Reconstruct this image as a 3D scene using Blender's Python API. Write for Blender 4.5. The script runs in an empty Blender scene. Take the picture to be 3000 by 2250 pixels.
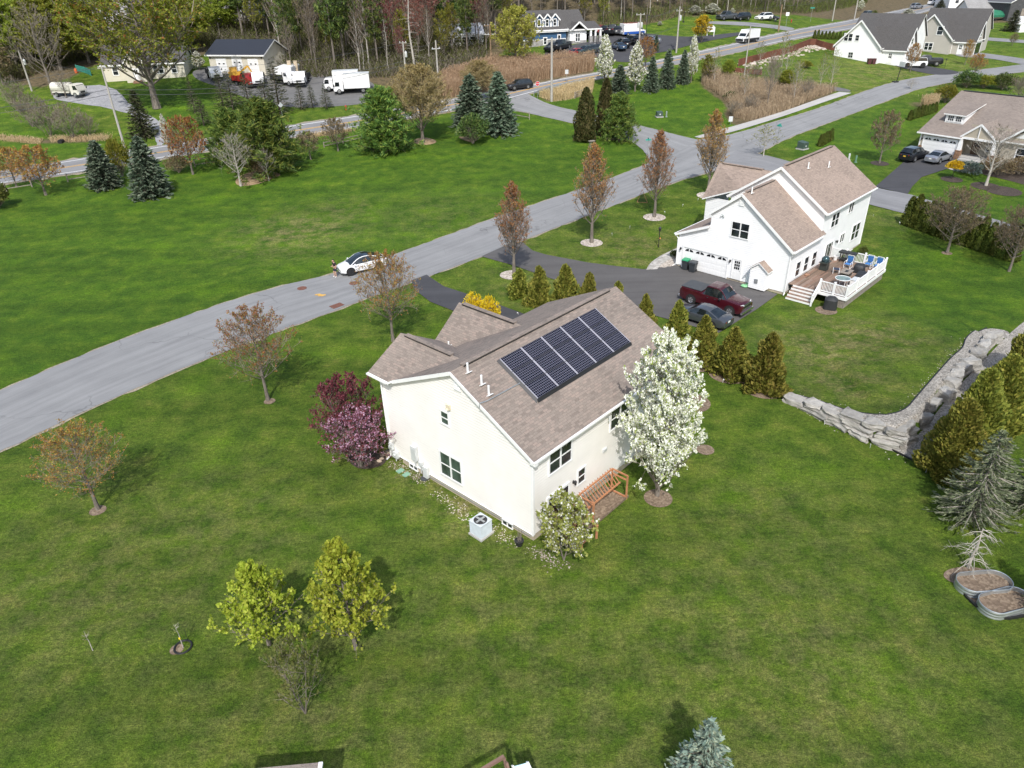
import bpy, bmesh, math, random
import numpy as np
from mathutils import Vector, Matrix
sc = bpy.context.scene
COL = sc.collection
rnd = random.Random(7)
NP = np.random.default_rng(7)
V = lambda *a: np.array(a, float)

# ------------------------------------------------------------------ camera
FOC, CX, CY, CAMZ = 2100., 1500., 1125., 25.5
def _cam():
    d = V((1601.7 - CX) / FOC, -(4738.3 - CY) / FOC, -1.0); d /= np.linalg.norm(d)
    up = -d; fw = V(0, 0, -1.0); fy = fw - up * np.dot(fw, up); fy /= np.linalg.norm(fy)
    return np.array([np.cross(fy, up), fy, up])
RC = _cam()
cam_data = bpy.data.cameras.new('camera'); cam = bpy.data.objects.new('camera', cam_data); COL.objects.link(cam)
M = Matrix.Identity(4)
for i in range(3):
    for j in range(3): M[i][j] = RC[i][j]
M[2][3] = CAMZ
cam.matrix_world = M
cam_data.sensor_width = 36; cam_data.lens = FOC / 3000 * 36; cam_data.clip_end = 5000; cam_data.clip_start = .3
sc.camera = cam
CAM = V(0, 0, CAMZ)

# ------------------------------------------------------------------ terrain heights
def sp(t, k):
    t = np.asarray(t, float) / k
    return k * np.where(t > 30, t, np.log1p(np.exp(np.minimum(t, 30))))
def hbase(x, y):
    x = np.asarray(x, float); y = np.asarray(y, float)
    h = 0.05 * sp(y - 73, 5)
    h = h + 0.11 * sp(y - 120, 8) / (1 + np.exp(-np.clip((72 - x) / 16, -40, 40)))
    return 26 - sp(26 - h, 4)
def ray(px, py): return RC @ V((px - CX) / FOC, -(py - CY) / FOC, -1.0)
def gz(px, py, z=0.): r = ray(px, py); return CAM + r * ((z - CAMZ) / r[2])
WALLPX = [(2300, 1166, .12), (2372, 1204, .5), (2455, 1247, .8), (2530, 1284, 1.1), (2618, 1310, 1.2), (2672, 1280, 1.2), (2722, 1215, 1.0), (2775, 1140, .7), (2850, 1062, .5), (2925, 985, .3), (2985, 930, .1)]
WALL = np.array([list(gz(a, b)[:2]) + [h] for a, b, h in WALLPX])
def mound(x, y):
    x = np.asarray(x, float); y = np.asarray(y, float)
    best = np.full(x.shape, 1e9); hw = np.zeros(x.shape); sg = np.zeros(x.shape)
    for (ax, ay, ah), (bx, by, bh) in zip(WALL[:-1], WALL[1:]):
        dx, dy = bx - ax, by - ay
        t = np.clip(((x - ax) * dx + (y - ay) * dy) / (dx * dx + dy * dy), 0, 1)
        d = np.hypot(x - ax - t * dx, y - ay - t * dy)
        s = np.sign(dx * (y - ay) - dy * (x - ax))
        m = d < best - 1e-9
        best = np.where(m, d, best); hw = np.where(m, ah + t * (bh - ah), hw); sg = np.where(m, s, sg)
    d = best * sg
    f = np.clip((d + .05) / .3, 0, 1); f = f * f * (3 - 2 * f)
    g = np.clip(1 - (d - .6) / 10, 0, 1); g = g * g * (3 - 2 * g)
    return hw * f * g
def hgt(x, y):
    x = np.asarray(x, float); y = np.asarray(y, float)
    h = hbase(x, y)
    m = (x > 12) & (x < 36) & (y > 24) & (y < 52)
    if np.any(m):
        if h.ndim == 0: h = h + mound(x, y)
        else: h = h.copy(); h[m] += mound(x[m], y[m])
    return h
_T = np.concatenate([np.linspace(12, 60, 400), np.linspace(60, 420, 1200)[1:]])
def gp(px, py):
    "the point of the terrain seen at a photograph pixel"
    r = ray(px, py); r = r / np.hypot(r[0], r[1])
    def first(T):
        P = CAM + np.outer(T, r); b = P[:, 2] < hgt(P[:, 0], P[:, 1])
        i = int(np.argmax(b)) if b.any() else len(T) - 1
        return max(i, 1)
    i = first(_T); T = np.linspace(_T[i - 1], _T[i], 60); i = first(T)
    P = CAM + r * T[i]; P[2] = hgt(P[0], P[1]); return P
def G(*pts): return np.array([gp(a, b) for a, b in pts])
def pxm(P): return FOC / np.dot(P - CAM, RC @ V(0, 0, -1.))
def htop(P, px, py):
    "height above P of the point seen at a pixel, straight over P"
    r = ray(px, py); d = math.hypot(P[0], P[1]); return CAMZ + r[2] * d / math.hypot(r[0], r[1]) - P[2]

# ------------------------------------------------------------------ tags and objects
def tag(o, label=None, cat=None, group=None, kind=None):
    if label: o['label'] = label
    if cat: o['category'] = cat
    if group: o['group'] = group
    if kind: o['kind'] = kind
    return o
def thing(name, label, cat, loc=(0, 0, 0), rz=0, group=None):
    o = bpy.data.objects.new(name, None); COL.objects.link(o); o.location = loc; o.rotation_euler = (0, 0, rz); o.empty_display_size = .2
    return tag(o, label, cat, group)
def link(name, me, parent=None):
    o = bpy.data.objects.new(name, me); COL.objects.link(o)
    if parent: o.parent = parent
    return o
def dup(src, loc, rz=None, label=None, group=None, scale=None):
    def cp(o, par):
        c = o.copy(); COL.objects.link(c)
        if par is not None: c.parent = par
        for k in o.children: cp(k, c)
        return c
    c = cp(src, None); c.location = loc
    if rz is not None: c.rotation_euler = (0, 0, rz)
    if label: c['label'] = label
    if group: c['group'] = group
    if scale: c.scale = scale
    return c
def nrm(v): v = np.asarray(v, float); return v / (np.linalg.norm(v) + 1e-12)

class MB:
    "collects shapes and links them as one mesh object"
    def __init__(s): s.v = []; s.f = []; s.m = []
    def add(s, vs, fs, mi=0):
        n = len(s.v); s.v += [tuple(map(float, p)) for p in vs]; s.f += [tuple(i + n for i in f) for f in fs]; s.m += [mi] * len(fs)
    def box(s, c, size, ax=None, mi=0):
        c = V(*c); h = V(*size) / 2
        A = np.eye(3) if ax is None else np.array(ax)
        vs = [c + A[0] * h[0] * i + A[1] * h[1] * j + A[2] * h[2] * k for i in (-1, 1) for j in (-1, 1) for k in (-1, 1)]
        s.add(vs, [(0, 1, 3, 2), (4, 6, 7, 5), (0, 4, 5, 1), (2, 3, 7, 6), (0, 2, 6, 4), (1, 5, 7, 3)], mi)
    def beam(s, p, q, w, h, mi=0, up=(0, 0, 1)):
        p = V(*p); q = V(*q); d = nrm(q - p); u = V(*up)
        if abs(np.dot(d, u)) > .95: u = V(1, 0, 0)
        sd = nrm(np.cross(u, d)); uu = np.cross(d, sd)
        s.box((p + q) / 2, (np.linalg.norm(q - p), w, h), (d, sd, uu), mi)
    def tube(s, pts, rs, n=8, mi=0, cap=True):
        pts = [V(*p) for p in pts]
        if not hasattr(rs, '__len__'): rs = [rs] * len(pts)
        d0 = nrm(pts[1] - pts[0]); u = V(0, 0, 1) if abs(d0[2]) < .9 else V(1, 0, 0)
        x = nrm(np.cross(u, d0)); vs = []
        for i, p in enumerate(pts):
            d = nrm(pts[min(i + 1, len(pts) - 1)] - pts[max(i - 1, 0)])
            x = nrm(x - d * np.dot(x, d)); y = np.cross(d, x)
            for k in range(n):
                a = 2 * math.pi * k / n; vs.append(p + rs[i] * (x * math.cos(a) + y * math.sin(a)))
        fs = [(i * n + k, i * n + (k + 1) % n, (i + 1) * n + (k + 1) % n, (i + 1) * n + k) for i in range(len(pts) - 1) for k in range(n)]
        if cap: fs += [tuple(range(n))[::-1], tuple((len(pts) - 1) * n + k for k in range(n))]
        s.add(vs, fs, mi)
    def poly(s, pts, mi=0): s.add(pts, [tuple(range(len(pts)))], mi)
    def slab(s, pts, th, mi=0, mi_side=None):
        "polygon extruded th against its normal"
        pts = [V(*p) for p in pts]; n = V(0, 0, 0)
        for i in range(len(pts)): n = n + np.cross(pts[i], pts[(i + 1) % len(pts)])
        n = nrm(n); k = len(pts); lo = [p - n * th for p in pts]
        s.add(pts + lo, [tuple(range(k)), tuple(range(2 * k - 1, k - 1, -1))], mi)
        s.add(pts + lo, [(i, i + k, (i + 1) % k + k, (i + 1) % k) for i in range(k)], mi if mi_side is None else mi_side)
    def lathe(s, prof, c=(0, 0, 0), n=16, mi=0):
        c = V(*c); vs = [c + V(r * math.cos(2 * math.pi * k / n), r * math.sin(2 * math.pi * k / n), z) for r, z in prof for k in range(n)]
        fs = [(i * n + k, i * n + (k + 1) % n, (i + 1) * n + (k + 1) % n, (i + 1) * n + k) for i in range(len(prof) - 1) for k in range(n)]
        s.add(vs, fs + [tuple(range(n))[::-1], tuple((len(prof) - 1) * n + k for k in range(n))], mi)
    def loft(s, rings, mi=0, closed=False, cap=True, mfun=None):
        n = len(rings[0]); vs = [p for r in rings for p in r]; base = len(s.v); s.v += [tuple(map(float, p)) for p in vs]
        for i in range(len(rings) - 1):
            for k in range(n if closed else n - 1):
                s.f.append((base + i * n + k, base + i * n + (k + 1) % n, base + (i + 1) * n + (k + 1) % n, base + (i + 1) * n + k)); s.m.append(mfun(i, k) if mfun else mi)
        if cap:
            s.f.append(tuple(base + k for k in range(n))[::-1]); s.m.append(mi)
            s.f.append(tuple(base + (len(rings) - 1) * n + k for k in range(n))); s.m.append(mi)
    def mesh(s, name, mats, smooth=False, uv=True):
        me = bpy.data.meshes.new(name); me.from_pydata(s.v, [], s.f)
        for m in (mats if isinstance(mats, (list, tuple)) else [mats]): me.materials.append(m)
        me.polygons.foreach_set('material_index', s.m)
        me.update()
        if smooth is not False:
            me.polygons.foreach_set('use_smooth', [True] * len(me.polygons))
            try: me.set_sharp_from_angle(angle=smooth if isinstance(smooth, float) and smooth > .01 else math.radians(35))
            except Exception: pass
        if uv: auto_uv(me)
        return me
    def build(s, name, mats, parent=None, smooth=False, uv=True): return link(name, s.mesh(name, mats, smooth, uv), parent)
def auto_uv(me):
    uvl = me.uv_layers.new(name='UVMap').data
    co = [v.co for v in me.vertices]
    for p in me.polygons:
        n = p.normal
        t = Vector((-n.y, n.x, 0))
        if t.length < .05: t = Vector((1, 0, 0))
        t.normalize(); b = n.cross(t)
        for li, vi in zip(p.loop_indices, p.vertices): uvl[li].uv = (co[vi].dot(t), co[vi].dot(b))
def fast_mesh(name, verts, faces, mats, midx=None, smooth=False):
    "numpy arrays of one face size"
    me = bpy.data.meshes.new(name); nv, nf, k = len(verts), len(faces), faces.shape[1]
    me.vertices.add(nv); me.vertices.foreach_set('co', np.asarray(verts, np.float32).ravel())
    me.loops.add(nf * k); me.loops.foreach_set('vertex_index', np.asarray(faces, np.int32).ravel())
    me.polygons.add(nf); me.polygons.foreach_set('loop_start', np.arange(0, nf * k, k, dtype=np.int32)); me.polygons.foreach_set('loop_total', np.full(nf, k, np.int32))
    for m in (mats if isinstance(mats, (list, tuple)) else [mats]): me.materials.append(m)
    if midx is not None: me.polygons.foreach_set('material_index', np.asarray(midx, np.int32))
    if smooth: me.polygons.foreach_set('use_smooth', np.ones(nf, bool))
    me.update(calc_edges=True); me.validate(); return me

# ------------------------------------------------------------------ materials
def mat(name): m = bpy.data.materials.new(name); m.use_nodes = True; nt = m.node_tree; return m, nt, nt.nodes['Principled BSDF']
def N(nt, t, **k):
    n = nt.nodes.new(t)
    for a, b in k.items(): setattr(n, a, b)
    return n
def L(nt, a, b): nt.links.new(a, b)
def ramp(nt, stops, fac=None, interp='LINEAR'):
    n = N(nt, 'ShaderNodeValToRGB'); n.color_ramp.interpolation = interp; e = n.color_ramp.elements
    while len(e) < len(stops): e.new(.5)
    for el, (p, c) in zip(e, stops): el.position = p; el.color = (*c, 1) if len(c) == 3 else c
    if fac is not None: L(nt, fac, n.inputs[0])
    return n.outputs[0]
def noise(nt, scale, vec=None, detail=4, rough=.55, dim='3D'):
    n = N(nt, 'ShaderNodeTexNoise'); n.inputs['Scale'].default_value = scale; n.inputs['Detail'].default_value = detail; n.inputs['Roughness'].default_value = rough
    if vec is not None: L(nt, vec, n.inputs['Vector'])
    return n.outputs['Fac']
def mix(nt, fac, a, b, mode='MIX'):
    n = N(nt, 'ShaderNodeMix', data_type='RGBA', blend_type=mode)
    for inp, v in ((n.inputs[0], fac), (n.inputs[6], a), (n.inputs[7], b)):
        if isinstance(v, (int, float)): inp.default_value = v
        elif isinstance(v, (tuple, list)): inp.default_value = (*v[:3], 1)
        else: L(nt, v, inp)
    return n.outputs[2]
def mth(nt, op, a, b=None, c=None):
    n = N(nt, 'ShaderNodeMath', operation=op)
    for i, v in enumerate((a, b, c)):
        if v is None: continue
        if isinstance(v, (int, float)): n.inputs[i].default_value = v
        else: L(nt, v, n.inputs[i])
    return n.outputs[0]
def bump(nt, h, strength, dist, bs):
    n = N(nt, 'ShaderNodeBump'); n.inputs['Strength'].default_value = strength; n.inputs['Distance'].default_value = dist; L(nt, h, n.inputs['Height']); L(nt, n.outputs[0], bs.inputs['Normal'])
def coord(nt, which='Object'): return N(nt, 'ShaderNodeTexCoord').outputs[which]
def vscale(nt, vec, s):
    n = N(nt, 'ShaderNodeMapping'); n.inputs['Scale'].default_value = s; L(nt, vec, n.inputs['Vector']); return n.outputs[0]
_MC = {}
def plain(name, c, rough=.6, metal=0., var=.12, sc_=3., spec=.5, coat=0.):
    "one colour with a little worn variation"
    if name in _MC: return _MC[name]
    m, nt, bs = mat(name)
    f = noise(nt, sc_, coord(nt), 5)
    c2 = tuple(x * (1 - var) for x in c); c3 = tuple(min(1, x * (1 + var * .6)) for x in c)
    L(nt, ramp(nt, [(.3, c2), (.7, c3)], f), bs.inputs['Base Color'])
    bs.inputs['Roughness'].default_value = rough; bs.inputs['Metallic'].default_value = metal; bs.inputs['Specular IOR Level'].default_value = spec
    bs.inputs['Coat Weight'].default_value = coat; bs.inputs['Coat Roughness'].default_value = .08
    _MC[name] = m; return m
def siding(name, c, lap=.17):
    m, nt, bs = mat(name); uv = N(nt, 'ShaderNodeSeparateXYZ'); L(nt, coord(nt, 'UV'), uv.inputs[0])
    f = mth(nt, 'FRACT', mth(nt, 'DIVIDE', uv.outputs[1], lap))
    w = noise(nt, .7, coord(nt), 5); c2 = tuple(x * .93 for x in c)
    L(nt, ramp(nt, [(.35, c2), (.65, c)], w), bs.inputs['Base Color']); bs.inputs['Roughness'].default_value = .55
    h = ramp(nt, [(0, (0, 0, 0)), (.1, (1, 1, 1)), (1, (.0, .0, .0))], f)
    bump(nt, h, .55, .02, bs); return m
def shingle(name, cols, mortar, bw=.33, rh=.145):
    m, nt, bs = mat(name); uv = coord(nt, 'UV')
    b = N(nt, 'ShaderNodeTexBrick'); L(nt, uv, b.inputs['Vector']); b.inputs['Scale'].default_value = 1; b.inputs['Brick Width'].default_value = bw; b.inputs['Row Height'].default_value = rh
    b.inputs['Mortar Size'].default_value = .012; b.inputs['Bias'].default_value = 0; b.inputs['Color1'].default_value = (0, 0, 0, 1); b.inputs['Color2'].default_value = (1, 1, 1, 1); b.inputs['Mortar'].default_value = (.5, .5, .5, 1); b.offset = .37; b.offset_frequency = 2
    col = ramp(nt, [(0, cols[0]), (.35, cols[1]), (.7, cols[2]), (1, cols[3])], b.outputs['Color'])
    col = mix(nt, mth(nt, 'MULTIPLY', b.outputs['Fac'], .75), col, mortar)
    big = noise(nt, .35, coord(nt), 5); col = mix(nt, .28, col, ramp(nt, [(.3, tuple(x * .6 for x in cols[1])), (.7, tuple(min(1, x * 1.35) for x in cols[2]))], big))
    fine = noise(nt, 38, coord(nt), 3); col = mix(nt, .25, col, ramp(nt, [(.3, (.03, .03, .03)), (.7, (.5, .45, .4))], fine))
    L(nt, col, bs.inputs['Base Color']); bs.inputs['Roughness'].default_value = .9; bs.inputs['Specular IOR Level'].default_value = .2
    bump(nt, b.outputs['Fac'], -.6, .02, bs); return m
def leafmat(name, stops, trans=.25, rough=.6):
    "leaf clumps: colour varies per leaf and per tree, a little light passes through"
    m, nt, bs = mat(name); g = N(nt, 'ShaderNodeNewGeometry'); oi = N(nt, 'ShaderNodeObjectInfo')
    cl = ramp(nt, stops, g.outputs['Random Per Island'])
    hs = N(nt, 'ShaderNodeHueSaturation'); L(nt, cl, hs.inputs['Color']); L(nt, mth(nt, 'MULTIPLY_ADD', oi.outputs['Random'], .035, .4825), hs.inputs['Hue']); L(nt, mth(nt, 'MULTIPLY_ADD', oi.outputs['Random'], .4, .8), hs.inputs['Value'])
    L(nt, hs.outputs[0], bs.inputs['Base Color']); bs.inputs['Roughness'].default_value = rough; bs.inputs['Specular IOR Level'].default_value = .25
    if trans:
        t = N(nt, 'ShaderNodeBsdfTranslucent'); L(nt, hs.outputs[0], t.inputs[0]); x = N(nt, 'ShaderNodeMixShader'); x.inputs[0].default_value = trans
        L(nt, bs.outputs[0], x.inputs[1]); L(nt, t.outputs[0], x.inputs[2]); L(nt, x.outputs[0], nt.nodes['Material Output'].inputs[0])
    return m
def barkmat(name, a, b):
    m, nt, bs = mat(name); f = noise(nt, 6, vscale(nt, coord(nt), (1, 1, .25)), 5, .7); L(nt, ramp(nt, [(.3, a), (.7, b)], f), bs.inputs['Base Color']); bs.inputs['Roughness'].default_value = .95; bs.inputs['Specular IOR Level'].default_value = .15
    bump(nt, f, .6, .03, bs); return m
def glassmat(name, c=(.02, .025, .03), rough=.04, spec=.8, var=.5):
    m, nt, bs = mat(name); f = noise(nt, 1.3, coord(nt), 3); L(nt, ramp(nt, [(.35, tuple(x * (1 - var) for x in c)), (.65, tuple(x * (1 + var) for x in c))], f), bs.inputs['Base Color'])
    bs.inputs['Roughness'].default_value = rough; bs.inputs['Specular IOR Level'].default_value = spec; return m
def paint(name, c, metal=.0, rough=.3):
    if name in _MC: return _MC[name]
    m, nt, bs = mat(name); f = noise(nt, 2.2, coord(nt), 6, .65)
    L(nt, ramp(nt, [(.3, tuple(x * .92 for x in c)), (.7, c)], f), bs.inputs['Base Color']); bs.inputs['Metallic'].default_value = metal
    L(nt, ramp(nt, [(.3, (rough,) * 3), (.7, (rough + .12,) * 3)], f), bs.inputs['Roughness']); bs.inputs['Coat Weight'].default_value = .7; bs.inputs['Coat Roughness'].default_value = .06
    _MC[name] = m; return m
# ------------------------------------------------------------------ ground materials
def grass_material():
    m, nt, bs = mat('lawn_grass'); co = coord(nt); at = N(nt, 'ShaderNodeAttribute'); at.attribute_name = 'gm'; s = N(nt, 'ShaderNodeSeparateColor'); L(nt, at.outputs['Color'], s.inputs[0])
    n1 = noise(nt, .09, co, 5, .6); n2 = noise(nt, .55, co, 6, .65); n3 = noise(nt, 4.5, co, 5, .7)
    st = noise(nt, 1.0, vscale(nt, co, (1.3, 5., 1)), 5, .7); n4 = noise(nt, 20, co, 5, .75)
    olive = ramp(nt, [(.28, (.03, .06, .009)), (.43, (.052, .09, .012)), (.56, (.08, .118, .018)), (.68, (.12, .142, .03)), (.8, (.18, .17, .06))], n2)
    lush = ramp(nt, [(.25, (.026, .06, .008)), (.42, (.038, .083, .01)), (.56, (.055, .105, .012)), (.68, (.082, .132, .015)), (.82, (.13, .16, .026))], n2)
    big = ramp(nt, [(.36, (0, 0, 0)), (.64, (1, 1, 1))], n1)
    c = mix(nt, mth(nt, 'MULTIPLY', big, .55), olive, mix(nt, .5, olive, lush))
    c = mix(nt, s.outputs[0], c, lush)
    bright = ramp(nt, [(.54, (0, 0, 0)), (.7, (1, 1, 1))], noise(nt, .23, co, 4, .5))
    c = mix(nt, mth(nt, 'MULTIPLY', bright, .45), c, (.085, .16, .012))
    dry = mth(nt, 'MULTIPLY', s.outputs[1], ramp(nt, [(.42, (0, 0, 0)), (.62, (1, 1, 1))], noise(nt, .8, co, 6, .7)))
    c = mix(nt, mth(nt, 'MULTIPLY', dry, .8), c, ramp(nt, [(.3, (.16, .125, .06)), (.7, (.27, .22, .12))], n3))
    spots = ramp(nt, [(.6, (0, 0, 0)), (.78, (1, 1, 1))], noise(nt, 1.7, co, 6, .75))
    c = mix(nt, mth(nt, 'MULTIPLY', spots, .28), c, (.19, .18, .07)); bn = noise(nt, 1., vscale(nt, co, (.035, .42, 1)), 3, .5); c = mix(nt, .3, c, ramp(nt, [(.35, (.3, .33, .25)), (.5, (.5, .5, .5)), (.65, (.72, .74, .55))], bn), 'OVERLAY')
    c = mix(nt, .6, c, ramp(nt, [(.3, (.2, .2, .2)), (.5, (.5, .5, .5)), (.72, (.88, .85, .76))], n3), 'OVERLAY'); c = mix(nt, .6, c, ramp(nt, [(.3, (.15, .17, .12)), (.5, (.5, .5, .5)), (.7, (.9, .88, .82))], noise(nt, 10, co, 4, .8)), 'OVERLAY')
    c = mix(nt, .55, c, ramp(nt, [(.25, (.12, .12, .12)), (.5, (.5, .5, .5)), (.75, (.9, .9, .85))], n4), 'OVERLAY')
    c = mix(nt, .25, c, ramp(nt, [(.3, (.2, .2, .2)), (.7, (.8, .8, .8))], st), 'OVERLAY')
    wildc = ramp(nt, [(.3, (.045, .04, .02)), (.45, (.085, .07, .04)), (.58, (.13, .1, .06)), (.72, (.05, .07, .02))], noise(nt, 1.1, co, 6, .7))
    w = ramp(nt, [(.35, (0, 0, 0)), (.65, (1, 1, 1))], mth(nt, 'ADD', s.outputs[2], mth(nt, 'MULTIPLY_ADD', n2, .6, -.3)))
    c = mix(nt, w, c, wildc)
    hs = N(nt, 'ShaderNodeHueSaturation'); hs.inputs['Hue'].default_value = .497; hs.inputs['Saturation'].default_value = 1.03; hs.inputs['Value'].default_value = 1.36; L(nt, c, hs.inputs['Color']); L(nt, hs.outputs[0], bs.inputs['Base Color']); bs.inputs['Roughness'].default_value = .9; bs.inputs['Specular IOR Level'].default_value = .15
    bump(nt, mth(nt, 'ADD', n4, mth(nt, 'MULTIPLY', n3, 1.2)), 1., .12, bs); return m
def asphalt(name, dark, light, streak=.4, crack=.5, grit=60):
    m, nt, bs = mat(name); co = coord(nt); uv = coord(nt, 'UV')
    f = noise(nt, .35, co, 6, .6); c = ramp(nt, [(.3, dark), (.7, light)], f)
    s = noise(nt, 1., vscale(nt, uv, (.06, 1.3, 1)), 4, .6); c = mix(nt, streak, c, ramp(nt, [(.3, tuple(x * .72 for x in dark)), (.6, light), (.8, tuple(min(1, x * 1.15) for x in light))], s))
    g = noise(nt, grit, co, 3, .8); c = mix(nt, .35, c, ramp(nt, [(.3, (.2, .2, .2)), (.7, (.8, .8, .8))], g), 'OVERLAY')
    if crack:
        wv = N(nt, 'ShaderNodeVectorMath', operation='ADD'); nz = N(nt, 'ShaderNodeTexNoise'); nz.inputs['Scale'].default_value = .8; L(nt, co, nz.inputs['Vector'])
        sc2 = N(nt, 'ShaderNodeVectorMath', operation='SCALE'); L(nt, nz.outputs['Color'], sc2.inputs[0]); sc2.inputs['Scale'].default_value = 1.6; L(nt, co, wv.inputs[0]); L(nt, sc2.outputs[0], wv.inputs[1])
        vo = N(nt, 'ShaderNodeTexVoronoi', feature='DISTANCE_TO_EDGE'); vo.inputs['Scale'].default_value = .16; L(nt, wv.outputs[0], vo.inputs['Vector'])
        k = ramp(nt, [(0, (1, 1, 1)), (.012, (0, 0, 0))], vo.outputs['Distance']); k = mth(nt, 'MULTIPLY', k, ramp(nt, [(.45, (0, 0, 0)), (.6, (1, 1, 1))], noise(nt, .12, co, 2)))
        c = mix(nt, mth(nt, 'MULTIPLY', k, crack), c, tuple(x * .45 for x in dark))
    L(nt, c, bs.inputs['Base Color']); bs.inputs['Roughness'].default_value = .88; bs.inputs['Specular IOR Level'].default_value = .3
    bump(nt, g, .35, .01, bs); return m
def speckle(name, stops, scale=14, bs_=.5):
    m, nt, bs = mat(name); co = coord(nt); vo = N(nt, 'ShaderNodeTexVoronoi'); vo.inputs['Scale'].default_value = scale; L(nt, co, vo.inputs['Vector'])
    sx = N(nt, 'ShaderNodeSeparateColor'); L(nt, vo.outputs['Color'], sx.inputs[0])
    c = ramp(nt, stops, sx.outputs[0]); c = mix(nt, .35, c, ramp(nt, [(.3, (.3, .3, .3)), (.7, (.7, .7, .7))], noise(nt, .7, co, 5)), 'OVERLAY')
    L(nt, c, bs.inputs['Base Color']); bs.inputs['Roughness'].default_value = .9; bump(nt, vo.outputs['Distance'], bs_, .03, bs); return m
M_GRASS = grass_material()
M_ROAD = asphalt('worn_asphalt', (.2, .2, .2), (.262, .262, .26), .45, .7)
M_ROAD2 = asphalt('grey_asphalt', (.185, .185, .188), (.245, .245, .248), .4, .6)
M_LOT = asphalt('lot_asphalt', (.115, .113, .112), (.165, .162, .158), .3, .4)
M_DRIVE = asphalt('new_asphalt', (.05, .05, .054), (.07, .07, .075), .3, .25)
M_DRIVE2 = asphalt('driveway_asphalt', (.085, .08, .078), (.112, .107, .104), .3, .35)
M_GRAVELDRIVE = speckle('gravel_drive', [(0, (.2, .2, .21)), (.5, (.27, .27, .28)), (1, (.34, .34, .35))], 9)
M_CONC = asphalt('concrete', (.36, .35, .33), (.45, .44, .42), .3, 0)
M_PAVER = speckle('pavers', [(0, (.3, .28, .25)), (.5, (.4, .38, .34)), (1, (.5, .47, .43))], 4, .3)
M_GRAVEL = speckle('pebble_bed', [(0, (.15, .135, .115)), (.4, (.25, .23, .2)), (.75, (.33, .305, .265)), (1, (.45, .42, .37))], 13, .7)
M_MULCH = speckle('dark_mulch', [(0, (.025, .018, .014)), (.5, (.05, .036, .028)), (1, (.085, .062, .045))], 16)
M_STONEBED = speckle('light_stone_bed', [(0, (.25, .21, .17)), (.5, (.42, .36, .3)), (1, (.6, .54, .47))], 8, .7)
M_DIRT = speckle('bare_soil', [(0, (.12, .085, .055)), (.5, (.18, .13, .09)), (1, (.25, .19, .13))], 10, .3)
M_STRAW = speckle('dry_straw', [(0, (.2, .13, .07)), (.5, (.3, .21, .12)), (1, (.4, .3, .18))], 8, .3)
M_SHOULDER = speckle('sandy_shoulder', [(0, (.2, .17, .11)), (.5, (.28, .24, .17)), (1, (.36, .32, .25))], 12, .2)
M_PAINTW = plain('road_paint_white', (.72, .72, .7), .7, var=.25, sc_=6)
M_PAINTY = plain('road_paint_yellow', (.62, .36, .08), .7, var=.25, sc_=6)
M_EDGING = plain('black_edging', (.015, .015, .016), .5)

# ------------------------------------------------------------------ terrain sheet
def inpoly(px, py, poly):
    r = np.zeros(px.shape, bool); n = len(poly); j = n - 1
    for i in range(n):
        xi, yi = poly[i]; xj, yj = poly[j]
        c = ((yi > py) != (yj > py)) & (px < (xj - xi) * (py - yi) / (yj - yi + 1e-12) + xi)
        r ^= c; j = i
    return r
def lines(segs):
    out = []
    for a, b, st in segs: out.append(np.arange(a, b - 1e-6, st))
    return np.concatenate(out + [[segs[-1][1]]])
WILD = [[(560, 200), (640, 135), (800, 150), (840, 225), (1000, 232), (1200, 262), (1420, 215), (1460, 165), (1560, 60), (1740, 75), (1900, 70), (2000, 45), (2330, 42), (2540, 10), (2560, -200), (-300, -200), (-300, 150), (40, 240), (120, 262), (200, 228), (270, 190), (420, 185)],
        [(1260, 300), (1480, 262), (1740, 214), (1740, 180), (1480, 190), (1280, 240)], [(1570, 285), (1740, 244), (1735, 275), (1620, 298)],
        [(2060, 195), (2140, 228), (2300, 250), (2470, 256), (2400, 300), (2300, 332), (2150, 372), (2120, 345), (2130, 310), (2050, 250)], [(2650, 300), (2740, 300), (2720, 330)],
        [(140, 400), (330, 395), (325, 415), (150, 420)], [(0, 395), (130, 410), (120, 425), (0, 412)], [(2600, 60), (2790, 10), (2790, -100), (2560, -100)]]
LUSH = [[(-3000, 2300), (0, 1146), (407, 976), (759, 852), (1180, 739), (1451, 637), (1800, 519), (1914, 482), (1880, 420), (1685, 363), (1491, 319), (1037, 378), (868, 400), (263, 505), (-900, 640)],
        [(1570, 296), (1870, 368), (2036, 402), (2135, 372), (2130, 310), (2050, 250), (1950, 245)], [(2290, 415), (2630, 288), (2720, 330), (2640, 440), (2560, 550), (2350, 480)],
        [(2660, 570), (2790, 470), (3400, 560), (3300, 900), (2960, 780)], [(2580, 640), (2950, 790), (3200, 900), (3000, 930), (2790, 1010), (2600, 900)], [(0, 330), (300, 390), (300, 440), (0, 480)], [(330, 270), (560, 230), (640, 300), (600, 380), (480, 350)]]
DRY = [(2420, 1040, 3.5, .9), (2520, 985, 4.5, .8), (2480, 1130, 3, .8), (2650, 1000, 3, .5), (2350, 1000, 3, .8), (1900, 730, 7, .6), (1650, 810, 6, .55), (1300, 640, 10, .25), (880, 680, 7, .75), (1010, 620, 5, .5), (1450, 690, 6, .5), (2600, 215, 12, .6), (2480, 230, 10, .6), (2620, 640, 6, .35),
       (300, 1700, 9, .4), (2300, 1980, 9, .45), (1500, 1800, 7, .35), (900, 2180, 8, .4), (1700, 2100, 8, .35), (600, 1580, 7, .35), (2250, 1560, 7, .3), (1390, 1490, 3., .7), (1300, 1420, 2, .6), (1180, 1380, 2, .5), (2790, 190, 8, .5), (1560, 850, 5, .4)]
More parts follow.
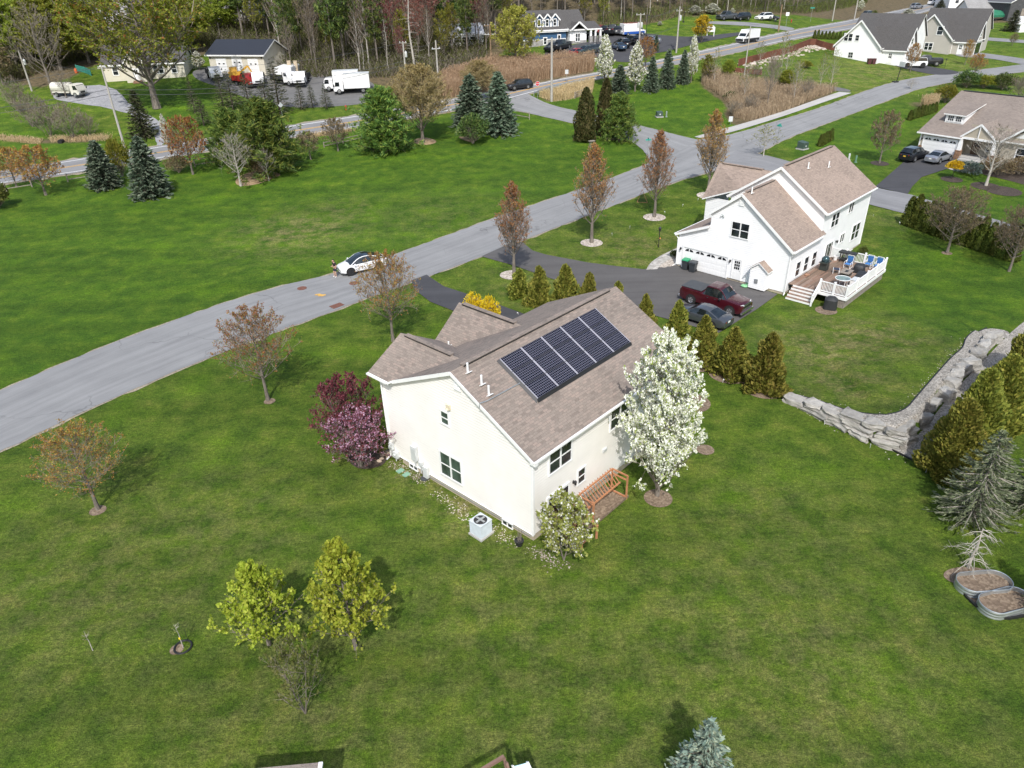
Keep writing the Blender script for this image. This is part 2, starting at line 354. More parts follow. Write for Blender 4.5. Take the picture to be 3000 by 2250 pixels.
def terrain():
    xs = lines([(-700, -130, 10), (-130, -46, 2.2), (-46, 14, .85), (14, 36, .36), (36, 62, .85), (62, 150, 2.2), (150, 700, 10)])
    ys = lines([(-260, 10, 15), (10, 24, .8), (24, 50, .36), (50, 95, .85), (95, 200, 1.7), (200, 300, 5), (300, 900, 25)])
    X, Y = np.meshgrid(xs, ys); Z = hgt(X, Y); nx, ny = len(xs), len(ys)
    P = np.stack([X, Y, Z], -1).reshape(-1, 3)
    i = np.arange(nx * ny).reshape(ny, nx)
    F = np.stack([i[:-1, :-1], i[:-1, 1:], i[1:, 1:], i[1:, :-1]], -1).reshape(-1, 4)
    me = fast_mesh('ground', P, F, M_GRASS, smooth=True)
    Q = (P - CAM) @ RC; d = np.maximum(-Q[:, 2], .01); U = CX + FOC * Q[:, 0] / d; W = CY - FOC * Q[:, 1] / d
    ok = Q[:, 2] < -1
    a = np.zeros((nx * ny, 4), np.float32); a[:, 3] = 1
    for pl in LUSH: a[:, 0] = np.maximum(a[:, 0], inpoly(U, W, pl) & ok)
    a[:, 0] *= .9
    for pl in WILD: a[:, 2] = np.maximum(a[:, 2], inpoly(U, W, pl) & ok)
    far = (P[:, 1] > 230) | (np.abs(P[:, 0]) > 260); a[far, 2] = 1
    g = a.reshape(ny, nx, 4)
    for k in range(2):
        p = np.pad(g, ((1, 1), (1, 1), (0, 0)), 'edge'); g = (p[:-2, 1:-1] + p[2:, 1:-1] + p[1:-1, :-2] + p[1:-1, 2:] + 2 * p[1:-1, 1:-1]) / 6
    a = g.reshape(-1, 4).copy()
    for px, py, r, s in DRY:
        c = gp(px, py); dd = np.hypot(P[:, 0] - c[0], P[:, 1] - c[1]); a[:, 1] = np.maximum(a[:, 1], s * np.exp(-(dd / r) ** 2))
    at = me.attributes.new('gm', 'FLOAT_COLOR', 'POINT'); at.data.foreach_set('color', a.astype(np.float32).ravel())
    return tag(link('ground', me), kind='structure')
terrain()

# ------------------------------------------------------------------ sheets draped on it
def resample(P, n):
    P = np.asarray(P, float); s = np.concatenate([[0], np.cumsum(np.linalg.norm(np.diff(P, axis=0), axis=1))]); t = np.linspace(0, s[-1], n)
    return np.stack([np.interp(t, s, P[:, k]) for k in range(P.shape[1])], 1)
def smoothline(P, it=2):
    P = np.asarray(P, float)
    for _ in range(it):
        q = [P[0]]
        for a, b in zip(P[:-1], P[1:]): q += [a * .75 + b * .25, a * .25 + b * .75]
        P = np.array(q + [P[-1]])
    return P
def lay(x, y, off): return np.stack([x, y, hgt(x, y) + off], 1)
def ribbon(name, A, B, material, off, m=6, grow=0., jit=.06, kind='structure', flat=False, n=None):
    "sheet between two edge lines given as world points"
    A = smoothline(A); B = smoothline(B); n = n or int(max(np.linalg.norm(np.diff(A[:, :2], axis=0), axis=1).sum() / .9, 4))
    A = resample(A[:, :2], n); B = resample(B[:, :2], n); dv = (B - A) / (np.linalg.norm(B - A, axis=1)[:, None] + 1e-9)
    r = np.random.default_rng(len(name) + n)
    A = A - dv * (grow + jit * r.normal(size=(n, 1))); B = B + dv * (grow + jit * r.normal(size=(n, 1)))
    t = np.linspace(0, 1, m); P = A[:, None, :] * (1 - t)[None, :, None] + B[:, None, :] * t[None, :, None]
    P = P.reshape(-1, 2); i = np.arange(n * m).reshape(n, m); F = np.stack([i[:-1, :-1], i[:-1, 1:], i[1:, 1:], i[1:, :-1]], -1).reshape(-1, 4)
    me = fast_mesh(name, lay(P[:, 0], P[:, 1], off), F[:, ::-1], material, smooth=True)
    s = np.concatenate([[0], np.cumsum(np.linalg.norm(np.diff(A, axis=0), axis=1))]); w = np.linalg.norm(B - A, axis=1).mean()
    UV = np.stack([np.repeat(s, m), np.tile(t * w, n)], 1); uvl = me.uv_layers.new(name='UVMap')
    li = np.empty(len(me.loops), np.int32); me.loops.foreach_get('vertex_index', li); uvl.data.foreach_set('uv', UV[li].astype(np.float32).ravel())
    if me.polygons[0].normal.z < 0: me.flip_normals()
    o = link(name, me); return tag(o, kind=kind) if kind else o
def patch(name, pts, material, off, maxlen=1.6, kind='structure', sm=True, parent=None, jit=.0):
    P = np.asarray(pts, float)[:, :2]
    if sm:
        Q = np.vstack([P, P[:1]])
        for _ in range(2): Q = np.vstack([np.array([a * .75 + b * .25, a * .25 + b * .75]) for a, b in zip(Q[:-1], Q[1:])]); Q = np.vstack([Q, Q[:1]])
        P = Q[:-1]
    if jit: P = P + np.random.default_rng(len(pts)).normal(size=P.shape) * jit
    bm = bmesh.new(); vs = [bm.verts.new((x, y, 0)) for x, y in P]; f = bm.faces.new(vs)
    bmesh.ops.triangulate(bm, faces=bm.faces[:])
    for _ in range(7):
        E_ = [e for e in bm.edges if e.calc_length() > maxlen]
        if not E_: break
        bmesh.ops.subdivide_edges(bm, edges=E_, cuts=1); bmesh.ops.triangulate(bm, faces=bm.faces[:])
    bmesh.ops.recalc_face_normals(bm, faces=bm.faces[:])
    co = np.array([v.co[:2] for v in bm.verts]); z = hgt(co[:, 0], co[:, 1]) + off
    for v, h in zip(bm.verts, z): v.co.z = h
    if sum(f.normal.z for f in bm.faces) < 0: bmesh.ops.reverse_faces(bm, faces=bm.faces[:])
    me = bpy.data.meshes.new(name); bm.to_mesh(me); bm.free(); me.materials.append(material)
    for p in me.polygons: p.use_smooth = True
    auto_uv(me); o = link(name, me, parent); return tag(o, kind=kind) if kind else o
def ext(P, k, d):
    "extend a line of world points by d at its start (k=0) or end (k=-1)"
    P = np.asarray(P, float); a, b = (P[0], P[1]) if k == 0 else (P[-1], P[-2]); q = a + (a - b) / np.linalg.norm((a - b)[:2]) * d
    return np.vstack([[q], P]) if k == 0 else np.vstack([P, [q]])
RA_up = ext(G((0, 1146), (200, 1058), (407, 976), (759, 852), (983, 803), (1180, 739), (1451, 637), (1668, 566), (1800, 519), (1905, 478), (1965, 442), (2036, 412), (2090, 404), (2135, 397), (2261, 360), (2397, 319), (2500, 280), (2613, 241), (2749, 217), (2884, 203), (3000, 188)), 0, 40)
RA_lo = ext(G((0, 1324), (244, 1208), (372, 1150), (600, 1052), (841, 962), (1000, 904), (1063, 878), (1223, 822), (1388, 761), (1600, 678), (1813, 596), (1963, 537), (2060, 510), (2170, 478), (2291, 411), (2397, 371), (2512, 328), (2630, 284), (2692, 260), (2794, 240), (2884, 224), (3000, 211)), 0, 40)
RA_up = ext(RA_up, -1, 60); RA_lo = ext(RA_lo, -1, 60)
ribbon('road_shoulder', RA_up, RA_lo, M_SHOULDER, .018, 10, .2, .1)
ribbon('road', RA_up, RA_lo, M_ROAD, .04, 10, 0, .05)
RB_l = G((1905, 485), (1895, 448), (1845, 410), (1685, 363), (1607, 346), (1491, 319), (1440, 308)); RB_r = G((2050, 412), (1990, 397), (1936, 383), (1870, 367), (1697, 327), (1613, 309), (1545, 275))
ribbon('side_road', RB_l, RB_r, M_ROAD, .052, 8, 0, .05)
RC_u = G((2160, 440), (2247, 455), (2420, 505), (2563, 552), (2658, 568), (2800, 610), (3000, 668)); RC_l = G((2060, 505), (2150, 500), (2400, 563), (2548, 600), (2636, 623), (2780, 660), (3000, 725))
ribbon('lower_road', RC_u, RC_l, M_ROAD2, .058, 8, 0, .04)
RM_u = ext(G((0, 502), (217, 467), (372, 442), (475, 427), (650, 400), (854, 367), (1034, 340), (1250, 303), (1479, 263), (1550, 250), (1658, 228), (1735, 216), (1900, 184), (2099, 140), (2165, 125), (2271, 100), (2323, 90), (2500, 56), (2560, 44), (2640, 28), (2720, 12)), 0, 80)
RM_l = ext(G((0, 541), (190, 512), (263, 502), (475, 465), (650, 437), (868, 400), (1037, 376), (1250, 338), (1440, 306), (1556, 272), (1658, 249), (1740, 234), (1900, 205), (2149, 158), (2249, 133), (2384, 106), (2486, 87), (2600, 62), (2680, 45), (2760, 20)), 0, 80)
ribbon('main_road_shoulder', RM_u, RM_l, M_SHOULDER, .02, 8, .5, .2)
ribbon('main_road', RM_u, RM_l, M_ROAD2, .045, 8)
def stripe(name, t, w, material, off, a=0., b=1., A=None, B=None):
    A = resample(smoothline(RM_u if A is None else A)[:, :2], 400); B = resample(smoothline(RM_l if B is None else B)[:, :2], 400); C = A * (1 - t) + B * t; d = (B - A) / np.linalg.norm(B - A, axis=1)[:, None]
    i, j = int(a * 400), int(b * 400); return ribbon(name, (C - d * w / 2)[i:j], (C + d * w / 2)[i:j], material, off, 2, 0, .0)
stripe('road_marking', .1, .22, M_PAINTW, .056); stripe('road_marking', .9, .2, M_PAINTW, .056, 0, .5); stripe('road_marking', .9, .2, M_PAINTW, .056, .62, 1)
stripe('road_marking', .475, .16, M_PAINTY, .056); stripe('road_marking', .525, .16, M_PAINTY, .057)
tag(patch('parking_lot', G((560, 205), (640, 196), (700, 195), (840, 200), (960, 205), (1100, 235), (1110, 300), (980, 313), (870, 317), (760, 303), (640, 255), (570, 232)), M_LOT, .03))
patch('gravel_drive', G((160, 262), (235, 252), (300, 249), (342, 262), (392, 318), (468, 352), (484, 388), (482, 425), (458, 428), (455, 392), (400, 342), (330, 318), (225, 302), (150, 292)), M_GRAVELDRIVE, .04, jit=.1)
patch('driveway', G((1205, 823), (1250, 806), (1300, 840), (1374, 864), (1478, 900), (1560, 930), (1600, 960), (1510, 1010), (1420, 950), (1326, 911), (1260, 885), (1215, 850)), M_DRIVE, .055, sm=False)
patch('neighbour_driveway', G((1410, 752), (1455, 765), (1500, 777), (1623, 820), (1711, 844), (1810, 885), (1900, 921), (2001, 948), (2102, 979), (2119, 968), (2216, 908), (2278, 863), (2200, 838), (2000, 775), (1885, 790), (1800, 780), (1722, 770), (1600, 747), (1560, 735), (1530, 710), (1490, 716)), M_DRIVE2, .05, sm=False)
patch('ranch_driveway', G((2563, 549), (2640, 482), (2682, 443), (2806, 466), (2792, 490), (2700, 520), (2672, 548), (2659, 570)), M_DRIVE, .07, sm=False)
patch('business_lot', G((1600, 150), (1660, 135), (1750, 118), (1800, 92), (1905, 100), (2030, 112), (2200, 92), (2200, 100), (2040, 128), (1960, 150), (1900, 160), (1860, 185), (1790, 180), (1740, 165), (1660, 165), (1590, 168)), M_DRIVE, .05)
patch('side_lane', G((2070, 64), (2110, 63), (2200, 66), (2290, 76), (2335, 84), (2310, 92), (2270, 84), (2180, 76), (2110, 72), (2070, 70)), M_ROAD, .05)
patch('house_drive', G((2605, 190), (2640, 178), (2720, 195), (2830, 213), (2760, 222), (2700, 214)), M_DRIVE, .06)
patch('house_drive', G((2790, 160), (2850, 152), (2900, 158), (3000, 172), (3060, 185), (3050, 200), (2960, 182), (2890, 170), (2820, 168)), M_ROAD2, .05)
patch('far_lane', G((2845, 108), (2900, 110), (3060, 122), (3060, 130), (2900, 120), (2845, 114)), M_ROAD, .05)
ribbon('sidewalk', G((2034, 402), (2085, 387), (2139, 373.5), (2295, 328), (2400, 290), (2459, 270)), G((2050, 405), (2080, 402), (2135, 391), (2300, 340), (2420, 298), (2495, 273.5)), M_CONC, .07, 3, 0, .01)
patch('turnout', G((2398, 250), (2452, 255.5), (2493, 264), (2490, 271), (2460, 268), (2400, 262)), M_LOT, .04)
ribbon('garden_walk', G((1893, 792), (1905, 770), (1940, 747), (1990, 725)), G((1925, 790), (1935, 778), (1960, 762), (1995, 745)), M_PAVER, .06, 3, 0, .01)
patch('stone_border', G((1920, 792), (1945, 770), (1985, 742), (1990, 776), (1965, 785)), M_STONEBED, .05)
patch('front_walk', G((2768, 492), (2790, 480), (2830, 486), (2880, 492), (2870, 504), (2800, 503)), M_CONC, .06)
# gravel bed on the raised lawn with black edging
BED = [(2303, 1163), (2325, 1157), (2390, 1173), (2480, 1205), (2560, 1218), (2615, 1217), (2655, 1200), (2680, 1170), (2740, 1100), (2790, 1045), (2822, 1020), (2826, 995), (2850, 972), (2890, 962), (2950, 970), (2990, 985)]
BEDLO = [(2990, 935), (2930, 995), (2850, 1072), (2780, 1140), (2722, 1218), (2672, 1272), (2618, 1298), (2530, 1272), (2455, 1236), (2372, 1194), (2310, 1166)]
patch('gravel_bed', G(*(BED[:-1] + [(2960, 985), (2928, 998), (2855, 1075), (2785, 1145), (2728, 1218), (2676, 1275), (2618, 1302), (2530, 1277), (2455, 1241), (2372, 1198)])), M_GRAVEL, .075, .3)
patch('gravel_bed', G((2588, 1303), (2625, 1316), (2680, 1290), (2735, 1222), (2790, 1150), (2860, 1080), (2935, 1000), (2990, 950), (3060, 900), (3080, 1050), (2950, 1205), (2880, 1310), (2800, 1410), (2700, 1360), (2640, 1330)), M_GRAVEL, .06, .35)
def rail(name, pts, w, h, material, label=None, cat=None, kind=None, z0=-.02):
    P = smoothline(pts); P = resample(P[:, :2], max(8, int(np.linalg.norm(np.diff(P[:, :2], axis=0), axis=1).sum() / .35))); b = MB(); n = len(P)
    z = hgt(P[:, 0], P[:, 1]); d = np.gradient(P, axis=0); d /= np.linalg.norm(d, axis=1)[:, None]; q = np.stack([-d[:, 1], d[:, 0]], 1) * w / 2
    b.loft([[(*(P[i] - q[i]), z[i] + z0), (*(P[i] - q[i]), z[i] + h), (*(P[i] + q[i]), z[i] + h), (*(P[i] + q[i]), z[i] + z0)] for i in range(n)], closed=True)
    return tag(b.build(name, material), label, cat, None, kind)
rail('garden_edging', G(*BED[:-2]), .07, .1, M_EDGING, 'black plastic edging along the upper side of the pebble bed', 'edging')
rail('garden_edging', G((2585, 1304), (2640, 1334), (2720, 1372), (2790, 1400)), .07, .1, M_EDGING, 'black plastic edging below the stone wall and golden arborvitae', 'edging')
# rings and beds
def disc(name, px, py, r, material, off=.03, sq=1.): 
    c = gp(px, py); return patch(name, [(c[0] + r * math.cos(a), c[1] + r * sq * math.sin(a)) for a in np.linspace(0, 2 * math.pi, 14)[:-1]], material, off, .5)
for q in ((2073, 573, 1.35), (1917, 637, 1.3), (1733, 712, 1.2), (1500, 806, 1.2)): disc('stone_ring', q[0], q[1], q[2], M_STONEBED)
for q in ((2577, 479, 1.2), (2888, 546, 1.7), (2788, 526, 1.3), (2940, 560, 2)): disc('mulch_ring', q[0], q[1], q[2], M_MULCH)
disc('soil_spot', 287, 1496, .45, M_DIRT, .02); disc('soil_spot', 790, 1176, .4, M_DIRT, .02); disc('soil_spot', 2774, 742, .5, M_DIRT, .02)
disc('soil_spot', 518, 1903, .3, M_DIRT, .02); disc('soil_spot', 2845, 1690, 1.3, M_DIRT, .02, .5); disc('soil_spot', 2420, 910, .9, M_DIRT, .02)
for a in ((2136, 1095, 1.5), (2050, 1062, 1.5), (2238, 1137, 1.5), (2025, 1180, 1.3)): disc('soil_spot', *a, M_DIRT, .015)
patch('straw_patch', G((685, 530), (720, 505), (790, 500), (830, 512), (800, 522), (760, 540), (700, 548)), M_STRAW, .03)
patch('straw_patch', G((1200, 415), (1240, 400), (1290, 415), (1245, 428)), M_STRAW, .03); patch('straw_patch', G((1330, 398), (1400, 405), (1385, 422)), M_STRAW, .03)
patch('shrub_bed', G((1010, 1330), (1060, 1290), (1140, 1335), (1120, 1370), (1040, 1378)), M_MULCH, .03)
patch('shrub_bed', G((2840, 480), (2990, 500), (3080, 520), (3060, 560), (2960, 530), (2860, 508)), M_MULCH, .03)
disc('soil_spot', 2066, 1318, .55, M_DIRT, .02); disc('soil_spot', 1928, 1460, .8, M_DIRT, .02)
patch('planter_bed', G((2800, 1700), (2840, 1690), (2905, 1685), (2960, 1720), (3010, 1770), (2995, 1805), (2945, 1815), (2890, 1800), (2845, 1760), (2810, 1730)), M_DIRT, .025, .5)
rail('garden_edging', G((2800, 1698), (2815, 1735), (2850, 1772), (2890, 1802), (2945, 1818), (3000, 1806)), .09, .12, M_EDGING, 'black edging curving round the two galvanized planters', 'edging')
# covers and marks on the road
def cover(px, py, r, square, name, label, cat, group):
    c = gp(px, py); b = MB()
    if square: q = RA_lo[6] - RA_lo[5]; d = nrm(V(q[0], q[1], 0)); b.box((0, 0, .0), (r * 1.5, r, .02), (d, np.cross(V(0, 0, 1), d), V(0, 0, 1))); [b.beam(d * x - np.cross(V(0, 0, 1), d) * r * .45 + V(0, 0, .012), d * x + np.cross(V(0, 0, 1), d) * r * .45 + V(0, 0, .012), .03, .014) for x in np.linspace(-r * .65, r * .65, 8)]
    else: b.lathe([(r, -.01), (r, .01), (r * .88, .012), (r * .86, .004), (r * .8, .014), (.001, .016)], n=24)
    o = b.build(name, plain('rust', (.19, .085, .06), .85, .2, .35, 9)); o.location = (c[0], c[1], c[2] + .06); return tag(o, label, cat, group)
cover(1037, 831, .44, 0, 'manhole_cover', 'rusty round manhole cover on the road beside the white car', 'manhole cover', 'rusty covers in the road')
cover(885, 846, .44, 0, 'manhole_cover', 'rusty round manhole cover left of the person leaning on the car', 'manhole cover', 'rusty covers in the road')
cover(987, 897, .75, 1, 'drain_grate', 'rusty square drain grate at the near road edge', 'drain grate', 'rusty covers in the road')
c = gp(938, 866); b = MB()
for x, y in ((-.35, .1), (-.15, .18), (.05, .05), (.2, -.1), (.38, .0), (-.05, -.12)): b.lathe([(.16 + .05 * math.sin(9 * x), 0), (.16, .004), (.001, .006)], (c[0] + x, c[1] + y, c[2] + .055), 9)
tag(b.build('road_marking', M_PAINTY), kind='structure')
# ------------------------------------------------------------------ foliage and bark
M_BARK = barkmat('grey_bark', (.1, .085, .07), (.24, .21, .18)); M_BARKP = barkmat('pale_bark', (.3, .27, .23), (.5, .47, .42)); M_BARKD = barkmat('dark_bark', (.045, .035, .028), (.1, .08, .062)); M_BARKB = barkmat('brown_bark', (.1, .065, .045), (.18, .125, .09))
M_TWIG = barkmat('twigs', (.17, .145, .115), (.29, .255, .205)); M_TWIGD = barkmat('dark_twigs', (.09, .07, .055), (.17, .14, .11)); M_TWIGT = barkmat('tan_twigs', (.27, .21, .12), (.4, .33, .19)); M_TWIGP = barkmat('pale_twigs', (.22, .2, .17), (.36, .33, .29))
F_BUD = leafmat('orange_buds', [(0, (.28, .11, .035)), (.4, (.38, .17, .05)), (.7, (.42, .25, .065)), (1, (.36, .3, .07))], .35)
F_BUDR = leafmat('rust_buds', [(0, (.3, .12, .045)), (.5, (.4, .19, .065)), (1, (.44, .27, .09))], .3)
F_RED = leafmat('red_buds', [(0, (.2, .06, .05)), (.5, (.27, .09, .075)), (1, (.26, .14, .1))], .3)
F_LIME = leafmat('lime_leaves', [(0, (.24, .33, .03)), (.5, (.36, .45, .045)), (1, (.48, .52, .08))], .35)
F_YG = leafmat('spring_leaves', [(0, (.13, .16, .018)), (.5, (.22, .23, .028)), (1, (.32, .29, .045))], .4)
F_SPARSE = leafmat('young_leaves', [(0, (.1, .14, .035)), (.6, (.17, .2, .05)), (1, (.24, .25, .08))], .35)
F_GOLD = leafmat('golden_cedar', [(0, (.11, .13, .022)), (.4, (.19, .205, .035)), (.8, (.29, .285, .05)), (1, (.33, .28, .065))], .25)
F_ARB = leafmat('dark_cedar', [(0, (.045, .065, .01)), (.6, (.08, .105, .016)), (1, (.15, .16, .03))], .12)
F_CEDAR = leafmat('brown_cedar', [(0, (.03, .04, .012)), (.6, (.06, .065, .018)), (1, (.1, .085, .03))], .12)
F_SPRUCE = leafmat('blue_spruce', [(0, (.045, .075, .045)), (.5, (.105, .145, .095)), (1, (.2, .24, .165))], .12)
F_SPRUCEB = leafmat('silver_spruce', [(0, (.1, .15, .12)), (.5, (.19, .26, .21)), (1, (.34, .38, .27))], .08)
F_SPRUCED = leafmat('dark_spruce', [(0, (.03, .042, .016)), (.6, (.055, .065, .025)), (1, (.09, .09, .04))], .08)
F_PINE = leafmat('white_pine', [(0, (.06, .115, .028)), (.5, (.12, .205, .04)), (.85, (.21, .27, .05)), (1, (.29, .31, .06))], .3)
F_PINEF = leafmat('wood_pine', [(0, (.03, .055, .018)), (.5, (.075, .12, .026)), (1, (.18, .22, .04))], .2)
F_GREYSP = leafmat('ailing_spruce', [(0, (.085, .1, .055)), (.5, (.13, .15, .08)), (1, (.21, .22, .13))], .2)
F_BLOSSOM = leafmat('white_blossom', [(0, (.5, .5, .38)), (.3, (.72, .72, .64)), (1, (.82, .82, .76))], .25)
F_PEARLEAF = leafmat('pear_leaves', [(0, (.2, .24, .045)), (.6, (.32, .36, .08)), (1, (.44, .46, .15))], .35)
F_BURG = leafmat('burgundy_leaves', [(0, (.08, .018, .028)), (.5, (.14, .032, .048)), (1, (.2, .055, .075))], .25)
F_PINK = leafmat('pink_blossom', [(0, (.19, .07, .12)), (.45, (.36, .18, .29)), (1, (.56, .38, .5))], .3)
F_LEAFY = leafmat('new_leaves', [(0, (.17, .22, .025)), (.5, (.26, .3, .035)), (1, (.36, .36, .055))], .45)
F_TAN = leafmat('tan_buds', [(0, (.27, .21, .085)), (.6, (.37, .3, .12)), (1, (.42, .37, .14))], .3)
F_WILLOW = leafmat('willow_leaves', [(0, (.19, .19, .03)), (.5, (.31, .29, .055)), (1, (.42, .37, .08))], .35)
F_BROWN = leafmat('brown_twig_buds', [(0, (.13, .085, .05)), (.5, (.18, .13, .075)), (1, (.22, .18, .09))], .2)
F_FORS = leafmat('yellow_flowers', [(0, (.6, .42, .01)), (.5, (.78, .58, .02)), (1, (.8, .66, .04))], .3)
F_GREEN = leafmat('bush_green', [(0, (.045, .08, .022)), (.6, (.085, .13, .03)), (1, (.14, .17, .045))], .2)
F_JUNI = leafmat('blue_juniper', [(0, (.07, .1, .085)), (1, (.14, .18, .15))], .1)
M_REED = leafmat('dry_reeds', [(0, (.34, .24, .13)), (.5, (.5, .37, .22)), (1, (.6, .47, .3))], .25)
F_UNDER = leafmat('understory', [(0, (.05, .045, .025)), (.35, (.1, .085, .05)), (.6, (.09, .12, .025)), (1, (.16, .19, .035))], .25)
M_REEDG = leafmat('grey_reeds', [(0, (.26, .19, .125)), (.5, (.38, .28, .19)), (1, (.48, .37, .26))], .25)

# ------------------------------------------------------------------ plant builders
def rdir(r, n): v = r.normal(size=(n, 3)); return v / np.linalg.norm(v, axis=1)[:, None]
def leaf_arrays(r, C, size, asp=.6, D=None, spread=1.):
    "rhombus per centre; D = preferred long axis"
    n = len(C); u = rdir(r, n)
    if D is not None: u = D + u * spread * .6; u /= np.linalg.norm(u, axis=1)[:, None]
    w = np.cross(u, rdir(r, n)); w /= np.linalg.norm(w, axis=1)[:, None] + 1e-9
    s = size * (.6 + .8 * r.random((n, 1)))
    P = np.stack([C - u * s * .5, C + w * s * asp * .5, C + u * s * .5, C - w * s * asp * .5], 1).reshape(-1, 3)
    return P, np.arange(4 * n).reshape(n, 4)
def twig_arrays(r, A, B, w0):
    n = len(A); d = B - A; s = np.cross(d, rdir(r, n)); s /= np.linalg.norm(s, axis=1)[:, None] + 1e-9
    w = np.broadcast_to(np.asarray(w0, float).reshape(-1, 1), (n, 1)) * .5; m = (A + B) / 2
    P = np.stack([A - s * w, A + s * w, B + s * w * .3, B - s * w * .3], 1).reshape(-1, 3); return P, np.arange(4 * n).reshape(n, 4)
class Plant:
    def __init__(s, seed): s.r = np.random.default_rng(seed); s.rr = random.Random(seed); s.tr = MB(); s.parts = []; s.wood_v = []; s.wood_f = []
    def crown(s, name, mats):
        vs, fs, ms, o = [], [], [], 0
        for P, F, mi in s.parts: vs.append(P); fs.append(F + o); ms.append(np.full(len(F), mi)); o += len(P)
        return fast_mesh(name, np.vstack(vs), np.vstack(fs), mats, np.concatenate(ms))
def decid(seed, H, R, h0=.2, shape=None, n1=34, n2=8, n3=5, rise=.35, tr=.14, leaf=.2, nleaf=3000, asp=.6, mats=None, stems=1, twigw=.02, tipbias=.5, lean=0, spray=.5, leaf2=None, n2leaf=0, droop=0., barkm=None, fill=0., primr=.28):
    p = Plant(seed); r, rr = p.r, p.rr
    shape = shape or (lambda t: math.sqrt(max(0, 1 - ((t - .38) / .62) ** 2)) if t > .38 else .55 + .45 * t / .38)
    tips = []; wood2 = []; leafs = []
    for st in range(stems):
        a0 = st * 2.4 + rr.random(); off = 0 if stems == 1 else R * .42
        pts = []; ww = [rr.uniform(-1, 1) * .03 * H for _ in range(8)]
        for i in range(8):
            t = i / 7; pts.append(V(math.cos(a0) * off * t ** .8 + ww[i] * t * .5 + lean * t, math.sin(a0) * off * t ** .8 + ww[-i] * t * .5, H * .93 * t * (1 if stems == 1 else rr.uniform(.85, 1))))
        rs = [tr * (1.25 if i == 0 else 1) * (1 - .88 * (i / 7)) / (1 if stems == 1 else 1.5) for i in range(8)]
        p.tr.tube(pts, rs, 7, cap=False)
        P = np.array(pts); Z = np.linspace(0, 1, 8)
        for k in range(n1 // stems):
            t = h0 + (1 - h0) * ((k + rr.random()) / (n1 // stems)) ** 1.05 * .97
            st_p = np.array([np.interp(t, Z, P[:, j]) for j in range(3)])
            az = k * 2.39996 + rr.uniform(-.35, .35) + a0
            s0 = (t - h0) / (1 - h0); te = min(1., s0 + rise * (1 - s0) * rr.uniform(.6, 1.2) + .02)
            rad = R * shape(te) * rr.uniform(.78, 1.04)
            e = V(math.cos(az) * rad + lean * te, math.sin(az) * rad, h0 * H + (1 - h0) * H * te)
            if stems > 1: e = V(e[0] * .9 + st_p[0] * .2, e[1] * .9 + st_p[1] * .2, e[2])
            mid = st_p * .5 + e * .5 + V(0, 0, -(e[2] - st_p[2]) * .16 + droop * rad)
            c = [st_p * (1 - q) ** 2 + 2 * q * (1 - q) * mid + q * q * e for q in np.linspace(0, 1, 5)]
            ln = np.linalg.norm(e - st_p); r0 = max(.006, tr * primr * (1 - .6 * t) * (.5 + ln / (R + .01) * .5))
            p.tr.tube(c, [r0 * (1 - .8 * q) for q in np.linspace(0, 1, 5)], 4, cap=False)
            C = np.array(c); dr = nrm(e - st_p)
            for q in np.linspace(.28, 1, n2):
                b = np.array([np.interp(q, np.linspace(0, 1, 5), C[:, j]) for j in range(3)])
                l2 = ln * .42 * (1.15 - q * .7) * rr.uniform(.6, 1.2)
                d2 = nrm(dr * .75 + r.normal(size=3) * .62 + V(0, 0, spray)); b2 = b + d2 * l2
                wood2.append((b, b2, r0 * .45)); 
                for q3 in range(n3):
                    f = rr.uniform(.25, 1); a3 = b + (b2 - b) * f; e3 = a3 + nrm(d2 * .8 + r.normal(size=3) * .7 + V(0, 0, spray * .7)) * l2 * rr.uniform(.25, .6); tips.append((a3, e3))
    A = np.array([w[0] for w in wood2]); B = np.array([w[1] for w in wood2]); W = np.array([max(w[2], twigw) for w in wood2])
    v, f = twig_arrays(r, A, B, W * 1.6); p.parts.append((v, f, 0)); v, f = twig_arrays(r, A, B, W * 1.6); p.parts.append((v, f, 0))
    TA = np.array([t[0] for t in tips]); TB = np.array([t[1] for t in tips]); v, f = twig_arrays(r, TA, TB, twigw); p.parts.append((v, f, 0))
    for nl, sz, mi in ((nleaf, leaf, 1), (n2leaf, leaf2 or leaf, 2)):
        if not nl: continue
        i = r.integers(0, len(TA), nl); q = r.random((nl, 1)) ** tipbias; C = TA[i] * (1 - q) + TB[i] * q + r.normal(size=(nl, 3)) * sz * .35
        v, f = leaf_arrays(r, C, sz, asp, nrm_rows(TB[i] - TA[i]), 1.2); p.parts.append((v, f, mi))
    return p.tr.mesh('trunk', barkm or M_BARK, True, False), p.crown('crown', mats), H, R
def nrm_rows(a): return a / (np.linalg.norm(a, axis=1)[:, None] + 1e-9)
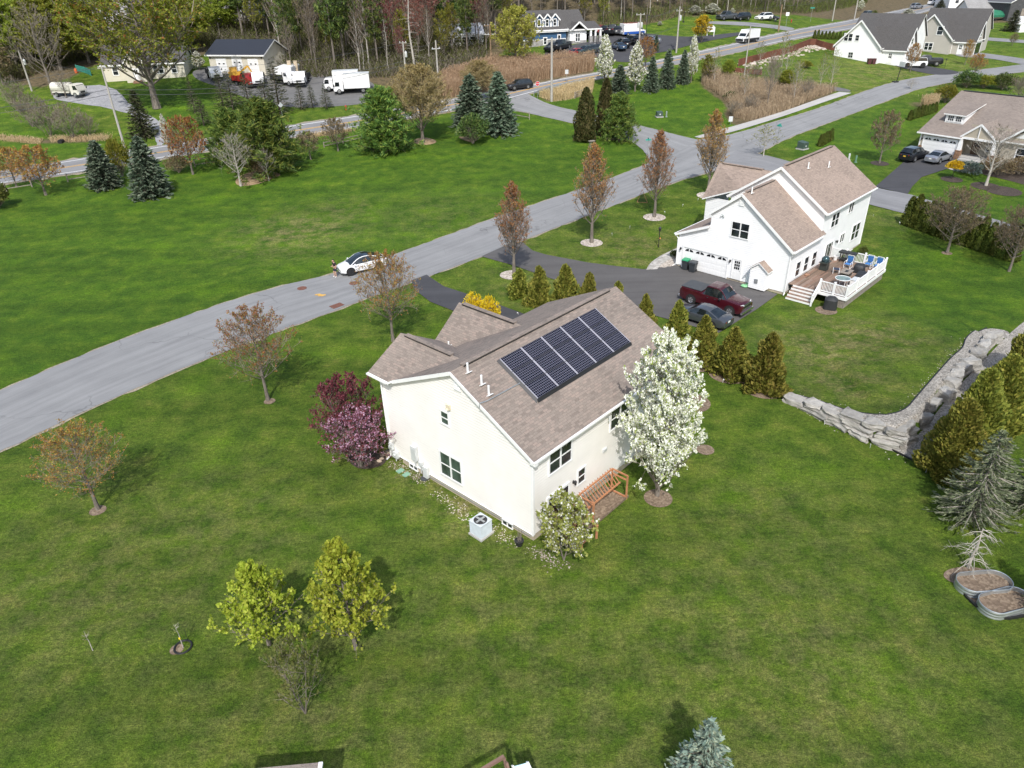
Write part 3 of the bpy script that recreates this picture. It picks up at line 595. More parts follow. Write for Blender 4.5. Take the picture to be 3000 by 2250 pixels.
def spruce(seed, H, R, mats, whorls=20, nb=13, sp_=14, h0=.04, droop=.16, size=.34, tr=.16, asp=.36, sparse=1., power=.9, barkm=None, upt=.25, bare=0.):
    p = Plant(seed); r, rr = p.r, p.rr
    p.tr.tube([(0, 0, 0), (0, 0, H * .5), (0, 0, H)], [tr, tr * .55, .01], 7, cap=False)
    A, B, LC, LD, LS = [], [], [], [], []
    for w in range(whorls):
        t = w / (whorls - 1); z = H * (h0 + (1 - h0) * t ** .92); rad = R * ((1 - t) ** power * .97 + .03)
        n = max(4, int(nb * (.5 + .5 * (1 - t))))
        for k in range(n):
            if rr.random() > sparse: continue
            az = 6.283 * k / n + w * 1.3 + rr.uniform(-.25, .25); rd = rad * rr.uniform(.74, 1.08); zz = z + rr.uniform(-.5, .5) * H / whorls
            d = V(math.cos(az), math.sin(az), 0); N_ = max(3, int(sp_ * (.35 + .65 * rd / R)))
            tip = V(0, 0, zz) + d * rd + V(0, 0, -droop * rd + upt * rd * .5 * t)
            A.append(V(0, 0, zz)); B.append(tip)
            for q in np.linspace(.15 + bare, 1, N_):
                c = V(0, 0, zz) * (1 - q) + tip * q + V(0, 0, -.08 * rd * math.sin(q * 3.1)); yaw = rr.uniform(-.9, .9)
                dd = V(math.cos(az + yaw), math.sin(az + yaw), rr.uniform(-.25, .25)); LC.append(c + V(*r.normal(size=3)) * size * .18 + dd * size * .25); LD.append(dd); LS.append(.7 + .5 * rr.random())
    v, f = twig_arrays(r, np.array(A), np.array(B), .05 * R / 2 + .02); p.parts.append((v, f, 0))
    LC, LD = np.array(LC), np.array(LD)
    for _ in range(2): v, f = leaf_arrays(r, LC + r.normal(size=LC.shape) * size * .08, size, asp, LD, .45); p.parts.append((v, f, 1))
    return p.tr.mesh('trunk', barkm or M_BARKD, True, False), p.crown('crown', mats), H, R
def cedar(seed, H, R, mats, n=4200, shape=None, size=.2, core=.72, asp=.5, vert=.9, base=.03, tr=.09, lm=1.):
    "dense upright cone of flat sprays round a solid inner mass"
    p = Plant(seed); r, rr = p.r, p.rr; shape = shape or (lambda t: (1 - t) ** .62 * (.72 + .28 * math.sin(min(1, t * 5 + .15) * 1.57)))
    sh = np.vectorize(shape); p.tr.tube([(0, 0, 0), (0, 0, H * .9)], [tr, .01], 6)
    ph = r.random(9) * 6.28
    lump = lambda a, t: 1 + lm * (.13 * np.sin(a * 3 + ph[0] + t * 5) + .1 * np.sin(a * 5 + ph[1] - t * 9) + .08 * np.sin(a * 2 + ph[2] + t * 17))
    t = r.random(n); t = np.where(r.random(n) < .6, t ** 1.35, t); a = r.random(n) * 6.283; q = 1 - .38 * r.random(n) ** 1.8
    rad = R * sh(t) * lump(a, t) * q; C = np.stack([rad * np.cos(a), rad * np.sin(a), H * (base + (1 - base) * t)], 1)
    D = np.stack([np.cos(a) * .55, np.sin(a) * .55, np.full(n, vert)], 1); v, f = leaf_arrays(r, C, size, asp, nrm_rows(D), .8); p.parts.append((v, f, 1))
    m, k = 10, 12; vs = [(R * core * shape(i / m * .96) * float(lump(2 * math.pi * j / k, i / m)) * math.cos(2 * math.pi * j / k), R * core * shape(i / m * .96) * float(lump(2 * math.pi * j / k, i / m)) * math.sin(2 * math.pi * j / k), H * (base + (1 - base) * i / m * .96)) for i in range(m + 1) for j in range(k)]
    p.parts.append((np.array(vs), np.array([(i * k + j, i * k + (j + 1) % k, (i + 1) * k + (j + 1) % k, (i + 1) * k + j) for i in range(m) for j in range(k)]), 0))
    return p.tr.mesh('trunk', M_BARKB, True, False), p.crown('crown', mats), H, R
def pine(seed, H, R, mats, n1=46, clumps=9, nn=16, h0=.1, size=.42, tr=.2, shape=None, asp=.2, barkm=None):
    p = Plant(seed); r, rr = p.r, p.rr; shape = shape or (lambda t: (1 - t) ** .6 * (.8 + .2 * math.sin(t * 20)))
    p.tr.tube([(0, 0, 0), (rr.uniform(-.2, .2), 0, H * .5), (0, 0, H * .97)], [tr, tr * .6, .02], 7, cap=False); A, B, C, D = [], [], [], []
    for k in range(n1):
        t = h0 + (1 - h0) * (k + rr.random()) / n1; az = k * 2.39996; rad = R * shape((t - h0) / (1 - h0)) * rr.uniform(.7, 1.08); s_ = V(0, 0, H * t * .96); d = V(math.cos(az), math.sin(az), 0)
        e = s_ + d * rad + V(0, 0, rad * rr.uniform(.0, .32)); p.tr.tube([s_, s_ * .5 + e * .5 - V(0, 0, .06 * rad), e], [tr * .25 * (1 - t) + .015, .02, .01], 4, cap=False)
        for c in range(clumps):
            q = rr.uniform(.3, 1.0); b = s_ * (1 - q) + e * q + V(*r.normal(size=3)) * rad * .16; A.append(s_ * (1 - q * .8) + e * q * .8); B.append(b)
            dd = nrm(d * .6 + r.normal(size=3) * .5 + V(0, 0, .55))
            for j in range(nn): C.append(b + V(*r.normal(size=3)) * size * .3); D.append(dd)
    v, f = twig_arrays(r, np.array(A), np.array(B), .025); p.parts.append((v, f, 0)); v, f = leaf_arrays(r, np.array(C), size, asp, np.array(D), 1.1); p.parts.append((v, f, 1))
    return p.tr.mesh('trunk', barkm or M_BARKD, True, False), p.crown('crown', mats), H, R
def bush(seed, H, R, mats, n=2500, size=.16, stems=16, asp=.55, flat=.6, twigs=260, hollow=.45):
    p = Plant(seed); r, rr = p.r, p.rr
    for i in range(stems):
        a = rr.uniform(0, 6.28); q = rr.uniform(.3, .8); p.tr.tube([(0.08 * math.cos(a), .08 * math.sin(a), 0), (R * q * .4 * math.cos(a), R * q * .4 * math.sin(a), H * .45), (R * q * math.cos(a), R * q * math.sin(a), H * rr.uniform(.6, .9))], [.035, .02, .008], 4, cap=False)
    d = rdir(r, n); d[:, 2] = np.abs(d[:, 2]) * 1.2 - .25; d = nrm_rows(d); ph = r.random(4) * 6.28; a = np.arctan2(d[:, 1], d[:, 0]); lump = 1 + .14 * np.sin(a * 3 + ph[0] + d[:, 2] * 4) + .1 * np.sin(a * 6 + ph[1] + d[:, 2] * 7)
    q = (1 - hollow * r.random(n) ** 1.6) * lump; C = np.stack([d[:, 0] * R * q, d[:, 1] * R * q, np.maximum(H * flat * .9 + d[:, 2] * q * H * (1 - flat * .55), .04)], 1)
    v, f = leaf_arrays(r, C, size, asp, d, 1.1); p.parts.append((v, f, 1))
    i = r.integers(0, n, twigs); v, f = twig_arrays(r, C[i] * V(.25, .25, .3), C[i], .02); p.parts.append((v, f, 0))
    return p.tr.mesh('stems', M_TWIG, True, False), p.crown('foliage', mats), H, R
def snag(seed, H, R, barkm, n=34, h0=.1, tr=.2, droop=-.1, sub=5, top=.97, tw=.03):
    p = Plant(seed); r, rr = p.r, p.rr; pts = [V(.04 * H * math.sin(i * 1.3) * .3, .03 * H * math.cos(i * 1.7) * .3, H * i / 6 * top) for i in range(7)]; pts[0] = V(0, 0, 0); p.tr.tube(pts, [tr * (1 - .75 * i / 6) for i in range(7)], 7); A, B = [], []
    for k in range(n):
        t = h0 + (1 - h0) * (k + rr.random() * .6) / n; az = rr.uniform(0, 6.28); rad = R * rr.uniform(.35, 1.05) * (1 - .45 * t); s_ = V(0, 0, H * t * top); e = s_ + V(math.cos(az), math.sin(az), droop) * rad
        mid = s_ * .5 + e * .5 + V(0, 0, .12 * rad); p.tr.tube([s_, mid, e], [tr * .17 + .01, .02, .008], 4, cap=False)
        for j in range(sub): q = rr.uniform(.3, 1); b = s_ * (1 - q) + e * q; A.append(b); B.append(b + V(*r.normal(size=3)) * rad * .16 + V(math.cos(az), math.sin(az), -.3) * rad * .2)
    v, f = twig_arrays(r, np.array(A), np.array(B), tw); p.parts.append((v, f, 0)); return p.tr.mesh('trunk', barkm, True, False), p.crown('twigs', [barkm]), H, R

egg = lambda t: math.sqrt(max(0, 1 - ((t - .33) / .67) ** 2)) if t > .33 else .5 + .5 * t / .33
dome = lambda t: math.sqrt(max(0, 1 - ((t - .45) / .55) ** 2)) if t > .45 else .5 + .5 * t / .45
up = lambda t: max(0, (1 - t) ** .7) * 1.15 if t > .3 else .6 + .3 * t / .3
LIME = lambda t: .88 + .5 * t if t < .24 else (1 - t) ** .85 * 1.2 + .06
KIND = {}
def kinds(name, *m): KIND[name] = list(m)
kinds('maple', *[decid(10 + i, 7.5, 2.8, .24, egg, 54, 9, 8, .42, .13, .12, 6000, .45, [M_TWIG, F_BUD, F_YG], twigw=.016, n2leaf=700, leaf2=.12, spray=.7) for i in range(3)])
kinds('lean_maple', *[decid(20 + i, 9, 2., .2, lambda t: max(.06, (1 - t) ** .62 * 1.12) if t > .2 else .8 + .3 * t / .2, 70, 9, 9, .38, .14, .125, 7000, .4, [M_TWIG, F_BUDR, F_BUD], twigw=.018, n2leaf=700, spray=.9) for i in range(3)])
kinds('lime', decid(31, 5.5, 2.6, .05, LIME, 36, 9, 4, .3, .11, .17, 7500, .85, [M_TWIG, F_LIME], twigw=.02, tipbias=.8), decid(32, 6.5, 2.6, .05, LIME, 40, 9, 4, .3, .11, .17, 8500, .85, [M_TWIG, F_LIME], twigw=.02, tipbias=.8))
kinds('young', decid(35, 3.6, 1.6, .08, dome, 26, 7, 5, .5, .06, .12, 1500, .7, [M_TWIG, F_SPARSE], stems=3, twigw=.012))
kinds('pear', decid(41, 10, 2.7, .03, lambda t: (max(0, 1 - ((t - .4) / .6) ** 2.6) ** .5 * .95 + .06) if t > .4 else .8 + .18 * t / .4, 64, 9, 5, .34, .16, .135, 36000, .85, [M_TWIG, F_BLOSSOM, F_PEARLEAF], n2leaf=15000, leaf2=.125, spray=.7, twigw=.02, tipbias=.6))
kinds('pear_far', decid(42, 10, 2.8, .06, lambda t: (1 - t) ** .6 * 1.05 if t > .25 else .75 + .2 * t / .25, 40, 7, 4, .34, .16, .34, 5200, .85, [M_TWIG, F_BLOSSOM, F_PEARLEAF], n2leaf=2600, leaf2=.3, spray=.7))
kinds('blossom_bush', decid(43, 4.2, 1.7, .06, dome, 34, 8, 4, .4, .06, .14, 1800, .85, [M_TWIG, F_BLOSSOM, F_PEARLEAF], stems=3, n2leaf=6000, leaf2=.15))
kinds('lilac', decid(44, 3.4, 2.2, .05, dome, 40, 8, 6, .45, .07, .12, 5600, .6, [M_TWIGD, F_BURG, F_BURG], stems=5, n2leaf=100), decid(45, 3.6, 2., .05, dome, 40, 8, 6, .45, .07, .12, 3800, .55, [M_TWIGD, F_PINK, F_BURG], stems=5, n2leaf=2600))
kinds('gold_cedar', *[cedar(50 + i, 4, 1.25, [F_GOLD, F_GOLD], 4200, size=.27, core=.5, shape=lambda t: (1 - t) ** .85 * .85 * (.8 + .2 * math.sin(min(1, t * 5 + .15) * 1.57)) + .09 * (t < .97), lm=1.7) for i in range(3)])
kinds('big_gold_cedar', *[cedar(54 + i, 6.5, 1.75, [F_GOLD, F_GOLD], 9500, size=.28, core=.68, lm=1.5, shape=lambda t: (1 - t) ** .5 * (.8 + .2 * math.sin(min(1, t * 4 + .1) * 1.57))) for i in range(2)])
kinds('arborvitae', *[cedar(57 + i, 4, .75, [F_ARB, F_ARB], 1500, size=.22, core=.8, shape=lambda t: (1 - t) ** .42) for i in range(2)])
kinds('dark_cedar', cedar(60, 8, 2., [F_CEDAR, F_CEDAR], 4200, size=.4, core=.8, shape=lambda t: (1 - t) ** .5 * (.75 + .25 * min(1, t * 4))))
kinds('spruce', *[spruce(62 + i, 7, 2.2, [M_TWIGD, F_SPRUCE], 26, 18, 16, size=.42, asp=.42, power=.72) for i in range(2)])
kinds('dark_spruce', *[spruce(64 + i, 7, 2.2, [M_TWIG, F_SPRUCED], 22, 14, 12, size=.42, asp=.32, power=.8, sparse=.9) for i in range(2)])
kinds('silver_spruce', spruce(66, 4, 1.6, [M_TWIGD, F_SPRUCEB], 22, 14, 20, size=.2, asp=.36, upt=.9))
kinds('thin_spruce', *[spruce(67 + i, 9, 2., [M_TWIG, F_SPRUCED], 22, 9, 9, size=.45, asp=.22, sparse=.8, bare=.15, h0=.12) for i in range(2)])
kinds('grey_spruce', spruce(70, 6.5, 2.4, [M_TWIGP, F_GREYSP], 22, 13, 26, size=.3, asp=.22, droop=.12, bare=.05, h0=.06, sparse=.95, barkm=M_BARK, power=.65))
kinds('pine', *[pine(72 + i, 9, 3.6, [M_TWIGD, F_PINE], 70, 13, 18, .02, .5, shape=lambda t: 1.12 * (1 - t ** 1.7) ** .6 * (.86 + .14 * math.sin(t * 23))) for i in range(2)])
kinds('wood_pine', *[pine(75 + i, 19, 3.4, [M_TWIGD, F_PINEF], 34, 7, 12, .35, .75, .26, lambda t: .55 + .45 * math.sin(t * 3.1) if t < .8 else 1.4 * (1 - t) + .2, .24, M_BARK) for i in range(2)])
kinds('weeping', decid(80, 9, 4., .14, lambda t: math.sqrt(max(0, 1 - ((t - .3) / .7) ** 2)) if t > .3 else .75 + .25 * t / .3, 72, 11, 12, .5, .2, .2, 17000, .35, [M_TWIGT, F_TAN], twigw=.036, spray=.6, droop=.12))
kinds('willow', decid(82, 12, 5.2, .1, dome, 60, 9, 5, .4, .3, .42, 9000, .5, [M_TWIGT, F_WILLOW], twigw=.04, spray=.1, droop=.12))
kinds('crab', *[decid(84 + i, 4.6, 2.5, .18, dome, 36, 8, 6, .35, .13, .18, 3600, .5, [M_TWIG, F_BROWN if i == 2 else F_BUD], twigw=.022, spray=.35) for i in range(3)])
kinds('round_brown', decid(88, 6.5, 3.6, .2, dome, 54, 9, 8, .5, .17, .14, 6500, .4, [M_TWIGD, F_BROWN], twigw=.024, spray=.6))
kinds('bare', decid(90, 6, 2.6, .2, egg, 30, 8, 6, .45, .14, .1, 300, .5, [M_TWIGP, F_BROWN], twigw=.025, barkm=M_BARKP), decid(91, 8, 3., .2, egg, 34, 8, 6, .45, .16, .1, 400, .5, [M_TWIG, F_BROWN], twigw=.025))
kinds('bare_shrub', decid(93, 4.5, 2.4, .04, dome, 44, 8, 7, .5, .05, .1, 900, .5, [M_TWIG, F_BROWN], stems=6, twigw=.025))
kinds('big_maple', decid(95, 20, 9., .2, lambda t: min(1, .45 + t * .75) * (1 if t < .85 else 1.9 - t), 46, 9, 8, .62, .5, .36, 19000, .6, [M_TWIG, F_LEAFY, F_BUD], twigw=.045, spray=.6, barkm=M_BARK, primr=.4, n2leaf=2500))
kinds('green_tree', decid(97, 15, 5.5, .1, dome, 50, 9, 5, .4, .3, .45, 15000, .7, [M_TWIG, F_LEAFY], twigw=.05))
T_ = lambda t: math.sqrt(max(0, 1 - ((t - .5) / .5) ** 2)) * .9 + .1
kinds('wood_bare', *[decid(100 + i, 18, 2.6, .3, T_, 40, 6, 5, .35, .17, .3, 500, .4, [M_TWIG if i % 2 else M_TWIGD, F_BROWN], twigw=.045, spray=.9, barkm=M_BARKP if i == 0 else M_BARK) for i in range(3)])
kinds('wood_red', *[decid(104 + i, 17, 2.8, .3, T_, 40, 6, 5, .35, .17, .3, 2600, .6, [M_TWIG, F_RED], twigw=.04, spray=.9) for i in range(2)])
kinds('wood_green', *[decid(107 + i, 15, 2.8, .2, T_, 36, 6, 5, .35, .15, .42, 2600, .6, [M_TWIG, F_YG], twigw=.04, spray=.8) for i in range(2)])
kinds('wood_orange', decid(110, 13, 3., .2, T_, 36, 6, 5, .35, .15, .4, 2600, .6, [M_TWIG, F_BROWN], twigw=.04, spray=.8))
kinds('sapling', decid(112, 7, 1.4, .2, egg, 20, 6, 4, .45, .05, .15, 500, .5, [M_TWIGP, F_YG], twigw=.02, barkm=M_BARKP, spray=.8))
kinds('snag', snag(114, 20, 3., M_BARKP, 38, .12, .2, -.02, 4, tw=.04)); kinds('dead_fir', snag(115, 3, 2., M_BARKP, 30, .12, .11, -.3, 9, tw=.016))
kinds('shrub', *[bush(116 + i, 2, 1.5, [M_TWIG, F_GREEN if i == 0 else F_YG], 2600, .2) for i in range(2)])
kinds('forsythia', bush(119, 1.6, 1., [M_TWIG, F_FORS], 2400, .13)); kinds('juniper', bush(120, 1.2, 1.6, [M_TWIG, F_JUNI], 2000, .18, flat=.4)); kinds('brown_shrub', bush(121, 1.5, 1.5, [M_TWIG, F_BROWN], 1800, .16)); kinds('dark_shrub', bush(122, 1.4, .9, [M_TWIGD, F_ARB], 1800, .14))
kinds('forsythia_tree', decid(123, 7, 3., .05, up, 40, 8, 5, .6, .06, .3, 2600, .5, [M_TWIG, F_FORS, F_YG], stems=6, n2leaf=1400, spray=1.2))

DEC = ('pear', 'pear_far', 'crab', 'willow', 'round_brown')
def put(kind, P, H, R, label, cat, group=None, name=None, i=None, rz=None):
    if kind in DEC: R *= .84
    if kind in ('gold_cedar', 'big_gold_cedar'): R *= 1.2
    ms = KIND[kind]; tm, cm, h, r = ms[rnd.randrange(len(ms)) if i is None else i % len(ms)]
    o = thing(name or kind, label, cat, P, rnd.uniform(0, 6.28) if rz is None else rz, group)
    s = (R / r, R / r, H / h); o.scale = s
    link(tm.name.split('.')[0], tm, o); link(cm.name.split('.')[0], cm, o)
    return o
def plant(kind, base, top, width, label, cat='tree', group=None, name=None, i=None, rz=None, hmin=.3):
    "base and top points and crown width measured in the photograph, all put at their place on the terrain"
    P = gp(*base); H = max(htop(P, *top), hmin); R = width / 2 / pxm(P + V(0, 0, H * .5))
    return put(kind, P, H, R, label, cat, group, name, i, rz)
# ------------------------------------------------------------------ sky and sun
W = bpy.data.worlds.new('World'); sc.world = W; W.use_nodes = True; nt = W.node_tree; bg = nt.nodes['Background']
SUN_EL, SUN_AZ = math.radians(49), math.radians(181.5)      # azimuth clockwise from +Y: the sun stands behind the camera
sky = N(nt, 'ShaderNodeTexSky', sky_type='NISHITA'); sky.sun_disc = False; sky.sun_elevation = SUN_EL; sky.sun_rotation = SUN_AZ; sky.air_density = 1.2; sky.dust_density = 2.5
L(nt, sky.outputs[0], bg.inputs[0]); bg.inputs[1].default_value = .15
sl = bpy.data.lights.new('sun', 'SUN'); sl.energy = 3.15; sl.angle = math.radians(.9); sl.color = (1, .98, .945); so = bpy.data.objects.new('sun', sl); COL.objects.link(so)
sdir = Vector((math.sin(SUN_AZ) * math.cos(SUN_EL), math.cos(SUN_AZ) * math.cos(SUN_EL), math.sin(SUN_EL))); so.rotation_euler = sdir.to_track_quat('Z', 'Y').to_euler(); so.location = (0, -30, 80)
sc.view_settings.view_transform = 'Standard'; sc.view_settings.look = 'None'; sc.view_settings.exposure = 0.36; sc.view_settings.gamma = 1

# ------------------------------------------------------------------ street maples with budding crowns
g = 'budding street maples'
plant('maple', (288, 1492), (240, 1236), 262, 'round budding maple alone on the lawn at the left edge, near the road', 'tree', g, i=0)
plant('maple', (785, 1173), (755, 896), 232, 'budding maple on the lawn between the road bend and the purple shrubs', 'tree', g, i=1)
plant('maple', (1152, 1000), (1108, 740), 200, 'budding maple in front of the white car, trunk behind the cream house gable', 'tree', g, i=2)
plant('lean_maple', (1506, 803), (1520, 533), 140, 'slender budding maple beside the mouth of the dark driveways', 'tree', g, i=0)
plant('lean_maple', (1733, 711), (1736, 420), 146, 'tall budding maple in a stone ring left of the black netted frame', 'tree', g, i=1)
plant('lean_maple', (1917, 636), (1947, 382), 124, 'budding maple in a stone ring right beside the black netted frame', 'tree', g, i=2)
plant('lean_maple', (2073, 571), (2103, 322), 124, 'budding maple in a stone ring nearest the white neighbour house roof', 'tree', g, i=0)
plant('sapling', (2236, 458), (2249, 366), 100, 'thin yellowish bare young tree at the corner behind the white house', 'tree')
# fruit trees and saplings on the near lawn
plant('lime', (789, 1888), (752, 1640), 275, 'bright lime green small tree, the shorter of the two side by side', 'tree', 'lime green garden trees', 'garden_tree', i=0)
plant('lime', (1042, 1900), (1045, 1566), 290, 'bright lime green small tree with pointed top, the taller of the two', 'tree', 'lime green garden trees', 'garden_tree', i=1)
plant('young', (895, 2090), (905, 1850), 190, 'sparse small multi-stemmed tree in front of the two lime green trees', 'tree', None, 'garden_tree')
def sapling(base, top, label, ring):
    P = gp(*base); H = max(htop(P, *top), 1.); o = thing('sapling', label, 'young tree', P); b = MB(); b.tube([(0, 0, 0), (.02, 0, H * .6), (-.03, 0, H)], [.022, .018, .006], 5); rr = random.Random(base[0])
    for i in range(7): z = H * rr.uniform(.6, .95); a = rr.uniform(0, 6.28); b.tube([(0, 0, z), (math.cos(a) * .18, math.sin(a) * .18, z + .16)], [.008, .003], 4)
    b.build('trunk', M_BARKP, o); r = np.random.default_rng(3); v, f = leaf_arrays(r, np.stack([r.normal(size=26) * .12, r.normal(size=26) * .12, H * (.72 + .25 * r.random(26))], 1), .09); link('leaves', fast_mesh('leaves', v, f, F_SPARSE), o)
    if ring:
        b = MB(); b.tube([(.36 * math.cos(a), .36 * math.sin(a), .06) for a in np.linspace(0, 6.283, 25)], .045, 6, cap=False); b.tube([(.1, .3, 0), (.12, .34, .75)], .012, 5); b.build('tyre_ring', M_EDGING, o, True)
        b = MB(); b.box((0, 0, H * .42), (.07, .07, .09)); b.build('tie', plain('tie_yellow', (.7, .55, .03)), o)
sapling((272, 1906), (243, 1864), 'tiny leafless sapling alone in the lower left lawn', False); sapling((537, 1898), (508, 1832), 'thin staked sapling with a black ring round its foot', True)
# around the cream house
plant('lilac', (1030, 1300), (1000, 1112), 225, 'dark burgundy leaved shrub at the left corner of the cream house', 'shrub', None, 'burgundy_shrub', i=0)
plant('lilac', (1058, 1368), (1030, 1205), 205, 'pink flowering shrub beside the cream house wall', 'shrub', None, 'flowering_shrub', i=1)
plant('dark_shrub', (1118, 1338), (1108, 1268), 62, 'dark evergreen shrub tucked between the pink shrub and the cream wall', 'shrub', None, 'evergreen_shrub')
plant('pear', (1925, 1452), (1942, 976), 262, 'tall white blossoming pear tree against the cream house', 'tree', None, 'blossoming_tree')
plant('blossom_bush', (1652, 1640), (1660, 1452), 175, 'small leafy tree with white blossom at the cream house corner', 'tree', None, 'blossoming_tree')
plant('forsythia', (1390, 962), (1378, 880), 62, 'yellow forsythia behind the cream house roof, the left of the pair', 'shrub', 'forsythia bushes', 'forsythia_bush'); plant('forsythia', (1436, 975), (1430, 890), 62, 'yellow forsythia behind the cream house roof, the right of the pair', 'shrub', 'forsythia bushes', 'forsythia_bush')
g = 'golden cedars between the two driveways'
for i, (b_, t_, w_, l_) in enumerate([((1523, 868), (1518, 788), 66, 'first golden cedar from the road, beside the dark driveway'), ((1580, 893), (1580, 780), 70, 'second golden cedar from the road, pointed and wider'), ((1655, 905), (1656, 776), 84, 'third golden cedar from the road, just behind the roof ridge'),
        ((1724, 925), (1722, 800), 70, 'fourth golden cedar, only its tip above the cream house ridge'), ((1806, 950), (1806, 825), 60, 'fifth golden cedar, tip showing at the far end of the ridge'), ((1885, 985), (1884, 862), 66, 'sixth golden cedar, thin tip beside the dark grey sedan nose'),
        ((1978, 1022), (1970, 880), 84, 'golden cedar behind the cream roof corner, in front of the sedan'), ((2053, 1064), (2066, 926), 92, 'golden cedar just right of the blossoming pear, in front of the sedan tail'), ((2137, 1098), (2157, 960), 104, 'golden cedar with ragged top, second from the right end of the row'), ((2238, 1140), (2259, 976), 118, 'largest golden cedar at the right end of the row by the lawn')]):
    plant('gold_cedar', b_, t_, w_, l_, 'cedar', g, 'golden_cedar', i)
g = 'big golden arborvitae behind the stone wall'
for i, (b_, t_, w_, l_) in enumerate([((2770, 1388), (2800, 1160), 140, 'front low golden arborvitae above the pebble bed'), ((2822, 1335), (2870, 1075), 140, 'golden arborvitae second from the front by the stone wall'), ((2885, 1290), (2925, 1030), 140, 'golden arborvitae third from the front beside the upright stones'), ((2958, 1205), (3000, 950), 140, 'golden arborvitae at the right edge of the picture behind the stones'), ((3040, 1150), (3080, 890), 150, 'golden arborvitae cut by the right picture edge')]):
    plant('big_gold_cedar', b_, t_, w_, l_, 'arborvitae', g, 'golden_arborvitae', i)
plant('grey_spruce', (2842, 1525), (2935, 1268), 240, 'ailing grey spruce with bare inner branches by the golden arborvitae', 'spruce', None, 'ailing_spruce')
plant('grey_spruce', (3022, 1500), (3090, 1215), 210, 'grey spruce cut off by the right picture edge', 'spruce', None, 'ailing_spruce')
plant('grey_spruce', (3060, 1800), (3180, 1620), 150, 'spruce branch reaching in over the second planter', 'spruce', None, 'ailing_spruce')
plant('dead_fir', (2836, 1664), (2902, 1552), 185, 'small dead grey tree without needles above the planters', 'dead tree', None, 'dead_tree')
plant('silver_spruce', (2045, 2340), (2073, 2113), 250, 'silvery blue spruce tip at the bottom edge', 'spruce', None, 'silver_spruce')
# far side of the big lawn
g = 'blue spruces along the lawn edge'
plant('spruce', (312, 549), (284, 413), 106, 'blue spruce on the lawn edge, left of the pair by the road', 'spruce', g, 'blue_spruce', 0)
plant('spruce', (447, 574), (424, 400), 128, 'blue spruce on the lawn edge, right and nearer of the pair', 'spruce', g, 'blue_spruce', 1)
plant('crab', (135, 572), (128, 423), 165, 'rusty budding round tree beside the main road at the left', 'tree', None, 'budding_tree', 1); plant('crab', (50, 549), (22, 430), 120, 'rusty budding tree at the left edge behind the larger one', 'tree', None, 'budding_tree', 0)
plant('dark_shrub', (-5, 612), (-5, 540), 80, 'dark shrub at the left picture edge', 'shrub', None, 'evergreen_shrub')
plant('shrub', (360, 517), (350, 425), 64, 'green leafy bush between the two blue spruces', 'shrub', None, 'green_bush', 1)
plant('crab', (566, 511), (540, 340), 150, 'rusty budding tree right of the two blue spruces', 'tree', None, 'budding_tree', 1)
plant('pear_far', (498, 440), (484, 335), 40, 'narrow white blossoming tree behind the rusty budding tree', 'tree', None, 'blossoming_tree'); plant('brown_shrub', (525, 506), (522, 462), 70, 'dark leafless shrub under the rusty budding tree', 'shrub', None, 'leafless_shrub')
plant('pine', (792, 508), (752, 282), 235, 'large bushy white pine beside the main road, bigger of two', 'pine', None, 'white_pine', 0); plant('pine', (690, 478), (672, 312), 165, 'bushy pine half hidden left of the large white pine', 'pine', None, 'white_pine', 1)
plant('bare', (706, 545), (674, 386), 125, 'pale leafless tree in front of the large white pine', 'tree', None, 'bare_tree', 0); plant('bare', (788, 530), (790, 430), 60, 'small leafless tree at the foot of the white pine', 'tree', None, 'bare_tree', 0)
plant('brown_shrub', (768, 520), (766, 455), 70, 'twiggy brown shrub at the foot of the white pine', 'shrub', None, 'leafless_shrub')
plant('crab', (911, 468), (905, 384), 92, 'small brown budding tree, left and nearer of two by the road', 'tree', 'small brown budding trees', 'budding_tree', 2); plant('crab', (991, 443), (980, 346), 98, 'small brown budding tree, right of two by the road', 'tree', 'small brown budding trees', 'budding_tree', 2)
plant('pine', (1130, 447), (1118, 250), 190, 'bushy white pine in the middle of the lawn edge', 'pine', None, 'white_pine', 1)
plant('weeping', (1239, 418), (1234, 190), 205, 'large egg-shaped tan tree with fine twigs', 'tree', None, 'tan_tree', 0)
plant('weeping', (1408, 295), (1406, 178), 125, 'tan fine twigged tree rising from the reeds', 'tree', None, 'tan_tree', 0)
plant('spruce', (1382, 372), (1363, 222), 122, 'dark blue spruce, left of the pair by the side road', 'spruce', g, 'blue_spruce', 1); plant('spruce', (1462, 390), (1441, 214), 118, 'dark blue spruce, right and taller of the pair by the side road', 'spruce', g, 'blue_spruce', 0)
plant('shrub', (1386, 420), (1385, 352), 92, 'round green bush in front of the dark blue spruces', 'shrub', None, 'green_bush', 0)
plant('dark_cedar', (1714, 414), (1727, 257), 76, 'brownish dark cedar beside the wooden stand', 'cedar', None, 'dark_cedar'); plant('dark_cedar', (1772, 398), (1766, 230), 64, 'brownish dark cedar behind, taller of two', 'cedar', None, 'dark_cedar')
plant('pine', (1813, 414), (1808, 268), 120, 'bushy green pine right of the brownish cedars', 'pine', None, 'white_pine', 0)
g = 'spruces on the knoll'
for b_, t_, w_, l_, i in [((1814, 272), (1799, 192), 66, 'spruce standing between the two white blossoming trees', 0), ((1907, 268), (1905, 168), 54, 'blue spruce right of the second white blossoming tree', 1), ((1952, 257), (1950, 146), 54, 'blue spruce at the right end of the knoll row', 0), ((1999, 245), (1996, 148), 44, 'blue spruce half behind the third white blossoming tree', 1), ((1921, 150), (1923, 102), 22, 'small pointed spruce by the business parking lot', 0)]:
    plant('spruce', b_, t_, w_, l_, 'spruce', g, 'blue_spruce', i)
g = 'white blossoming trees on the knoll'
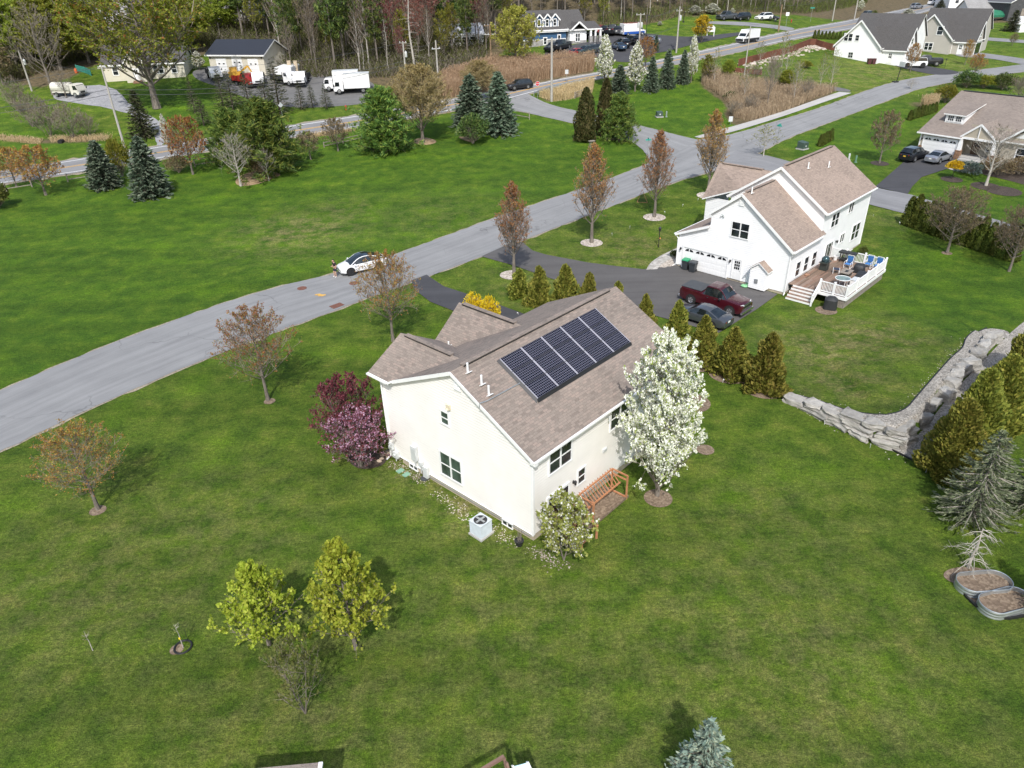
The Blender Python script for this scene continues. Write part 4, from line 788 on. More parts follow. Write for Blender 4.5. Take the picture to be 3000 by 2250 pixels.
plant('pear_far', (1770, 252), (1776, 104), 78, 'white blossoming tree, leftmost on the knoll', 'tree', g, 'blossoming_tree'); plant('pear_far', (1860, 268), (1848, 126), 82, 'white blossoming tree, largest in the middle of the knoll', 'tree', g, 'blossoming_tree'); plant('pear_far', (2024, 242), (2034, 106), 52, 'white blossoming tree at the right end of the knoll beside the reeds', 'tree', g, 'blossoming_tree')
plant('crab', (1890, 202), (1892, 108), 76, 'rusty brown round tree behind the knoll', 'tree', None, 'budding_tree', 0)
plant('willow', (1512, 196), (1528, 18), 160, 'yellow green willow beside the blue building', 'tree', None, 'willow_tree')
plant('forsythia_tree', (2054, 124), (2056, 46), 92, 'sparse yellow flowering bush beside the white sign', 'shrub', None, 'flowering_bush')
# right hand gardens
plant('crab', (2576, 478), (2614, 326), 104, 'airy budding tree in a mulch ring on the lawn left of the ranch house', 'tree', None, 'budding_tree', 2); plant('bare', (2888, 544), (2942, 362), 150, 'leafless pale tree in dark mulch in front of the ranch house', 'tree', None, 'bare_tree', 0)
plant('round_brown', (2774, 741), (2800, 548), 206, 'round brown leafless tree in front of the cedar hedge', 'tree', 'round brown trees by the hedge', 'round_tree'); plant('round_brown', (2956, 795), (3010, 604), 190, 'round brown leafless tree cut by the right picture edge', 'tree', 'round brown trees by the hedge', 'round_tree')
A, B = gp(2648, 655), gp(2975, 768); n = 15
for i in range(n):
    q = A + (B - A) * (i + .5) / n; q[2] = hgt(q[0], q[1]); k = ['first', 'second', 'third', 'fourth', 'fifth', 'sixth', 'seventh', 'eighth', 'ninth', 'tenth', 'eleventh', 'twelfth', 'thirteenth', 'fourteenth', 'fifteenth'][i]
    put('arborvitae', q, rnd.uniform(3., 3.7), .72, '%s cedar from the left in the tall dark hedge' % k, 'hedge cedar', 'tall dark cedar hedge', 'hedge_cedar')
for A, B, n, h, where in ((gp(2664, 352), gp(2738, 328), 8, 1.7, 'the low hedge beside the ranch house'), (gp(2402, 428), gp(2434, 410), 5, 1.6, 'the low hedge behind the white house ridge'), (gp(2385, 113), gp(2470, 117), 9, 1.8, 'the far hedge beside the brown fence')):
    for i in range(n):
        q = A + (B - A) * i / (n - 1); q[2] = hgt(q[0], q[1]); put('arborvitae', q, h * rnd.uniform(.85, 1.1), .45, '%s cedar from the left in %s' % (['first', 'second', 'third', 'fourth', 'fifth', 'sixth', 'seventh', 'eighth', 'ninth'][i], where), 'hedge cedar', 'cedars of ' + where, 'hedge_cedar')
P = gp(2788, 524); o = thing('standard_shrub', 'yellow mop-headed weeping shrub on a dark stem by the front walk', 'shrub', P); b = MB(); b.tube([(0, 0, 0), (.02, 0, 1.2)], .035, 6); b.build('stem', M_BARKD, o)
tm, cm, h, r = bush(130, .9, .95, [M_TWIG, F_FORS], 2600, .14, stems=2, flat=.5); c_ = link('crown', cm, o); c_.location = (0, 0, 1.15)
plant('juniper', (2838, 508), (2836, 478), 70, 'low blue green juniper by the front walk', 'shrub', None, 'juniper_bush'); plant('brown_shrub', (2920, 512), (2920, 470), 90, 'twiggy brown shrub under the ranch house window', 'shrub', None, 'leafless_shrub'); plant('brown_shrub', (2985, 512), (2985, 470), 80, 'twiggy brown shrub at the right edge by the ranch house', 'shrub', None, 'leafless_shrub'); plant('dark_shrub', (1976, 752), (1976, 737), 28, 'dark clipped shrub at the white garage corner', 'shrub', None, 'evergreen_shrub'); plant('dark_shrub', (2528, 742), (2528, 725), 26, 'small dark shrub behind the deck corner', 'shrub', None, 'evergreen_shrub')
plant('crab', (2666, 211), (2672, 126), 48, 'orange budding young tree in front of the left grey roofed house', 'tree', None, 'budding_tree', 0); plant('crab', (2826, 190), (2838, 116), 36, 'orange young tree by the open garage of the beige house', 'tree', None, 'budding_tree', 0); plant('crab', (2855, 220), (2856, 157), 62, 'round orange green tree beside the far road', 'tree', None, 'budding_tree', 1)
plant('dark_spruce', (2866, 87), (2872, 28), 42, 'dark spruce in front of the long white farm building', 'spruce', None, 'dark_spruce', 0); plant('dark_spruce', (2963, 92), (2972, 30), 56, 'dark spruce beside the grey barn', 'spruce', None, 'dark_spruce', 1); plant('dark_spruce', (2835, 62), (2836, 44), 14, 'small spruce by the farm building', 'spruce', None, 'dark_spruce', 0); plant('dark_spruce', (2752, 32), (2752, 0), 42, 'dark spruce beside the white farmhouse', 'spruce', None, 'dark_spruce', 1)
plant('crab', (2965, 134), (2968, 98), 30, 'tiny leafless tree on the far right lawn', 'tree', None, 'budding_tree', 2); plant('dark_shrub', (2556, 70), (2556, 38), 22, 'dark evergreen behind the left grey roofed house', 'shrub', None, 'evergreen_shrub')
for i, (b_, t_, w_, l_) in enumerate([((2830, 256), (2835, 216), 70, 'green bush by the far road, left one'), ((2880, 258), (2880, 226), 60, 'green bush by the far road, middle one'), ((2935, 262), (2935, 224), 70, 'green bush by the far road, right one'), ((2768, 300), (2768, 258), 62, 'green bush behind the ranch house gable')]): plant('shrub', b_, t_, w_, l_, 'shrub', 'bushes by the far road', 'green_bush', i)
plant('bare_shrub', (2985, 300), (2985, 215), 90, 'grey leafless shrub behind the ranch house at the right edge', 'shrub', None, 'leafless_shrub'); plant('bare', (2668, 262), (2672, 232), 40, 'thin leafless sapling by the reed clump', 'tree', None, 'bare_tree', 0)
# lot and left side
g = 'thin spruces in front of the truck lot'
for b_, t_, w_, l_, i in [((656, 318), (648, 202), 56, 'thin dark spruce at the left end of the truck lot row', 0), ((684, 322), (681, 205), 72, 'thin dark spruce in front of the orange machine', 1), ((728, 300), (727, 194), 52, 'thin spruce in front of the red truck', 0), ((822, 338), (820, 176), 92, 'tallest thin spruce in front of the garage corner', 1), ((884, 322), (884, 240), 46, 'bare lower trunked spruce, left of three by the lot', 0), ((916, 316), (907, 248), 42, 'bare lower trunked spruce, middle of three by the lot', 1), ((957, 318), (949, 248), 44, 'bare lower trunked spruce, right of three by the lot', 0), ((598, 368), (588, 292), 66, 'sparse spruce on the grass below the lot', 1), ((572, 330), (570, 226), 44, 'thin spruce left of the lot on the grass', 0), ((780, 305), (778, 225), 60, 'short spruce in front of the white trucks', 1)]:
    plant('thin_spruce', b_, t_, w_, l_, 'spruce', g, 'thin_spruce', i)
plant('dark_spruce', (424, 402), (390, 266), 94, 'dark spruce on the lawn by the gravel drive', 'spruce', None, 'dark_spruce', 1)
plant('big_maple', (461, 318), (430, -30), 380, 'huge forked maple with new leaves in front of the left cottage', 'tree', None, 'big_maple')
plant('bare', (157, 278), (75, 0), 170, 'tall leafless tree behind the white tank truck', 'tree', None, 'bare_tree', 1); plant('bare', (195, 288), (190, 190), 60, 'small leafless tree in front of the white tank truck', 'tree', None, 'bare_tree', 1)
for i, (b_, t_, w_, l_) in enumerate([((150, 402), (120, 290), 120, 'grey leafless thicket below the tank truck, left part'), ((215, 408), (195, 300), 110, 'grey leafless thicket below the tank truck, right part'), ((95, 372), (70, 270), 110, 'grey leafless thicket at the left by the pole'), ((265, 398), (262, 330), 70, 'grey leafless thicket nearest the gravel drive'), ((60, 330), (40, 225), 100, 'grey leafless thicket behind the left pole')]): plant('bare_shrub', b_, t_, w_, l_, 'shrub', 'leafless thickets', 'leafless_thicket')
plant('green_tree', (180, 206), (160, -20), 175, 'leafy yellow green tree behind the tank truck', 'tree', None, 'leafy_tree'); plant('green_tree', (545, 160), (565, -20), 165, 'leafy yellow green tree between cottage and garage', 'tree', None, 'leafy_tree'); plant('green_tree', (100, 190), (105, -5), 130, 'leafy tree at the upper left behind the pole', 'tree', None, 'leafy_tree'); plant('green_tree', (55, 205), (50, 0), 150, 'leafy yellow green tree at the upper left corner', 'tree', None, 'leafy_tree'); plant('green_tree', (262, 185), (258, 15), 140, 'leafy tree behind the huge maple, left of the cottage', 'tree', None, 'leafy_tree'); plant('green_tree', (655, 100), (655, -20), 120, 'leafy tree behind the garage roof', 'tree', None, 'leafy_tree'); plant('pear_far', (585, 205), (582, 150), 55, 'pale pink blossoming tree at the garage corner', 'tree', None, 'blossoming_tree')
plant('wood_orange', (10, 250), (12, 120), 90, 'orange brown tree at the left picture edge', 'tree', None, 'wood_tree')
# the wood: single trees, those that look alike share a label
FRONT = [(-200, 190), (0, 215), (60, 205), (240, 150), (430, 120), (600, 132), (640, 130), (800, 152), (835, 222), (1000, 230), (1190, 222), (1300, 205), (1440, 172), (1465, 100), (1560, 66), (1745, 80), (1900, 66), (1990, 48), (2330, 36), (2540, 4), (2700, -8), (2900, -6), (3100, -6)]
FX = [a for a, b in FRONT]; FY = [b for a, b in FRONT]; rw = random.Random(5)
WL = {'wood_bare': 'tall leafless grey tree of the wood behind the road', 'wood_red': 'tall tree with red buds in the wood', 'wood_pine': 'tall dark pine in the wood', 'wood_green': 'slender tree with yellow green leaves in the wood', 'wood_orange': 'brownish budding tree of the wood edge'}
cnt = 0
for row in range(8):
    x = -180
    while x < 3080:
        x += rw.uniform(30, 82); d = row * 6. + rw.uniform(0, 5)
        P = gp(x, np.interp(x, FX, FY)); hd = nrm(V(P[0], P[1], 0)); P = P + hd * d; P[2] = hgt(P[0], P[1])
        q = rw.random()
        if 1080 < x < 1450: k = 'wood_red' if q < .46 else 'wood_bare' if q < .7 else 'wood_pine' if q < .86 else 'wood_green'
        elif 690 < x < 1080: k = 'wood_pine' if q < .42 else 'wood_bare' if q < .74 else 'wood_green'
        elif x < 380: k = 'wood_green' if q < .35 else 'wood_bare' if q < .7 else 'wood_orange'
        elif x < 690: k = 'wood_bare' if q < .55 else 'wood_green' if q < .85 else 'wood_pine'
        elif x < 1780: k = 'wood_pine' if q < .5 else 'wood_green' if q < .75 else 'wood_bare'
        else: k = 'wood_bare' if q < .5 else 'wood_green' if q < .72 else 'wood_orange' if q < .88 else 'wood_pine'
        hh = {'wood_bare': 16, 'wood_red': 15, 'wood_pine': 19, 'wood_green': 12.5, 'wood_orange': 11}[k] * rw.uniform(.75, 1.12)
        if x > 2540: hh *= .55
        if row == 0: hh *= rw.uniform(.55, 1)
        if 560 < x < 830 and row == 0 : continue
        if (600 < x < 700 and row < 5 and q > .35) or (215 < x < 420 and row < 5 and q > .3): continue
        put(k, P, hh, hh * rw.uniform(.13, .18), WL[k], 'tree', WL[k].replace('tall ', '').replace('tree', 'trees'), 'wood_tree' if k != 'wood_pine' else 'wood_pine'); cnt += 1
plant('snag', (1213, 226), (1196, -25), 110, 'dead pale trunk with bare level branches in the wood', 'dead tree', None, 'dead_tree')
for b_, t_, w_, l_ in [((1070, 222), (1060, 100), 36, 'bare grey trunk at the wood edge left of the poles'), ((1140, 218), (1128, 50), 36, 'bare grey trunk at the wood edge beside the transformer pole')]: plant('snag', b_, t_, w_, l_, 'dead tree', None, 'dead_tree')
# thin trees in the wet meadow on the right
g = 'thin pale trees in the reeds'
for b_, t_, w_, k in [((2178, 300), (2200, 180), 50, 'sapling'), ((2246, 322), (2262, 150), 60, 'bare'), ((2296, 250), (2322, 115), 46, 'sapling'), ((2323, 305), (2352, 170), 50, 'sapling'), ((2400, 268), (2412, 150), 40, 'sapling'), ((2430, 270), (2448, 140), 40, 'sapling'), ((2070, 245), (2078, 160), 46, 'wood_green'), ((2090, 255), (2110, 140), 40, 'sapling'), ((2132, 232), (2136, 175), 40, 'green_tree'), ((2210, 240), (2216, 190), 60, 'bare_shrub'), ((2262, 240), (2266, 165), 56, 'bare_shrub'), ((2195, 330), (2198, 275), 60, 'bare_shrub'), ((2148, 340), (2150, 295), 60, 'bare_shrub'), ((2300, 262), (2305, 205), 50, 'green_tree'), ((2360, 290), (2366, 225), 50, 'bare_shrub'), ((2330, 262), (2340, 175), 46, 'sapling'), ((2362, 200), (2366, 183), 34, 'shrub'), ((2140, 290), (2146, 272), 40, 'shrub'), ((2290, 196), (2300, 90), 40, 'sapling'), ((2225, 190), (2232, 120), 40, 'sapling')]:
    plant(k, b_, t_, w_, {'sapling': 'thin pale young tree growing in the wet meadow', 'bare': 'leafless thin tree in the middle of the wet meadow', 'bare_shrub': 'leafless grey shrub in the wet meadow', 'wood_green': 'thin leafy tree by the knoll in the wet meadow', 'green_tree': 'small leafy green tree in the wet meadow', 'shrub': 'low bright green bush in the wet meadow'}[k], 'shrub' if 'shrub' in k else 'tree', g, 'meadow_shrub' if 'shrub' in k else 'meadow_tree')
for b_, t_, w_, l_ in [((2035, 44), (2035, 16), 60, 'white flowering bush at the wood edge, left one'), ((2085, 42), (2085, 10), 66, 'white flowering bush at the wood edge, right one'), ((2145, 40), (2145, 24), 24, 'small white flowering bush behind the parked cars'), ((1933, 76), (1933, 62), 22, 'small white flowering tree on the slope behind the van'), ((2520, 32), (2522, 0), 30, 'white flowering bush at the upper right wood edge'), ((2660, 46), (2660, 26), 50, 'white flowering bush behind the two grey roofed houses')]: plant('pear_far', b_, t_, w_, l_, 'shrub', 'white flowering bushes far off', 'flowering_bush')

# ------------------------------------------------------------------ uncountable growth
def scatter(name, polys, n, hr, w, material, seed, lean=.25, kind='stuff', xr=None):
    r = np.random.default_rng(seed); Ps = []
    for pl in polys:
        W_ = G(*pl)[:, :2]; lo, hi = W_.min(0), W_.max(0); c = lo + r.random((n * 4, 2)) * (hi - lo); c = c[inpoly(c[:, 0], c[:, 1], W_)]; Ps.append(c[:n])
    C = np.vstack(Ps); m = len(C); z = hgt(C[:, 0], C[:, 1]); A = np.stack([C[:, 0], C[:, 1], z - .05], 1); cl = .6 + .4 * np.sin(C[:, :1] * .9) * np.cos(C[:, 1:2] * .7)
    h = (hr[0] + (hr[1] - hr[0]) * r.random((m, 1))) * (.72 + .28 * cl); B = A + np.concatenate([r.normal(size=(m, 2)) * lean * h * .5, h], 1)
    v, f = twig_arrays(r, A, B, w); fs = [f]; vs = [v]
    v2, f2 = leaf_arrays(r, B - V(0, 0, .1), w * 3.2, .45, nrm_rows(B - A), .6); vs.append(v2); fs.append(f2 + len(v))
    return tag(link(name, fast_mesh(name, np.vstack(vs), np.vstack(fs), material)), kind=kind)
scatter('reeds', [[(1275, 296), (1480, 255), (1740, 207), (1738, 184), (1600, 190), (1450, 196), (1290, 240)]], 24000, (1.6, 3.), .07, M_REED, 1)
scatter('reeds', [[(1578, 284), (1740, 246), (1735, 272), (1700, 284), (1660, 294), (1622, 298)]], 5000, (.8, 1.7), .06, M_REED, 2)
scatter('reeds', [[(2063, 200), (2136, 232), (2203, 242), (2294, 255), (2407, 262), (2450, 268), (2395, 285), (2294, 328), (2203, 355), (2145, 345), (2136, 304), (2097, 272), (2055, 246)]], 17000, (.8, 1.9), .06, M_REEDG, 3)
scatter('reeds', [[(2695, 318), (2745, 310), (2735, 326), (2705, 330)]], 900, (1.6, 2.6), .06, M_REED, 4)
scatter('brush', [[(600, 140), (800, 155), (835, 225), (1000, 230), (1200, 228), (1420, 190), (1440, 100), (1000, 60), (600, 70)]], 17000, (.5, 3.2), .11, F_UNDER, 9, 1.2)
scatter('brush', [[(630, 150), (800, 160), (835, 225), (1000, 232), (1200, 228), (1420, 200), (1420, 150), (1000, 150), (640, 100)]], 9000, (.5, 2.6), .06, M_TWIG, 5, .9)
scatter('brush', [[(1750, 84), (1900, 70), (2000, 52), (2330, 42), (2540, 10), (2540, -8), (2000, 25), (1750, 50)]], 13000, (.5, 3.), .1, F_UNDER, 6, 1.2)
scatter('brush', [[(-100, 240), (60, 235), (240, 180), (430, 150), (600, 140), (600, 90), (240, 100), (-100, 150)]], 12000, (.5, 2.6), .1, F_UNDER, 7, 1.2)
scatter('tall_grass', [[(140, 402), (330, 397), (325, 414), (150, 419)], [(0, 398), (125, 410), (118, 424), (0, 412)], [(870, 402), (960, 388), (1040, 380), (1040, 384), (960, 398), (880, 412)]], 1400, (.2, .7), .05, M_REED, 8, .6)
# ------------------------------------------------------------------ building materials
M_CREAM = siding('cream_siding', (.87, .84, .8)); M_WHITE = siding('white_siding', (.86, .86, .86)); M_GREY = siding('greige_siding', (.46, .43, .39), .14); M_TAN = siding('tan_siding', (.42, .37, .29)); M_BLUE = siding('blue_siding', (.035, .1, .2), .16); M_CREAM2 = siding('ivory_siding', (.6, .56, .46), .2)
RCOL = [(.13, .1, .085), (.22, .18, .15), (.265, .21, .175), (.31, .23, .19)]
M_ROOF = shingle('brown_shingles', RCOL, (.1, .075, .06)); M_ROOF2 = shingle('tan_shingles', [(.2, .145, .115), (.28, .21, .17), (.33, .25, .2), (.36, .27, .22)], (.14, .105, .085), .33, .15); M_ROOF3 = shingle('taupe_shingles', [(.16, .125, .105), (.21, .17, .145), (.24, .195, .165), (.27, .22, .185)], (.12, .1, .085))
M_ROOFD = shingle('charcoal_shingles', [(.016, .018, .022), (.024, .027, .033), (.032, .036, .042), (.042, .046, .053)], (.014, .015, .018)); M_ROOFG = shingle('grey_shingles', [(.2, .2, .2), (.27, .27, .27), (.3, .3, .3), (.34, .34, .34)], (.2, .2, .2)); M_METALROOF = plain('dark_metal_roof', (.035, .037, .045), .45, .2)
M_TRIM = plain('white_trim', (.8, .8, .79), .45, var=.05); M_FOUND = plain('concrete_foundation', (.42, .36, .27), .9, var=.2, sc_=1.5); M_GLASS = glassmat('window_glass'); M_GLASSG = glassmat('screened_glass', (.05, .075, .06), .25, .4); M_DGLASS = glassmat('dark_glass', (.012, .014, .017))
M_METAL = plain('grey_metal', (.42, .44, .45), .4, .6, .1); M_BLK = plain('black_metal', (.02, .02, .022), .45); M_BEIGE = plain('beige_plastic', (.62, .56, .42), .6); M_LGREY = plain('light_grey_box', (.58, .6, .6), .5, .1); M_BRICK = plain('stone_veneer', (.26, .15, .09), .9, var=.5, sc_=7); M_STONE = plain('grey_stone_veneer', (.3, .29, .28), .9, var=.4, sc_=3); M_ORWOOD = plain('orange_stained_wood', (.44, .2, .1), .6, var=.25, sc_=4); M_WEATH = plain('weathered_wood', (.27, .235, .2), .9, var=.35, sc_=5); M_CURT = plain('curtain', (.09, .13, .12), .9)
def root(name, label, cat, O, rz, group=None): return thing(name, label, cat, O, rz, group)
def window(par, o, du, s0, s1, z0, z1, cols=1, rail=True, grid=None, fw=.09, glass=None, name='window', n=None):
    "glass panes (part) with white casing, mullions and sash rails (sub-part) on a wall given by point o and direction du"
    o, du = V(*o), nrm(du); up = V(0, 0, 1); n = nrm(np.cross(du, up)) if n is None else V(*n); P = lambda s, z, d: o + du * s + up * z + n * d
    b = MB(); w = (s1 - s0) / cols; ax = (du, n, up)
    for c in range(cols):
        a = s0 + c * w
        for (q0, q1, dd) in (((z0, (z0 + z1) / 2, .012), ((z0 + z1) / 2, z1, .022)) if rail else ((z0, z1, .015),)): b.poly([P(a, q0, dd), P(a + w, q0, dd), P(a + w, q1, dd), P(a, q1, dd)])
    g_ = b.build(name, glass or M_GLASS, par); f = MB()
    f.box(P((s0 + s1) / 2, z1 + fw / 2, .02), (s1 - s0 + 2 * fw, .06, fw), ax); f.box(P((s0 + s1) / 2, z0 - fw / 2, .03), (s1 - s0 + 2 * fw, .08, fw), ax)
    for s in (s0 - fw / 2, s1 + fw / 2): f.box(P(s, (z0 + z1) / 2, .02), (fw, .06, z1 - z0), ax)
    for c in range(1, cols): f.box(P(s0 + c * w, (z0 + z1) / 2, .022), (fw * 1.1, .058, z1 - z0), ax)
    if rail: f.box(P((s0 + s1) / 2, (z0 + z1) / 2, .024), (s1 - s0, .045, .055), ax)
    if grid:
        for c in range(1, grid[0] * cols): f.box(P(s0 + c * (s1 - s0) / (grid[0] * cols), (z0 + z1) / 2, .026), (.03, .03, z1 - z0), ax)
        for k in range(1, grid[1]): f.box(P((s0 + s1) / 2, z0 + k * (z1 - z0) / grid[1], .027), (s1 - s0, .03, .03), ax)
    f.build('window_frame', M_TRIM, g_); return g_
def walls(par, polys, m, name='wall'):
    b = MB(); [b.poly(p) for p in polys]; return b.build(name, m, par)
def fascia(b, p, q, h=.2, t=.03): b.beam(V(*p), V(*q), t, h)
def gutter(par, p, q, name='gutter'):
    b = MB(); p, q = V(*p), V(*q); b.beam(p, q, .11, .1); return b.build(name, M_TRIM, par)
def door(par, o, du, s0, s1, z0, z1, m=M_TRIM, lights=None, handle=True, name='door'):
    o, du = V(*o), nrm(du); up = V(0, 0, 1); n = nrm(np.cross(du, up)); P = lambda s, z, d: o + du * s + up * z + n * d; ax = (du, n, up); b = MB(); mid = (s0 + s1) / 2
    b.box(P(mid, (z0 + z1) / 2, .02), (s1 - s0, .05, z1 - z0), ax); b.box(P(mid, z1 + .05, .03), (s1 - s0 + .2, .08, .1), ax); b.box(P(s0 - .05, (z0 + z1) / 2, .03), (.1, .08, z1 - z0), ax); b.box(P(s1 + .05, (z0 + z1) / 2, .03), (.1, .08, z1 - z0), ax)
    for k in range(2): b.box(P(s0 + (k + .5) * (s1 - s0) / 2, z0 + .45, .048), ((s1 - s0) * .36, .012, .55), ax)
    d = b.build(name, m, par)
    if lights:
        b = MB(); c, r_ = lights; w = (s1 - s0) * .7 / c; h = (z1 - z0) * .45 / r_
        for i in range(c):
            for j in range(r_): x = s0 + (s1 - s0) * .15 + (i + .5) * w; z = z0 + (z1 - z0) * .5 + (j + .5) * h; b.box(P(x, z, .048), (w * .8, .012, h * .8), ax)
        b.build('door_glass', M_DGLASS, d)
    if handle: b = MB(); b.tube([P(s1 - .08, (z0 + z1) / 2 - .05, .045), P(s1 - .08, (z0 + z1) / 2 - .05, .1)], .035, 8); b.build('handle', M_METAL, d)
    return d
def garage_door(par, o, du, s0, s1, z0, z1, nw=4, arch=True):
    o, du = V(*o), nrm(du); up = V(0, 0, 1); n = nrm(np.cross(du, up)); P = lambda s, z, d: o + du * s + up * z + n * d; ax = (du, n, up); b = MB(); w = s1 - s0; h = (z1 - z0) / 4
    for k in range(4):
        b.box(P((s0 + s1) / 2, z0 + (k + .5) * h, -.02), (w, .05, h - .015), ax)
        if k < 3:
            for i in range(8): b.box(P(s0 + (i + .5) * w / 8, z0 + (k + .5) * h, .008), (w / 8 * .8, .012, h * .66), ax)
    for s in (s0 - .06, s1 + .06): b.box(P(s, (z0 + z1) / 2, .02), (.12, .09, z1 - z0), ax)
    b.box(P((s0 + s1) / 2, z1 + .07, .02), (w + .24, .09, .14), ax); d = b.build('garage_door', M_TRIM, par); b = MB()
    for i in range(nw):
        c = s0 + (i + .5) * w / nw; z = z0 + 3.28 * h
        for sg in (-1, 1):
            if arch:
                x0 = c + sg * .05; pts = [P(x0, z, .012)] + [P(x0 + sg * (w / nw * .34) * math.cos(a), z + h * .5 * math.sin(a), .012) for a in np.linspace(0, 1.57, 6)]
                b.poly(pts if sg > 0 else pts[::-1])
            else: b.box(P(c + sg * w / nw * .2, z + h * .2, .01), (w / nw * .32, .012, h * .45), ax)
    b.build('pane', M_DGLASS, d); return d
def lantern(par, P, n, name='wall_lantern'):
    P, n = V(*P), V(*n); b = MB(); b.box(P + n * .03, (.1, .1, .16)); b.tube([P + n * .03 + V(0, 0, .06), P + n * .16 + V(0, 0, .1)], .015, 5); b.lathe([(.03, .16), (.085, .08), (.075, .06), (.055, -.12), (.03, -.15)], P + n * .17, 8); return b.build(name, M_BLK, par)
def pipe(par, P, h, name='vent_pipe', r=.055): 
    b = MB(); P = V(*P); b.tube([P, P + V(0, 0, h)], r, 10); b.box(P + V(0, 0, .01), (.34, .34, .03), ((1, 0, 0), (0, .88, -.47), (0, .47, .88))); return b.build(name, M_TRIM, par, True)
def roofs(par, planes, m, th=.11, name='roof', edge=True):
    b = MB()
    for p in planes:
        p = [V(*q) for q in p]; n = sum((np.cross(p[i] - p[0], p[i + 1] - p[0]) for i in range(1, len(p) - 1)), V(0, 0, 0))
        if n[2] < 0: p = p[::-1]
        k = len(p); lo = [q - V(0, 0, th * 1.15) for q in p]; b.add(p + lo, [tuple(range(k)), tuple(range(2 * k - 1, k - 1, -1))], 0); b.add(p + lo, [(i, i + k, (i + 1) % k + k, (i + 1) % k) for i in range(k)], 1)
    return b.build(name, [m, M_TRIM] if edge else [m, m], par)

# ------------------------------------------------------------------ the cream house
ZH = float(hgt(.83, 27.7)); PH1 = .817; W1, L1, he, hr, wr = 11.37, 13.93, 5.38, 8.194, 5.231; sR = (hr - he) / wr; sL = .4725
H1 = root('cream_house', 'cream sided two storey house with brown shingle roof and solar panels', 'house', (.83, 27.705, ZH), PH1)
zl = lambda y: hr - sL * (y - wr); zf = .42; zt = lambda y: (he + sR * y if y < wr else zl(y)) - .13
gab = [(0.06, y, z) for y, z in ((0, zf), (W1, zf), (W1, 5.55), (10.2, zt(10.2)), (wr, zt(wr)), (0, zt(0)))]
walls(H1, [gab[::-1], [(.06, 0, zf), (L1, 0, zf), (L1, 0, zt(0)), (.06, 0, zt(0))], [(L1, 0, zf), (L1, 10.4, zf), (L1, 10.4, zt(10.4)), (L1, wr, zt(wr)), (L1, 0, zt(0))], [(.06, W1, zf), (.06, W1, 5.55), (2.3, W1, 7.05), (4.6, W1, 5.7), (4.6, W1, zf)], [(4.6, W1, zf), (4.6, W1, 5.6), (4.6, 10.4, 5.6), (4.6, 10.4, zf)], [(4.6, 10.4, zf), (4.6, 10.4, 5.5), (L1, 10.4, 5.5), (L1, 10.4, zf)], [(5.5, 10.4, zf), (5.5, 12.6, zf), (5.5, 12.6, 4.95), (5.5, 10.4, 4.95)], [(5.5, 12.6, zf), (5.5, 12.6, 4.95), (7.9, 12.6, 6.85), (10.3, 12.6, 4.95), (10.3, 12.6, zf)], [(10.3, 10.4, zf), (10.3, 10.4, 4.95), (10.3, 12.6, 4.95), (10.3, 12.6, zf)]], M_CREAM)
b = MB(); b.box((.06 + .02 + L1 / 2, 5.2, -.3), (L1 - .06, 10.34, 1.44)); b.box((2.3, 11., -.3), (4.4, .66, 1.44)); b.build('foundation', M_FOUND, H1)
b = MB()
for y in (.03, W1 - .03): b.box((.045, y, (zf + 5.2) / 2 + .05), (.05, .1, 5.0))
b.box((.1, -.015, (zf + 5.2) / 2), (.12, .05, 4.8)); b.box((.05, W1 / 2, zf), (.05, W1, .05)); b.build('corner_trim', M_TRIM, H1)
ov, eo = .14, .27
RP = [(-ov, -eo, he - eo * sR), (L1 + ov, -eo, he - eo * sR), (L1 + ov, wr, hr), (-ov, wr, hr)]
LP = [(-ov, wr, hr), (L1 + ov, wr, hr), (L1 + ov, 10.75, zl(10.75)), (-ov, 10.75, zl(10.75))]
w1r, w1x, w1y = 7.3, 2.3, 12.05; s1_ = (w1r - 5.82) / (w1x + .33); y1 = wr + (hr - w1r) / sL
WA = [(-.33, w1y, 5.82), (-.33, wr + (hr - 5.82) / sL, 5.82), (w1x, y1, w1r), (w1x, w1y, w1r)]; WB = [(w1x, w1y, w1r), (w1x, y1, w1r), (5.2, wr + (hr - (w1r - (5.2 - w1x) * s1_)) / sL, w1r - (5.2 - w1x) * s1_), (5.2, w1y, w1r - (5.2 - w1x) * s1_)]
w2r, w2x, w2y = 7.06, 7.9, 13.; s2_ = .8; y2 = wr + (hr - w2r) / sL; lo2 = 4.9; dx2 = (w2r - lo2) / s2_
WC = [(w2x - dx2, w2y, lo2), (w2x - dx2, 10.2, lo2), (w2x - dx2 * .6, wr + (hr - (w2r - s2_ * dx2 * .6)) / sL, w2r - s2_ * dx2 * .6), (w2x, y2, w2r), (w2x, w2y, w2r)]; WD = [(w2x, w2y, w2r), (w2x, y2, w2r), (w2x + dx2 * .6, wr + (hr - (w2r - s2_ * dx2 * .6)) / sL, w2r - s2_ * dx2 * .6), (w2x + dx2, 10.2, lo2), (w2x + dx2, w2y, lo2)]
RF1 = roofs(H1, [RP, LP, WA, WB, WC, WD], M_ROOF)
for a_, q_, ang in (((.7, wr, hr + .05), (L1 - .7, wr, hr + .05), 0), ((w1x, w1y - .5, w1r + .04), (w1x, y1 + .6, w1r + .04), 0), ((w2x, w2y - .4, w2r + .04), (w2x, y2 + .5, w2r + .04), 0)):
    d = nrm(V(*q_) - V(*a_)); sd = V(-d[1], d[0], 0); b = MB(); b.beam(V(*a_), V(*q_), .3, .07, 0)
    for sg in (-1, 1): b.beam(V(*a_) + sd * .155 * sg + V(0, 0, -.03), V(*q_) + sd * .155 * sg + V(0, 0, -.03), .015, .05, 1)
    b.build('ridge_vent', [M_ROOF, M_BLK], RF1)
b = MB(); off = V(0, 0, -.12)
